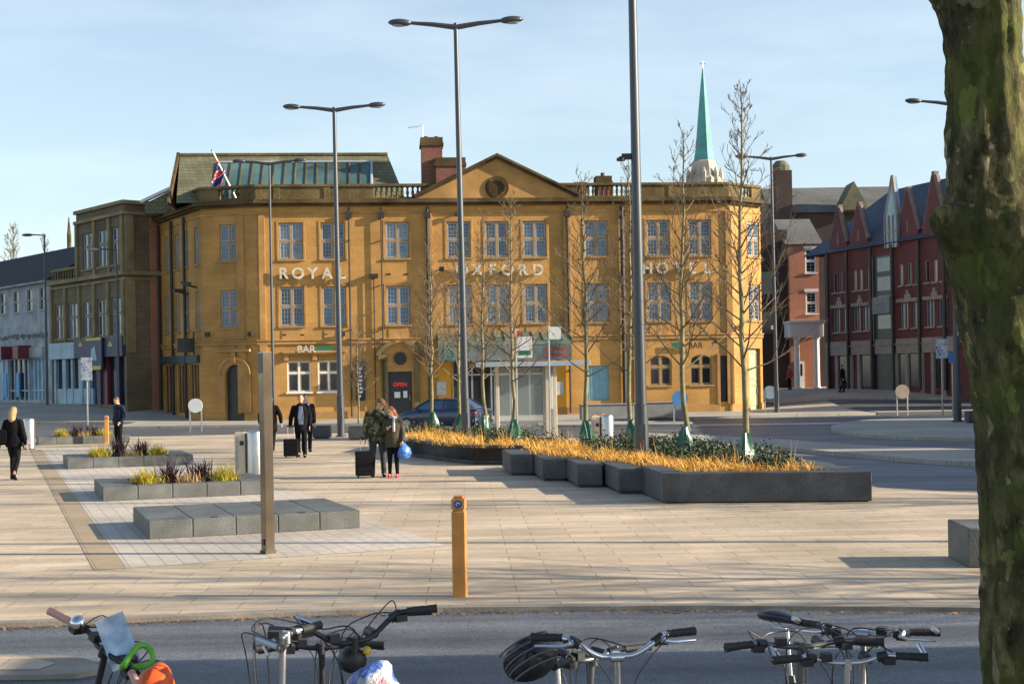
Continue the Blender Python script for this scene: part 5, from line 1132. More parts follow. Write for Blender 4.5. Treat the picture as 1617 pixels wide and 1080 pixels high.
b = MB(); b.box(xl + .1, xr - .1, 1.1, 1.35, .5, .56); b.build('bench_seat', M_STEELD, bs)
b = MB(); b.box(.45, .75, 1.4, 1.45, 1.0, 2.3); b.build('timetable', M_WHITE, bs)
for px, D, z0, z1, w, m, lb in ((815, 51, 3.55, 4.0, .28, mat('red_stop_flag', (.55, .03, .02), .5), 'small red bus stop flag above the shelter'), (829, 50.5, 2.9, 3.65, .55, M_WHITE, 'white bus stop flag with green strip above shelter'), (878, 51, 3.55, 4.0, .42, M_WHITE, 'plain white stop flag at right above shelter')):
    q = P(px, 592, D); o = thing('stop_flag', lb, 'sign', (q.x, D, 0), 0, 'bus stop flags above the shelter'); b = MB(); b.tube([(-w / 2 - .03, 0, 0), (-w / 2 - .03, 0, z1 + .05)], .035, 8); b.build('pole', M_STEELD, o); b = MB(); b.box(-w / 2, w / 2, -.02, .02, z0, z1); f_ = b.build('panel', m, o)
    if px == 829: b = MB(); b.box(-w / 2 + .05, w / 2 - .05, -.03, -.0205, z0 + .1, z0 + .26); b.build('strip', M_GREEN, f_)
    if px == 815: link_mesh('letter', text_mesh('T', .42, .01, .01), M_WHITE, f_, (0, -.026, (z0 + z1) / 2), (R(90), 0, 0))
# ------------------------------------------------------------------ the big plane tree at the right edge
def bark_mat():
    m, n, l, b = nodes_of('plane_bark'); tc = n.new('ShaderNodeTexCoord'); mp = n.new('ShaderNodeMapping'); mp.inputs['Scale'].default_value = (1, 1, .45); l.new(tc.outputs['Object'], mp.inputs[0])
    def nz(sc, det, vec, rough=.6):
        k = n.new('ShaderNodeTexNoise'); k.inputs['Scale'].default_value = sc; k.inputs['Detail'].default_value = det; k.inputs['Roughness'].default_value = rough; l.new(vec, k.inputs['Vector']); return k.outputs[0]
    a = nz(16, 9, mp.outputs[0], .68); r1 = ramp(n, [(.34, (.022, .018, .009)), (.46, (.085, .074, .034)), (.56, (.14, .12, .056)), (.68, (.24, .21, .11))]); l.new(a, r1.inputs[0])
    g = nz(2.2, 6, tc.outputs['Object']); r2 = ramp(n, [(.47, (0, 0, 0)), (.62, (.85, .85, .85))]); l.new(g, r2.inputs[0])
    m1 = n.new('ShaderNodeMixRGB'); l.new(r2.outputs[0], m1.inputs[0]); l.new(r1.outputs[0], m1.inputs[1]); m1.inputs[2].default_value = (.11, .125, .03, 1)
    wv = n.new('ShaderNodeMapping'); wv.inputs['Scale'].default_value = (1, 1, .55); l.new(tc.outputs['Object'], wv.inputs[0])
    p = nz(5.5, 3, wv.outputs[0], .4); r3 = ramp(n, [(.675, (0, 0, 0)), (.69, (.85, .85, .85))]); l.new(p, r3.inputs[0])
    m2 = n.new('ShaderNodeMixRGB'); l.new(r3.outputs[0], m2.inputs[0]); l.new(m1.outputs[0], m2.inputs[1]); m2.inputs[2].default_value = (.30, .27, .15, 1)
    hs_ = nz(24, 2, tc.outputs['Object'], .4); r4 = ramp(n, [(.71, (0, 0, 0)), (.74, (.75, .75, .75))]); l.new(hs_, r4.inputs[0])
    m3 = n.new('ShaderNodeMixRGB'); l.new(r4.outputs[0], m3.inputs[0]); l.new(m2.outputs[0], m3.inputs[1]); m3.inputs[2].default_value = (.30, .30, .24, 1)
    vn = n.new('ShaderNodeTexNoise'); vn.inputs['Scale'].default_value = 9; vn.inputs['Detail'].default_value = 5; l.new(wv.outputs[0], vn.inputs['Vector'])
    va = n.new('ShaderNodeMixRGB'); va.blend_type = 'ADD'; va.inputs[0].default_value = .24; l.new(wv.outputs[0], va.inputs[1]); l.new(vn.outputs['Color'], va.inputs[2])
    vo = n.new('ShaderNodeTexVoronoi'); vo.inputs['Scale'].default_value = 15; l.new(va.outputs[0], vo.inputs['Vector'])
    sv = n.new('ShaderNodeSeparateXYZ'); l.new(vo.outputs['Color'], sv.inputs[0]); rv = ramp(n, [(0, (.55, .52, .48)), (.35, (.8, .78, .7)), (.6, (1.05, 1.0, .9)), (.82, (1.35, 1.3, 1.15)), (.93, (2.1, 2.0, 1.7))]); rv.color_ramp.interpolation = 'CONSTANT'; l.new(sv.outputs[0], rv.inputs[0])
    ve = n.new('ShaderNodeTexVoronoi'); ve.feature = 'DISTANCE_TO_EDGE'; ve.inputs['Scale'].default_value = 15; l.new(va.outputs[0], ve.inputs['Vector']); re = ramp(n, [(0, (.45, .42, .38)), (.07, (1, 1, 1))]); l.new(ve.outputs['Distance'], re.inputs[0])
    m4 = n.new('ShaderNodeMixRGB'); m4.blend_type = 'MULTIPLY'; m4.inputs[0].default_value = .6; l.new(m3.outputs[0], m4.inputs[1]); l.new(rv.outputs[0], m4.inputs[2])
    m5 = n.new('ShaderNodeMixRGB'); m5.blend_type = 'MULTIPLY'; m5.inputs[0].default_value = .25; l.new(m4.outputs[0], m5.inputs[1]); l.new(re.outputs[0], m5.inputs[2]); m3 = m5
    l.new(m3.outputs[0], b.inputs['Base Color']); b.inputs['Roughness'].default_value = .9; b.inputs['Specular IOR Level'].default_value = .2
    bp = n.new('ShaderNodeBump'); bp.inputs['Strength'].default_value = 1.0; bp.inputs['Distance'].default_value = .045; l.new(nz(14, 8, mp.outputs[0], .7), bp.inputs['Height']); l.new(bp.outputs[0], b.inputs['Normal']); return m
M_BARK = bark_mat(); TD = 6.0
secs = [(1470, 1655, 128), (1400, 1652, 106), (1200, 1648, 92), (1080, 1645, 88), (1000, 1642, 86), (850, 1638, 85), (750, 1634, 85), (650, 1626, 85), (550, 1610, 85), (470, 1595, 83), (420, 1586, 84), (385, 1580, 86), (355, 1574, 82), (330, 1570, 74), (290, 1567, 66), (200, 1561, 61), (100, 1555, 59), (40, 1549, 60), (-30, 1541, 64), (-110, 1536, 66), (-200, 1545, 50), (-420, 1580, 44), (-700, 1600, 36)]
tp = G(1655, 1450); tb = MB(); cs = []; 
for y, cx_, hw in secs: q = P(cx_, y, TD); cs.append((q, hw * TD / FPX))
base = Vector((cs[0][0].x, TD, 0)); PT = thing('plane_tree', 'big mottled plane tree trunk filling the right edge', 'tree', base)
NS, NR = 110, 330; pts_ = []
def lerp_sec(t):
    k = min(len(cs) - 2, int(t)); f = t - k; f = f * f * (3 - 2 * f) if 0 else f; return cs[k][0].lerp(cs[k + 1][0], f), cs[k][1] * (1 - f) + cs[k + 1][1] * f
for i in range(NR + 1):
    c, r = lerp_sec((len(cs) - 1.001) * i / NR)
    for j in range(NS):
        a = 2 * math.pi * j / NS; d = Vector((math.cos(a), math.sin(a), 0)); p = c - base + d * r
        nzv = noise.noise(Vector((p.x * 5, p.y * 5, p.z * 2.2))) * .022 + noise.noise(Vector((math.cos(a) * 3 + 7, math.sin(a) * 3, p.z * 1.1))) * .03 + noise.noise(p * 16) * .009 - max(0, .25 - abs(noise.noise(Vector((p.x * 13, p.y * 13, p.z * 3.2))))) * .03 + noise.noise(p * 38) * .004 + max(0, noise.noise(Vector((p.x * 8, p.y * 8, p.z * 5)) + Vector((4, 4, 4))) - .25) * .03
        tb.v.append(tuple(p + d * nzv))
for i in range(NR):
    for j in range(NS): l_ = (j + 1) % NS; tb.f.append((i * NS + j, i * NS + l_, (i + 1) * NS + l_, (i + 1) * NS + j))
tb.build('trunk', M_BARK, PT, smooth=60, fix=False)
def limb_mesh(name, pts, rad, n=20, amp=.015):
    b = MB(); sp_ = spline([Vector(p) for p in pts], 6); rs = []
    for k in range(len(sp_)): t = k / (len(sp_) - 1) * (len(rad) - 1); i = min(len(rad) - 2, int(t)); rs.append(rad[i] + (rad[i + 1] - rad[i]) * (t - i))
    b.tube(sp_, rs, n); b.v = [tuple(Vector(v) + Vector(v).normalized() * 0 + Vector((noise.noise(Vector(v) * 7), noise.noise(Vector(v) * 7 + Vector((9, 0, 0))), noise.noise(Vector(v) * 7 + Vector((0, 9, 0))))) * amp) for v in b.v]
    return b.build(name, M_BARK, PT, smooth=60, fix=False)
def L_(px, py, D=TD): return P(px, py, D) - base
limb_mesh('burr', [L_(1560, 375), L_(1520, 358, 5.95), L_(1490, 345, 5.92), L_(1470, 337, 5.9)], [.18, .13, .075, .03], amp=.02)
limb_mesh('limb', [L_(1540, 30), L_(1508, -15), L_(1478, -45), L_(1430, -130), L_(1330, -330, 5.7), L_(1250, -600, 5.4)], [.12, .115, .09, .085, .07, .05])
limb_mesh('limb', [L_(1545, -120), L_(1590, -260, 6.2), L_(1680, -480, 6.6), L_(1740, -760, 6.9)], [.13, .11, .09, .06])
rb_ = random.Random(5); tw = MB()
for p0, dr in ((L_(1250, -600, 5.4), (-.5, -.2, 1)), (L_(1740, -760, 6.9), (.4, .3, 1)), (L_(1600, -700), (0, 0, 1))):
    for k in range(7):
        d = (Vector(dr) + Vector((rb_.gauss(0, .6), rb_.gauss(0, .6), rb_.gauss(0, .3)))).normalized(); q = [p0 - d * .1]; 
        for s in range(6): d = (d + Vector((rb_.gauss(0, .2), rb_.gauss(0, .2), .1))).normalized(); q.append(q[-1] + d * .45)
        tw.tube(q, [.045, .035, .028, .02, .014, .01, .006], 6)
tw.build('crown', M_BARK, PT, smooth=60, fix=False)
# bare trees far behind the white terrace
for k, (px, D, top, sp_, lb) in enumerate(((24, 128, 352, 3.4, 'rounded bare tree beyond the slate roof at far left'), (74, 132, 369, 2.6, 'low bare tree beyond the slate roof near stone shops'), (-12, 135, 375, 3.2, 'bare tree cut by the left edge of the photo'))):
    q = P(px, 592, D); h = P(px, top, D).z; o = make_tree(60 + k, h, lb, (q.x, D, 0), 0, 'bare trees beyond the slate roof', r0=.22, low=h * .35, nb=60, spread=sp_, twig=.02)
# ------------------------------------------------------------------ leaf litter along the near kerb
r = random.Random(8); b = MB(); ns = spline(ne, 10)
for _ in range(620):
    i = r.randrange(20, len(ns) - 22); p = ns[i].lerp(ns[i + 1], r.random()) + Vector((r.uniform(-.1, .1), -.2 - abs(r.gauss(0, .08)), -.036)); a = r.uniform(0, 6); s = r.uniform(.012, .03); e1 = Vector((math.cos(a), math.sin(a), r.uniform(-.3, .3))) * s; e2 = Vector((-math.sin(a), math.cos(a), r.uniform(-.3, .3))) * s * .6
    b.q(p - e1, p + e2, p + e1, p - e2)
tag(b.build('leaf_litter', mat('dead_leaves', (.30, .15, .05), .85, var=.5, scale=9), fix=False), kind='stuff')
# ------------------------------------------------------------------ unseen double deck bus added right of frame to shade the near road
BU = thing('added_shade_bus', 'added unseen red double deck bus shading the near road', 'bus', (13.4, 9.2, -.04), 0)
b = MB(); b.box(-5.4, 5.4, -1.25, 1.25, .3, 4.3); b.build('body', mat('bus_red', (.35, .02, .02), .3, coat=.5), BU, bevel=.15, seg=3)
for z0, z1 in ((1.25, 2.1), (2.75, 3.55)):
    for s in (-1, 1): b = MB(); b.box(-5.1, 5.1, s * 1.251, s * 1.26, z0, z1) if s > 0 else b.box(-5.1, 5.1, -1.26, -1.251, z0, z1); b.build('window_band', M_DGLASS, BU)
    b = MB(); b.box(-5.412, -5.401, -1.05, 1.05, z0, z1); b.build('windscreen', M_DGLASS, BU)
for x in (-3.3, 2.9):
    for s in (-1, 1): b = MB(); b.tube([(x, s * 1.0, .5), (x, s * 1.27, .5)], .5, 20); b.build('wheel', M_BLACK, BU, smooth=40)
for s in (-1, 1): b = MB(); b.ell((-5.4, s * .9, .8), (.05, .18, .1), 10, 6); b.build('headlight', M_WHITE, BU)
# ------------------------------------------------------------------ car
def car(label, loc, rz, paint):
    o = thing('parked_car', label, 'car', loc, rz)
    st = [(-2.18, .62, .32, .82, .70), (-2.1, .78, .26, .95, .74), (-1.6, .86, .22, 1.0, .76), (-.9, .88, .2, .98, .8), (0, .88, .2, .96, .8), (.8, .88, .2, .94, .8), (1.4, .87, .22, .86, .74), (1.9, .80, .24, .76, .66), (2.15, .60, .30, .62, .5)]
    b = MB(); n = 12
    for x, w, z0, z1, wt in st:
        pr = [(0, z0), (w * .92, z0), (w, z0 + .16), (w, z1 - .22), (w * .97, z1 - .08), (wt, z1), (0, z1 + .03)]
        for y, z in pr: b.v.append((x, y, z))
        for y, z in pr[-2:0:-1]: b.v.append((x, -y, z))
    for k in range(len(st) - 1):
        for j in range(n): l_ = (j + 1) % n; b.f.append((k * n + j, k * n + l_, (k + 1) * n + l_, (k + 1) * n + j))
    b.f.append(tuple(range(n))); b.f.append(tuple(range((len(st) - 1) * n, len(st) * n))); b.build('body', paint, o, smooth=35)
    gs = [(-1.75, .72, .72, 1.0), (-1.15, .77, .6, 1.38), (-.4, .78, .61, 1.44), (.25, .78, .6, 1.41), (1.05, .74, .7, .98)]
    b = MB(); top = MB()
    for x, wb, wt, z in gs: b.v += [(x, -wb, .93), (x, -wt, z - .02), (x, wt, z - .02), (x, wb, .93)]
    for k in range(4):
        for j in range(4): l_ = (j + 1) % 4; b.f.append((k * 4 + j, k * 4 + l_, k * 4 + 4 + l_, k * 4 + 4 + j))
    b.build('windows', M_GLASS, o)
    for k in range(1, 3): (x0, _, w0, z0), (x1, _, w1, z1) = gs[k], gs[k + 1]; top.prism([(x0, -w0), (x1, -w1), (x1, w1), (x0, w0)], min(z0, z1) - .025, min(z0, z1) + .012)
    for s in (-1, 1):
        for (a, c) in (((-1.75, .735, 1.0), (-1.15, .62, 1.37)), ((-.45, .79, .95), (-.42, .625, 1.42)), ((.25, .615, 1.4), (1.05, .72, .98)), ((-1.15, .62, 1.37), (.25, .615, 1.4))): top.tube([(a[0], s * a[1], a[2]), (c[0], s * c[1], c[2])], .04, 6)
    top.build('roof', paint, o, smooth=30)
    for x in (-1.35, 1.32):
        for s in (-1, 1):
            b = MB(); b.tube([(x, s * .66, .31), (x, s * .885, .31)], .315, 22); w_ = b.build('wheel', M_BLACK, o, smooth=40, loc=(0, 0, 0)); b = MB(); b.tube([(x, s * .87, .31), (x, s * .9, .31)], .2, 14); b.build('rim', M_STEELD, w_)
    for s in (-1, 1):
        b = MB(); b.ell((-2.06, s * .66, .80), (.1, .17, .09), 10, 6); b.build('tail_light', mat('tail_light_red', (.45, .03, .02), .25), o, smooth=60); b = MB(); b.ell((1.98, s * .58, .6), (.12, .16, .07), 10, 6); b.build('headlight', M_WHITE, o, smooth=60); b = MB(); b.ell((.75, s * .95, 1.0), (.09, .1, .07), 8, 6); b.build('mirror', paint, o, smooth=60)
    b = MB(); b.box(-2.215, -2.195, -.26, .26, .56, .67); b.build('number_plate', yel, o); b = MB(); b.box(-2.23, -2.1, -.72, .72, .34, .50); b.build('bumper', paint, o, bevel=.04); return o
q = P(697, 592, 63.5); car('dark blue hatchback parked before the hotel doorway', (q.x, 63.5, -.12), R(180 - 27), mat('blue_car_paint', (.018, .03, .075), .25, .3, var=.05, coat=.8))
# ------------------------------------------------------------------ people
SKIN = mat('skin', (.52, .30, .21), .6, var=.06)
def fused(b, name, mat_, parent, vox, smooth=3):
    """join overlapping volumes into one continuous surface"""
    me = bpy.data.meshes.new(name); me.from_pydata(b.v, [], b.f); bm = bmesh.new(); bm.from_mesh(me); bmesh.ops.recalc_face_normals(bm, faces=bm.faces); bm.to_mesh(me); bm.free()
    ob = bpy.data.objects.new(name, me); COL.objects.link(ob); m = ob.modifiers.new('r', 'REMESH'); m.mode = 'VOXEL'; m.voxel_size = vox; m.use_smooth_shade = True
    s = ob.modifiers.new('s', 'SMOOTH'); s.iterations = smooth; s.factor = .5
    bpy.context.view_layer.update(); dg = bpy.context.evaluated_depsgraph_get(); m2 = bpy.data.meshes.new_from_object(ob.evaluated_get(dg)); bpy.data.objects.remove(ob); bpy.data.meshes.remove(me)
    m2.materials.clear(); m2.materials.append(mat_); o = bpy.data.objects.new(name, m2); COL.objects.link(o); o.parent = parent; return o
J0 = dict(hd=(0, -.015, 1.645), nk=(0, .01, 1.49), ch=(0, .0, 1.30), wa=(0, 0, 1.10), pe=(0, 0, .95), ls=(.185, .01, 1.42), rs=(-.185, .01, 1.42), le=(.25, .04, 1.13), re=(-.25, .04, 1.13), lw=(.24, -.06, .88), rw=(-.24, -.06, .88), lh=(.09, 0, .92), rh=(-.09, 0, .92), lk=(.10, -.03, .50), rk=(-.10, -.03, .50), la=(.10, .02, .09), ra=(-.10, .02, .09))
def person(label, loc, rz, H, J, jacket, trousers, shoes, hair, hairstyle='short', jl=.86, scarf=None, fem=False, cap=None, bulk=1.0, group='people crossing the plaza'):
    j = {k: Vector(v) for k, v in {**J0, **J}.items()}; k = H / 1.75; o = thing('person', label, 'person', loc, rz, group); o.scale = (k, k, k)
    if fem:
        for s in ('ls', 'rs'): j[s].x *= .9
    b = MB(); up = (j['hd'] - j['nk']).normalized(); fwd = Vector(J.get('face', (0, -1, 0))).normalized(); side = up.cross(fwd).normalized(); fwd = side.cross(up); Mh = Matrix((side, -fwd, up)).transposed()
    hd = j['hd']; b.ell(hd + up * .02, (.076, .095, .105), 14, 10, Mh); b.ell(hd + fwd * .028 - up * .06, (.055, .062, .062), 12, 8, Mh); b.ell(hd + fwd * .096 - up * .012, (.014, .02, .024), 8, 6, Mh); b.ell(hd + fwd * .088 - up * .058, (.024, .012, .010), 8, 6, Mh)
    for s in (-1, 1): b.ell(hd + side * (s * .078) - up * .005 - fwd * .01, (.012, .022, .032), 8, 6, Mh)
    b.tube([hd - up * .06, j['nk'], j['ch'] + Vector((0, 0, .1))], [.052, .056, .08], 12)
    b.tube([j['pe'] - Vector((0, 0, .08)), j['pe'], j['wa'], j['ch'], j['nk'] - Vector((0, 0, .06))], [.09, .135, .12, .14, .08], 14)
    for s in 'lr':
        b.tube([j[s + 's'], j[s + 'e'], j[s + 'w']], [.05, .042, .028], 10); b.tube([j[s + 'h'], j[s + 'k'], j[s + 'a']], [.085, .056, .04], 10); b.tube([j[s + 'a'] + Vector((0, .03, -.02)), j[s + 'a'] + Vector((0, -.13, -.05))], [.036, .03], 8)
        w = j[s + 'w']; d = (w - j[s + 'e']).normalized(); sg = 1 if s == 'l' else -1; n1 = Vector((0, -1, 0)); n1 = (n1 - d * n1.dot(d)).normalized(); n2 = d.cross(n1)
        Mp = Matrix((n1, n2, d)).transposed(); b.ell(w + d * .055, (.042, .018, .055), 10, 8, Mp)
        for q in range(4):
            off = (q - 1.5) * .0185; ln = (.066, .075, .07, .055)[q]; p0 = w + d * .085 + n1 * off; curl = n2 * (-sg * .4)
            b.tube([p0, p0 + d * ln * .55, p0 + (d + curl).normalized() * ln], [.0095, .009, .008], 6)
        b.tube([w + d * .03 + n1 * .03, w + d * .065 + n1 * .058, w + d * .095 + n1 * .06], [.012, .011, .009], 6)
    fused(b, 'body', SKIN, o, .0095, 2)
    for s in (-1, 1): e = MB(); e.ell(hd + side * (s * .03) + fwd * .088 + up * .018, (.011, .007, .007), 8, 6, Mh); e.build('eye', M_BLACK, o)
    # jacket: torso and sleeves in one
    b = MB(); lo = jl; B = bulk
    rings = [(j['pe'] + Vector((0, 0, lo - .95)), .19 if not fem else .185, .145), (j['pe'] + Vector((0, 0, .04)), .185, .145), (j['wa'], .175 if not fem else .155, .135), (j['ch'], .20 if not fem else .175, .14), (j['nk'] - Vector((0, 0, .065)), .165 if not fem else .14, .115), (j['nk'] + Vector((0, 0, .005)), .085, .085), (j['nk'] + Vector((0, 0, .03)), .075, .075)]
    n = 20; i0 = len(b.v); sh = (j['ls'] - j['rs']); sh.z = 0; sh.normalize(); sf = Vector((-sh.y, sh.x, 0))
    for c, rx, ry in rings:
        for a in range(n): t = 2 * math.pi * a / n; b.v.append(tuple(c + sh * (rx * B * math.cos(t)) + sf * (ry * B * math.sin(t))))
    for a in range(len(rings) - 1):
        for q in range(n): l_ = (q + 1) % n; b.f.append((i0 + a * n + q, i0 + a * n + l_, i0 + (a + 1) * n + l_, i0 + (a + 1) * n + q))
    b.f.append(tuple(i0 + q for q in range(n))); e0 = i0 + (len(rings) - 1) * n; b.f.append(tuple(e0 + q for q in range(n)))
    for s in 'lr': b.ell(j[s + 's'] - Vector((0, 0, .015)), (.078 * B, .075 * B, .07), 10, 8); b.tube([j[s + 's'], j[s + 's'].lerp(j[s + 'e'], .5), j[s + 'e'], j[s + 'e'].lerp(j[s + 'w'], .5), j[s + 'w'] + (j[s + 'w'] - j[s + 'e']).normalized() * .01], [.072 * B, .068 * B, .06 * B, .056 * B, .045 * B], 12)
    for v_i, v in enumerate(b.v): q = Vector(v); b.v[v_i] = tuple(q + Vector((noise.noise(q * 9), noise.noise(q * 9 + Vector((5, 0, 0))), 0)) * .012)
    fused(b, 'jacket', jacket, o, .014, 3)
    b = MB()
    for s in 'lr': b.tube([j[s + 'h'] + Vector((0, 0, .06)), j[s + 'h'].lerp(j[s + 'k'], .5), j[s + 'k'], j[s + 'k'].lerp(j[s + 'a'], .5), j[s + 'a'] + Vector((0, 0, -.02))], [.105, .088, .07 if not fem else .062, .064 if not fem else .055, .06 if not fem else .043], 12)
    b.ell(j['pe'] - Vector((0, 0, .03)), (.165, .125, .12), 14, 8); fused(b, 'trousers', trousers, o, .014, 3)
    for s in 'lr':
        b = MB(); a = j[s + 'a']; t = Vector(J.get(s + 't', (0, -1, 0))).normalized(); b.ell(a + Vector((0, 0, -.035)) - t * .01, (.048, .06, .05), 10, 6); b.tube([a + Vector((0, 0, -.05)) - t * .03, a + Vector((0, 0, -.055)) + t * .09, a + Vector((0, 0, -.06)) + t * .16], [.042, .042, .03], 10); fused(b, 'shoe', shoes, o, .012, 2)
    b = MB()
    if hairstyle == 'long': b.ell(hd + up * .045 - fwd * .025, (.094, .098, .095), 14, 10, Mh); b.tube([hd + up * .03 - fwd * .055, hd - up * .06 - fwd * .07, hd - up * .2 - fwd * .075, hd - up * .26 - fwd * .07], [.085, .098, .085, .04], 12)
    else: b.ell(hd + up * .048 - fwd * .022, (.084, .098, .088), 14, 10, Mh); b.ell(hd - fwd * .05 - up * .02, (.072, .05, .07), 12, 8, Mh)
    fused(b, 'hair', hair, o, .012, 2)
    if cap: b = MB(); b.ell(hd + up * .075 - fwd * .008, (.092, .105, .068), 14, 8, Mh); b.ell(hd + up * .065 + fwd * .11, (.07, .065, .012), 12, 6, Mh); fused(b, 'cap', cap, o, .012, 2)
    if scarf: b = MB(); b.tube([j['nk'] + Vector((.07 * math.cos(t), .075 * math.sin(t) - .01, .015 + .01 * math.sin(3 * t))) for t in [2 * math.pi * q / 12 for q in range(13)]], .035, 8); b.tube([j['nk'] + Vector((.04, -.1, 0)), j['ch'] + Vector((.05, -.165, .0)), j['wa'] + Vector((.05, -.165, .05))], [.03, .04, .035], 8); fused(b, 'scarf', scarf, o, .012, 2)
    return o
C_BLK = mat('black_cloth', (.006, .006, .008), .85, spec=.15, var=.25, scale=8); C_NAVY = mat('navy_cloth', (.012, .018, .038), .8, spec=.2, var=.25, scale=8); C_DKT = mat('charcoal_cloth', (.011, .011, .013), .85, spec=.15, var=.25, scale=8)
C_JEAN = mat('grey_denim', (.04, .043, .055), .85, var=.25, scale=9); C_OLIV = mat('olive_cloth', (.055, .042, .02), .8, var=.35, scale=7); C_RED = mat('red_shoes', (.62, .03, .05), .5); C_WHT = mat('white_cloth', (.38, .38, .41), .8)
H_BLD = mat('blonde_hair', (.42, .28, .13), .6, var=.25, scale=20); H_BRN = mat('brown_hair', (.11, .055, .025), .6, var=.3, scale=20); H_RED = mat('red_hair', (.38, .10, .03), .6, var=.25, scale=20); H_BLK = mat('black_hair', (.015, .012, .01), .6)
def camo():
    m, n, l, b = nodes_of('camouflage_cloth'); tc = n.new('ShaderNodeTexCoord'); a = n.new('ShaderNodeTexNoise'); a.inputs['Scale'].default_value = 9; a.inputs['Detail'].default_value = 3; l.new(tc.outputs['Object'], a.inputs['Vector'])
    r_ = ramp(n, [(0, (.012, .013, .008)), (.42, (.03, .04, .016)), (.5, (.06, .065, .03)), (.57, (.22, .20, .11)), (.64, (.018, .02, .01))]); r_.color_ramp.interpolation = 'CONSTANT'; l.new(a.outputs[0], r_.inputs[0]); l.new(r_.outputs[0], b.inputs['Base Color']); b.inputs['Roughness'].default_value = .85; return m
C_CAMO = camo()
def gp(px, D): q = P(px, 592, D); return (q.x, D, 0)
person('blonde woman in black jacket walking away at left edge', gp(20, 34.0), R(176), 1.72, dict(lk=(.10, -.14, .52), la=(.09, -.08, .10), rk=(-.09, .0, .5), ra=(-.09, .22, .14), rw=(-.30, -.02, .86), lw=(.32, .05, .86), lt=(0, -1, 0), rt=(0, -.8, -.6)), C_BLK, C_DKT, C_BLK, H_BLD, 'long', .80, fem=True, bulk=1.1)
person('man in navy jacket standing alone, hands in pockets', gp(186, 48.5), R(-38), 1.77, dict(hd=(0, -.07, 1.63), re=(-.29, .08, 1.14), rw=(-.19, -.06, .93), le=(.29, .08, 1.14), lw=(.19, -.06, .93), face=(0, -.85, -.5)), C_NAVY, C_BLK, C_BLK, H_BRN, 'short', .84)
person('man in open black coat pulling suitcase toward the camera', gp(474, 41.6), R(6), 1.82, dict(lk=(.10, -.14, .52), la=(.10, -.12, .09), rk=(-.09, .02, .5), ra=(-.09, .26, .13), re=(-.28, .06, 1.12), rw=(-.31, .03, .86), rt=(0, -.8, -.6)), C_BLK, C_BLK, C_BLK, H_BRN, 'short', .72, bulk=1.08)
o_ = [ob for ob in bpy.data.objects if ob.get('label', '').startswith('man in open black')][0]
b = MB(); b.ext([(-.05, -.178, 1.44), (.05, -.178, 1.44), (.085, -.20, 1.12), (.06, -.19, .92), (-.06, -.19, .92), (-.085, -.20, 1.12)], (0, .05, 0)); fused(b, 'shirt', mat('pale_blue_shirt', (.13, .15, .22), .8), o_, .012, 2)
person('dark haired person with pale scarf behind the suitcase man', gp(482.5, 44.6), R(20), 1.80, dict(), C_BLK, C_BLK, C_BLK, H_BLK, 'short', .8, scarf=C_WHT)
person('black coated person mostly hidden behind the steel post', gp(425.5, 45.5), R(178), 1.74, dict(le=(.33, .03, 1.14), lw=(.35, -.03, .9), re=(-.33, .03, 1.14), rw=(-.35, -.03, .9), lk=(.1, -.1, .5), ra=(-.1, .15, .1)), C_BLK, C_BLK, C_BLK, H_BRN, 'short', .62, bulk=1.2)
person('man in camouflage jacket hugging the red haired woman', gp(594, 32.8), R(10), 1.80, dict(hd=(.075, -.05, 1.635), nk=(.02, 0, 1.49), le=(.33, -.05, 1.24), lw=(.46, -.10, 1.22), re=(-.26, .05, 1.12), rw=(-.27, -.02, .87), face=(.55, -.75, -.35), lk=(.12, -.06, .5), la=(.14, .02, .09), rk=(-.11, .0, .5), ra=(-.12, -.02, .09)), C_CAMO, C_JEAN, C_BLK, H_BRN, 'short', .80, bulk=1.12, cap=mat('brown_cap', (.16, .075, .03), .8))
person('red haired woman in olive jacket with red shoes', gp(619.5, 32.6), R(-8), 1.60, dict(hd=(-.05, -.03, 1.645), le=(.24, .0, 1.14), lw=(.26, -.10, .92), re=(-.22, -.08, 1.16), rw=(-.10, -.22, 1.24), face=(-.4, -.9, -.1), lk=(.08, -.03, .5), rk=(-.09, -.03, .5), la=(.09, .0, .09), ra=(-.1, -.02, .09)), C_OLIV, C_BLK, C_RED, H_RED, 'long', .76, fem=True, bulk=1.18, scarf=C_WHT)
q = P(1331, 600, 91); person('distant dark clothed person by the red gabled building', (q.x, 91, gz(q.x, 91)), R(60), 1.75, dict(lk=(.1, -.15, .52), ra=(-.09, .2, .1)), C_BLK, C_BLK, C_BLK, H_BLK, group='people by the far street')
q = P(1247, 600, 101); person('distant person in red top by the white portico', (q.x, 101, gz(q.x, 101)), R(-60), 1.7, dict(), mat('red_cloth', (.30, .04, .03), .8), C_BLK, C_BLK, H_BRN, group='people by the far street')
def suitcase(label, loc, rz, w, h, d, hl):
    o = thing('suitcase', label, 'suitcase', loc, rz, 'black wheeled suitcases'); b = MB(); b.box(-w / 2, w / 2, -d / 2, d / 2, .06, .06 + h); b.build('body', C_BLK, o, bevel=.035, seg=3); b = MB()
    for k in range(3): b.box(-w / 2 + .06, w / 2 - .06, -d / 2 - .012, -d / 2 + .01, .12 + k * h * .3, .14 + k * h * .3)
    b.build('ribs', C_DKT, o)
    for s in (-1, 1): b = MB(); b.tube([(s * (w / 2 - .06) - .015, .05, .035), (s * (w / 2 - .06) + .015, .05, .035)], .035, 12); b.build('wheel', M_BLACK, o)
    b = MB()
    for s in (-1, 1): b.tube([(s * .09, .06, h), (s * .09, .06, h + hl)], .009, 6)
    b.build('handle_rod', M_STEEL, o); b = MB(); b.tube([(-.12, .06, h + hl), (.12, .06, h + hl)], .017, 8); b.build('handle_grip', M_BLACK, o); return o
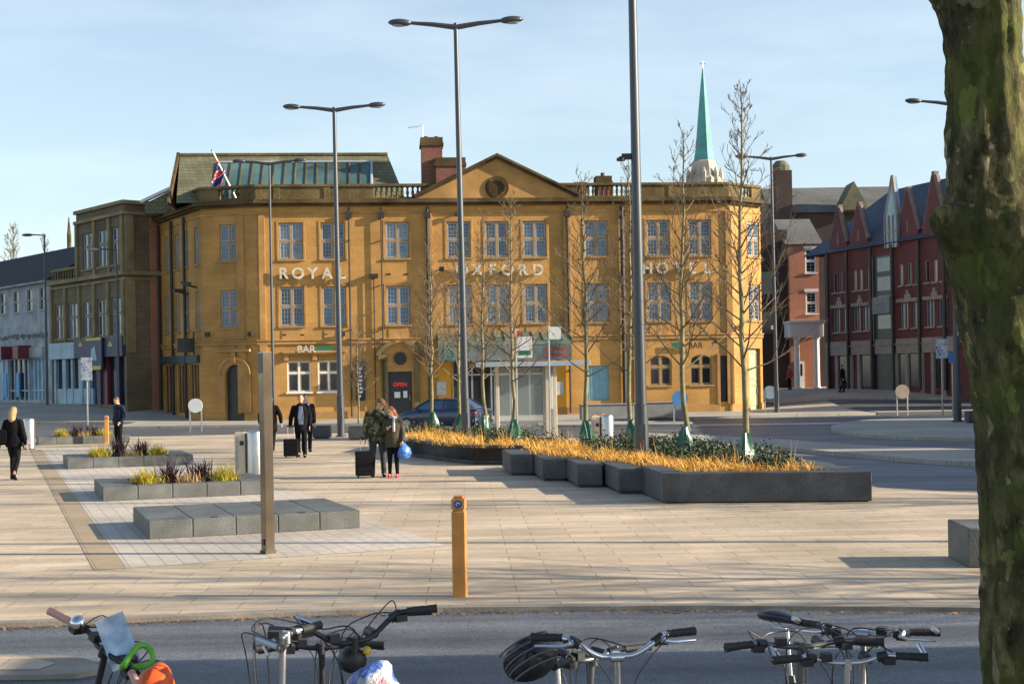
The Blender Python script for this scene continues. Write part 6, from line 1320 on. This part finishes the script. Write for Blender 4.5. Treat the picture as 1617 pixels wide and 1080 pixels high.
suitcase('small black suitcase pulled by the man in black coat', gp(457.5, 41.2), R(5), .42, .50, .24, .42); suitcase('larger black suitcase beside the hugging couple', gp(574, 32.5), R(12), .43, .56, .26, .36)
q = P(638, 713, 32.45); o = thing('carrier_bag', 'bright blue carrier bag hanging from the woman in olive', 'bag', (q.x, q.y, q.z - .16), .3); b = MB(); n = 14
prof = [(.06, 0), (.14, .03), (.16, .12), (.13, .24), (.06, .31), (.02, .36)]
for rr_, z in prof:
    for t in range(n): a = 2 * math.pi * t / n; k = 1 + .14 * math.sin(3 * a + z * 9); b.v.append((rr_ * k * math.cos(a), rr_ * .75 * k * math.sin(a), z))
for k in range(len(prof) - 1):
    for t in range(n): l_ = (t + 1) % n; b.f.append((k * n + t, k * n + l_, (k + 1) * n + l_, (k + 1) * n + t))
b.build('bag_body', mat('blue_plastic', (.06, .20, .58), .35, var=.2, scale=8, bump=.6, bscale=12), o, smooth=60); b = MB(); b.tube([(-.02, 0, .35), (-.03, 0, .43), (0, 0, .46), (.03, 0, .43), (.02, 0, .35)], .008, 5); b.build('handle', MATS['blue_plastic'], o)
q = P(46, 697, 33.9); b = MB(); b.obox((0, 0, 0), (.12, .08, .14), .3); o = b.build('paper_bag', C_WHT, loc=(q.x, q.y, q.z - .02), bevel=.02); tag(o, 'small white paper bag in the blonde woman hand', 'bag')
q = P(2, 690, 33.9); b = MB(); b.obox((0, 0, 0), (.34, .16, .38), .2); o = b.build('shoulder_bag', C_BLK, loc=(q.x, q.y, q.z), bevel=.05); tag(o, 'black shoulder bag at side of the blonde woman', 'bag')
# ------------------------------------------------------------------ bicycles parked in the foreground
M_CHROME = mat('chrome', (.75, .75, .76), .14, 1.0, var=.03)
M_RUB = mat('grip_rubber', (.02, .02, .021), .6, var=.3, scale=30, bump=.3, bscale=120)
M_ALU = mat('brushed_aluminium', (.55, .55, .56), .3, 1.0, var=.08)
def bicycle(label, bar_px, bar_py, D, heading, steer, frame_m, bar_m=None, style='riser', half=.31, lean=0.0, saddle_z=.96, saddle=True, grip_m=None, post_m=None, rack=False, basket=False, bell=None, lamp=False, rise=.05, sweep=.06, barend=None, fold=False):
    """local x = forward, y = left; placed so that the middle of the handlebar meets the given point"""
    bar_m = bar_m or M_BLACK; grip_m = grip_m or M_RUB; post_m = post_m or M_ALU
    q = P(bar_px, bar_py, D); hz = q.z + .04
    st = Vector((.80, 0, hz))
    rot = Matrix.Rotation(heading, 3, 'Z') @ Matrix.Rotation(lean, 3, 'X'); off = rot @ st
    o = thing('bicycle', label, 'bicycle', (q.x - off.x, q.y - off.y, -.04), 0, 'bicycles parked in the foreground', rot=rot.to_euler())
    R_ = .335; ra, fa = Vector((0, 0, R_)), Vector((1.03, 0, R_)); bb = Vector((.43, 0, .28)); stt = Vector((.27, 0, .80)); ht = Vector((.83, 0, .86)); hb = Vector((.87, 0, .66))
    b = MB(); b.tube([bb, stt], .017, 10); b.tube([stt - Vector((0, 0, .05)), ht - Vector((0, 0, .03))], .016, 10); b.tube([bb, hb + Vector((0, 0, .03))], .02, 10); b.tube([ht, hb], .022, 10)
    for s in (-1, 1): b.tube([bb + Vector((0, s * .04, 0)), ra + Vector((0, s * .06, 0))], .010, 8); b.tube([stt + Vector((0, s * .02, -.04)), ra + Vector((0, s * .06, 0))], .009, 8)
    b.build('frame', frame_m, o, smooth=40)
    Ms = Matrix.Rotation(steer, 3, 'Z'); pv = ht
    def S_(v): return pv + Ms @ (Vector(v) - pv)
    def wheel(c, steered):
        f = S_ if steered else Vector
        w = MB(); N = 36; pts = [f(c + Vector((R_ * math.cos(2 * math.pi * k / N), 0, R_ * math.sin(2 * math.pi * k / N)))) for k in range(N + 1)]; w.tube(pts, .019, 8, cap=False); wo = w.build('wheel', M_BLACK, o, smooth=60)
        w = MB(); pts = [f(c + Vector(((R_ - .03) * math.cos(2 * math.pi * k / N), 0, (R_ - .03) * math.sin(2 * math.pi * k / N)))) for k in range(N + 1)]; w.tube(pts, .010, 6, cap=False); w.tube([f(c + Vector((0, -.05, 0))), f(c + Vector((0, .05, 0)))], .02, 8); w.build('rim', M_ALU, wo, smooth=60)
        w = MB()
        for k in range(18): t = 2 * math.pi * k / 18; w.tube([f(c + Vector((0, .03 * (-1) ** k, 0))), f(c + Vector(((R_ - .03) * math.cos(t), 0, (R_ - .03) * math.sin(t))))], .0018, 3)
        w.build('spokes', M_ALU, wo)
    wheel(ra, False); wheel(fa, True)
    b = MB()
    for s in (-1, 1): b.tube([S_(hb + Vector((0, s * .02, 0))), S_(hb + Vector((.01, s * .055, -.03))), S_(fa + Vector((0, s * .055, 0)))], [.016, .015, .010], 8)
    b.build('fork', frame_m, o, smooth=40)
    b = MB(); stem_top = S_((st.x, 0, hz)); b.tube([S_(ht), S_((.815, 0, hz - .02)), stem_top + Ms @ Vector((.02, 0, 0))], [.016, .016, .018], 10); b.tube([stem_top + Ms @ Vector((.02, -.028, 0)), stem_top + Ms @ Vector((.02, .028, 0))], .021, 12); b.tube([stem_top - Vector((0, 0, .03)), stem_top + Vector((0, 0, .02))], .019, 12); b.build('stem', bar_m, o, smooth=40)
    def bp(y):                                            # handlebar centre line
        a = abs(y); t = min(1, max(0, (a - .05) / (half - .17))); e = t * t * (3 - 2 * t)
        return S_((st.x + .0 + .02 * math.sin(t * 3.14) - sweep * max(0, (a - half + .17)) / .17, y, hz + rise * e))
    b = MB(); ys_ = [-half + k * 2 * half / 32 for k in range(33)]; b.tube([bp(y) for y in ys_], .0125, 10); b.build('handlebar', bar_m, o, smooth=60)
    for s in (-1, 1):
        b = MB(); g0, g1 = half - .12, half + .008; pts = [bp(s * (g0 + (g1 - g0) * k / 8)) for k in range(9)]; b.tube(pts, [.0185, .0165, .0185, .017, .0185, .017, .0185, .018, .0195], 12); b.build('grip', grip_m, o, smooth=50)
        p = bp(s * (half - .15)); e = bp(s * (half - .0)); fw = Ms @ Vector((1, 0, 0)); b = MB(); b.tube([p, p + fw * .03 + Vector((0, 0, -.012))], [.018, .014], 8); b.tube([p + fw * .03 + Vector((0, 0, -.012)), p.lerp(e, .25) + fw * .055 + Vector((0, 0, -.02)), e + fw * .05 + Vector((0, 0, -.03))], [.011, .008, .006], 8); b.build('brake_lever', bar_m if bar_m is not M_BLACK else M_BLACK, o, smooth=40)
        b = MB(); b.tube(spline([p + fw * .03, p + fw * .14 + Vector((0, 0, .03)), S_((st.x + .16, s * .04, hz - .10)), S_((.9, s * .02, .66))], 6), .003, 5); b.build('cable', M_BLACK, o, smooth=60)
        b = MB(); b.tube([p, bp(s * (half - .19))], .022, 10); b.obox(p + Vector((0, 0, -.02)) - fw * .01, (.05, .05, .03), steer); b.build('shifter', M_BLACK, o, smooth=40)
        if barend: b = MB(); b.tube([bp(s * half), bp(s * half) + fw * .10 + Vector((0, 0, .035))], .012, 8); b.build('bar_end', barend, o, smooth=40)
    if saddle:
        b = MB(); b.tube([stt - Vector((0, 0, .1)), Vector((.235, 0, saddle_z - .05))], .0135, 10); b.build('seat_post', post_m, o, smooth=40)
        b = MB(); c = Vector((.22, 0, saddle_z)); n = 12
        prof = [(-.14, .065, .0, .035), (-.125, .082, .006, .04), (-.06, .078, .01, .042), (0, .05, .008, .036), (.06, .03, .004, .028), (.115, .022, .0, .022), (.135, .012, -.006, .014)]
        for x, w, z, h in prof:
            for k in range(n): t = 2 * math.pi * k / n; b.v.append((c.x + x, w * math.cos(t), c.z + z + h * (math.sin(t) if math.sin(t) < 0 else .55 * math.sin(t))))
        for a in range(len(prof) - 1):
            for k in range(n): l_ = (k + 1) % n; b.f.append((a * n + k, a * n + l_, (a + 1) * n + l_, (a + 1) * n + k))
        b.f.append(tuple(range(n))); b.f.append(tuple((len(prof) - 1) * n + k for k in range(n))); b.build('saddle', mat('saddle_vinyl', (.02, .021, .026), .4, var=.2), o, smooth=60)
        b = MB()
        for s in (-1, 1): b.tube([(c.x - .1, s * .02, c.z - .03), (c.x - .05, s * .022, c.z - .055), (c.x + .05, s * .018, c.z - .05), (c.x + .1, s * .012, c.z - .015)], .004, 5)
        b.build('saddle_rails', M_ALU, o)
    b = MB(); b.tube([bb + Vector((0, -.07, 0)), bb + Vector((0, .07, 0))], .02, 8)
    b.lathe([(.09, -.003), (.09, .003)], (0, 0, 0), 20); b.v[-40:] = [(bb.x + v[0], .055 + v[2], bb.z + v[1]) for v in b.v[-40:]]
    for s in (-1, 1): b.tube([bb + Vector((0, s * .07, 0)), bb + Vector((s * .12, s * .08, -s * .11))], .01, 6); b.obox(bb + Vector((s * .12, s * .12, -s * .11)), (.09, .09, .02))
    b.build('crankset', M_ALU, o)
    if rack:
        b = MB()
        for s in (-1, 1): b.tube([(-.28, s * .06, .72), (.22, s * .06, .74)], .006, 6); b.tube([(-.05, s * .065, .72), (0, s * .07, .36)], .005, 6)
        for x in (-.28, -.15, 0, .15): b.tube([(x, -.06, .725), (x, .06, .725)], .005, 6)
        b.build('carrier', M_BLACK, o)
    if bell: p = bp(bell[0]); b = MB(); b.lathe([(.036, 0), (.036, .012), (.03, .028), (.012, .038), (.001, .039)], n=18); b.build('bell', bell[1], o, smooth=60, loc=p + Vector((-.02, 0, .012)), rot=(0, R(-20), 0))
    if lamp or barend or rise < .03:
        p = bp(.09) + Vector((0, 0, .02)); b = MB(); b.obox(p, (.05, .045, .035), steer); b.tube([p, p + Vector((0, 0, -.02))], .02, 10); b.build('cycle_computer', M_BLACK, o, smooth=40)
        p = bp(-.1); fw = Ms @ Vector((1, 0, 0)); b = MB(); b.tube([p, p + fw * .035, p + fw * .09], [.02, .022, .026], 12); b.build('front_light', M_BLACK, o, smooth=40)
        b = MB(); b.tube(spline([bp(.2), bp(.1) + fw * .1 + Vector((0, 0, .04)), bp(-.05) + fw * .11, S_((.87, -.02, .7))], 6), .0035, 5); b.tube(spline([bp(-.22), bp(-.12) + fw * .13 + Vector((0, 0, .05)), bp(.03) + fw * .13 - Vector((0, 0, .03)), S_((.87, .03, .62))], 6), .0035, 5); b.build('cable', M_BLACK, o, smooth=60)
    if lamp: fw = Ms @ Vector((1, 0, 0)); p = bp(.0) + Vector((0, 0, -.09)) + fw * .05; b = MB(); b.lathe([(.028, -.05), (.055, -.03), (.062, .03), (.058, .045), (.01, .046)], (0, 0, 0), 16); b.v = [tuple(p + Ms @ Vector((v[2], v[0], v[1]))) for v in b.v]; b.build('lamp', M_BLACK, o, smooth=60)
    return o, (lambda v: Vector(o.location) + rot @ Vector(v)), bp
A_ = R
blk_f = mat('black_frame_paint', (.02, .02, .022), .3, coat=.5); wht_f = mat('white_frame_paint', (.7, .7, .7), .3, coat=.5); blu_f = mat('blue_frame_paint', (.04, .20, .42), .3, coat=.5)
PINK = mat('pale_pink_grip', (.62, .32, .25), .55)
B1, w1_, bp1 = bicycle('leaning bicycle with pink grips and chrome bell', 164, 1000, 6.45, R(62), R(-12), blk_f, lean=R(21), half=.37, grip_m=PINK, bell=(.215, M_CHROME), saddle=False, rise=.02, rack=True)
B2, w2_, bp2 = bicycle('black riser bar bicycle with white bag on its carrier', 558, 1012, 6.3, R(104), R(10), wht_f, half=.37, rise=.10, lamp=True, rack=True, saddle=False, lean=R(-4))
B2b, w2b, bp2b = bicycle('bicycle seen end on with silver bar ends at left', 452, 1004, 5.95, R(165), R(6), blk_f, half=.26, bar_m=M_ALU, rise=.0, saddle=False, barend=M_CHROME)
B3, w3_, bp3 = bicycle('silver bar bicycle with black helmet hanging from saddle', 970, 1036, 6.1, R(-66), R(-18), blu_f, half=.35, rise=.085, bar_m=M_CHROME, post_m=M_CHROME, saddle_z=1.06)
B5, w5_, bp5 = bicycle('bicycle with raised navy saddle and silver bars at right', 1355, 1000, 6.7, R(-65), R(-55), blk_f, half=.33, bar_m=M_ALU, post_m=M_CHROME, saddle_z=1.085, rise=.02, barend=M_ALU)
B4, w4_, bp4 = bicycle('dark bicycle with long straight bar beside the raised saddle', 1266, 1020, 6.35, R(98), R(-3), blk_f, half=.35, rise=.02, saddle=False, bar_m=mat('grey_bar', (.16, .16, .16), .35, .7))
B6, w6_, bp6 = bicycle('black flat bar bicycle tangled behind the riser bar bicycle', 505, 1022, 6.85, R(80), R(14), blk_f, half=.30, rise=.015, saddle=False)
B7, w7_, bp7 = bicycle('dark bicycle tangled behind the silver bar bicycle', 935, 1040, 6.6, R(112), R(20), blk_f, half=.31, rise=.02, saddle=False, bar_m=MATS['grey_bar'])
B8, w8_, bp8 = bicycle('grey bar bicycle low between the two right hand bars', 1335, 1046, 6.25, R(75), R(16), wht_f, half=.33, rise=.03, saddle=False, bar_m=M_ALU, barend=M_ALU)
for w_, v, m_, lb in ((w4_, (.79, .12, 1.06), 'tail_light_red', 'small red light clipped on the long straight bar'), (w2_, (.84, -.06, 1.12), 'yellow_paint', 'small yellow bell on the riser bar')):
    b = MB(); b.ell((0, 0, 0), (.022, .03, .02), 10, 8); tag(b.build('clip_light', MATS[m_], loc=w_(v), smooth=60), lb, 'light')
# things hung on the bicycles
q = P(186, 1012, 6.45); b = MB(); n = 8
for i in range(n + 1):
    for k in range(n + 1): u, v = i / n - .5, k / n - .5; b.v.append((u * .13, .02 * math.cos(u * 4) + .01 * math.sin(v * 7), v * .24))
for i in range(n):
    for k in range(n): a = i * (n + 1) + k; b.f.append((a, a + 1, a + n + 2, a + n + 1))
me_off = [(x, y + .006, z) for x, y, z in b.v]; b0 = len(b.v); b.v += me_off; b.f += [tuple(b0 + t for t in reversed(f)) for f in b.f]
o = b.build('plastic_wallet', mat('blue_clear_plastic', (.42, .60, .82), .18, alpha=.62, spec=.8, var=.3, scale=14), loc=q, rot=(R(-12), R(-18), R(20)), smooth=60, fix=False); tag(o, 'translucent blue plastic wallet on the leaning bicycle', 'wallet')
q = P(216, 1040, 6.3); b = MB(); b.tube([Vector((.07 * math.cos(t), .03 * math.sin(t * 2), .045 * math.sin(t))) for t in [2 * math.pi * k / 20 for k in range(21)]], .014, 8); o = b.build('bike_lock', mat('bright_green_cable', (.12, .42, .03), .4), loc=q, rot=(R(20), R(-25), .4), smooth=60); tag(o, 'bright green cable lock coiled on leaning bicycle bars', 'lock')
def bag_mat():
    m, n, l, b = nodes_of('printed_plastic_bag'); tc = n.new('ShaderNodeTexCoord'); a = n.new('ShaderNodeTexNoise'); a.inputs['Scale'].default_value = 7; a.inputs['Detail'].default_value = 1; l.new(tc.outputs['Object'], a.inputs['Vector'])
    r_ = ramp(n, [(0, (.07, .14, .42)), (.46, (.07, .14, .42)), (.5, (.42, .42, .44)), (.6, (.46, .45, .46)), (.68, (.45, .16, .2))]); l.new(a.outputs[0], r_.inputs[0]); l.new(r_.outputs[0], b.inputs['Base Color']); b.inputs['Roughness'].default_value = .4
    w = n.new('ShaderNodeTexNoise'); w.inputs['Scale'].default_value = 22; w.inputs['Detail'].default_value = 3; w.inputs['Distortion'].default_value = 1.5; l.new(tc.outputs['Object'], w.inputs['Vector']); bp_ = n.new('ShaderNodeBump'); bp_.inputs['Strength'].default_value = .9; bp_.inputs['Distance'].default_value = .02; l.new(w.outputs[0], bp_.inputs['Height']); l.new(bp_.outputs[0], b.inputs['Normal']); return m
def soft_bag(name, label, px, py, D, sz, m, seed, cat='bag'):
    q = P(px, py, D); b = MB(); b.ell((0, 0, 0), sz, 22, 14); r = Vector((seed, 0, 0)); b.v = [tuple(Vector(v) * (1 + .32 * noise.noise(Vector(v) * 9 + r) + .12 * noise.noise(Vector(v) * 22 + r))) for v in b.v]; o = b.build(name, m, loc=q, smooth=60); return tag(o, label, cat)
soft_bag('saddle_cover', 'bright orange crumpled cover on the leaning bicycle', 246, 1080, 5.95, (.075, .09, .085), mat('bright_orange_cloth', (.62, .085, .012), .5, var=.2, scale=12), 3, 'cover')
sb_ = soft_bag('plastic_bag', 'white and blue plastic bag on bicycle carrier', 592, 1086, 5.85, (.115, .11, .115), bag_mat(), 7)
q = P(598, 1052, 5.75); 
# black helmet with vents
q = P(838, 1040, 6.35); he = thing('cycle_helmet', 'black vented cycle helmet hanging under the saddle', 'helmet', q, R(20), rot=(R(55), R(-25), R(10))); b = MB(); n = 24
for i in range(9):
    t = math.pi / 2 * i / 8
    for k in range(n): a = 2 * math.pi * k / n; g = 1 - .07 * (1 if (k % 4 == 0 and 1 < i < 8) else 0); b.v.append((.13 * math.cos(t) * math.cos(a) * g, .10 * math.cos(t) * math.sin(a) * g, .11 * math.sin(t) * g))
for i in range(8):
    for k in range(n): l_ = (k + 1) % n; b.f.append((i * n + k, i * n + l_, (i + 1) * n + l_, (i + 1) * n + k))
b.build('shell', M_BLACK, he, smooth=25); b = MB()
for k in range(5): y = (k - 2) * .034; b.tube([(.125 * math.cos(t), y, .112 * math.sin(t) * (1 - (y / .1) ** 2 * .5)) for t in [math.pi * s / 10 for s in range(1, 10)]], .0045, 5)
b.build('rib', mat('helmet_trim', (.12, .12, .125), .4), he); b = MB(); b.tube([(.0, .095, 0), (.02, .07, -.08), (.02, 0, -.12), (.02, -.07, -.08), (0, -.095, 0)], .005, 5); b.build('strap', M_BLACK, he)
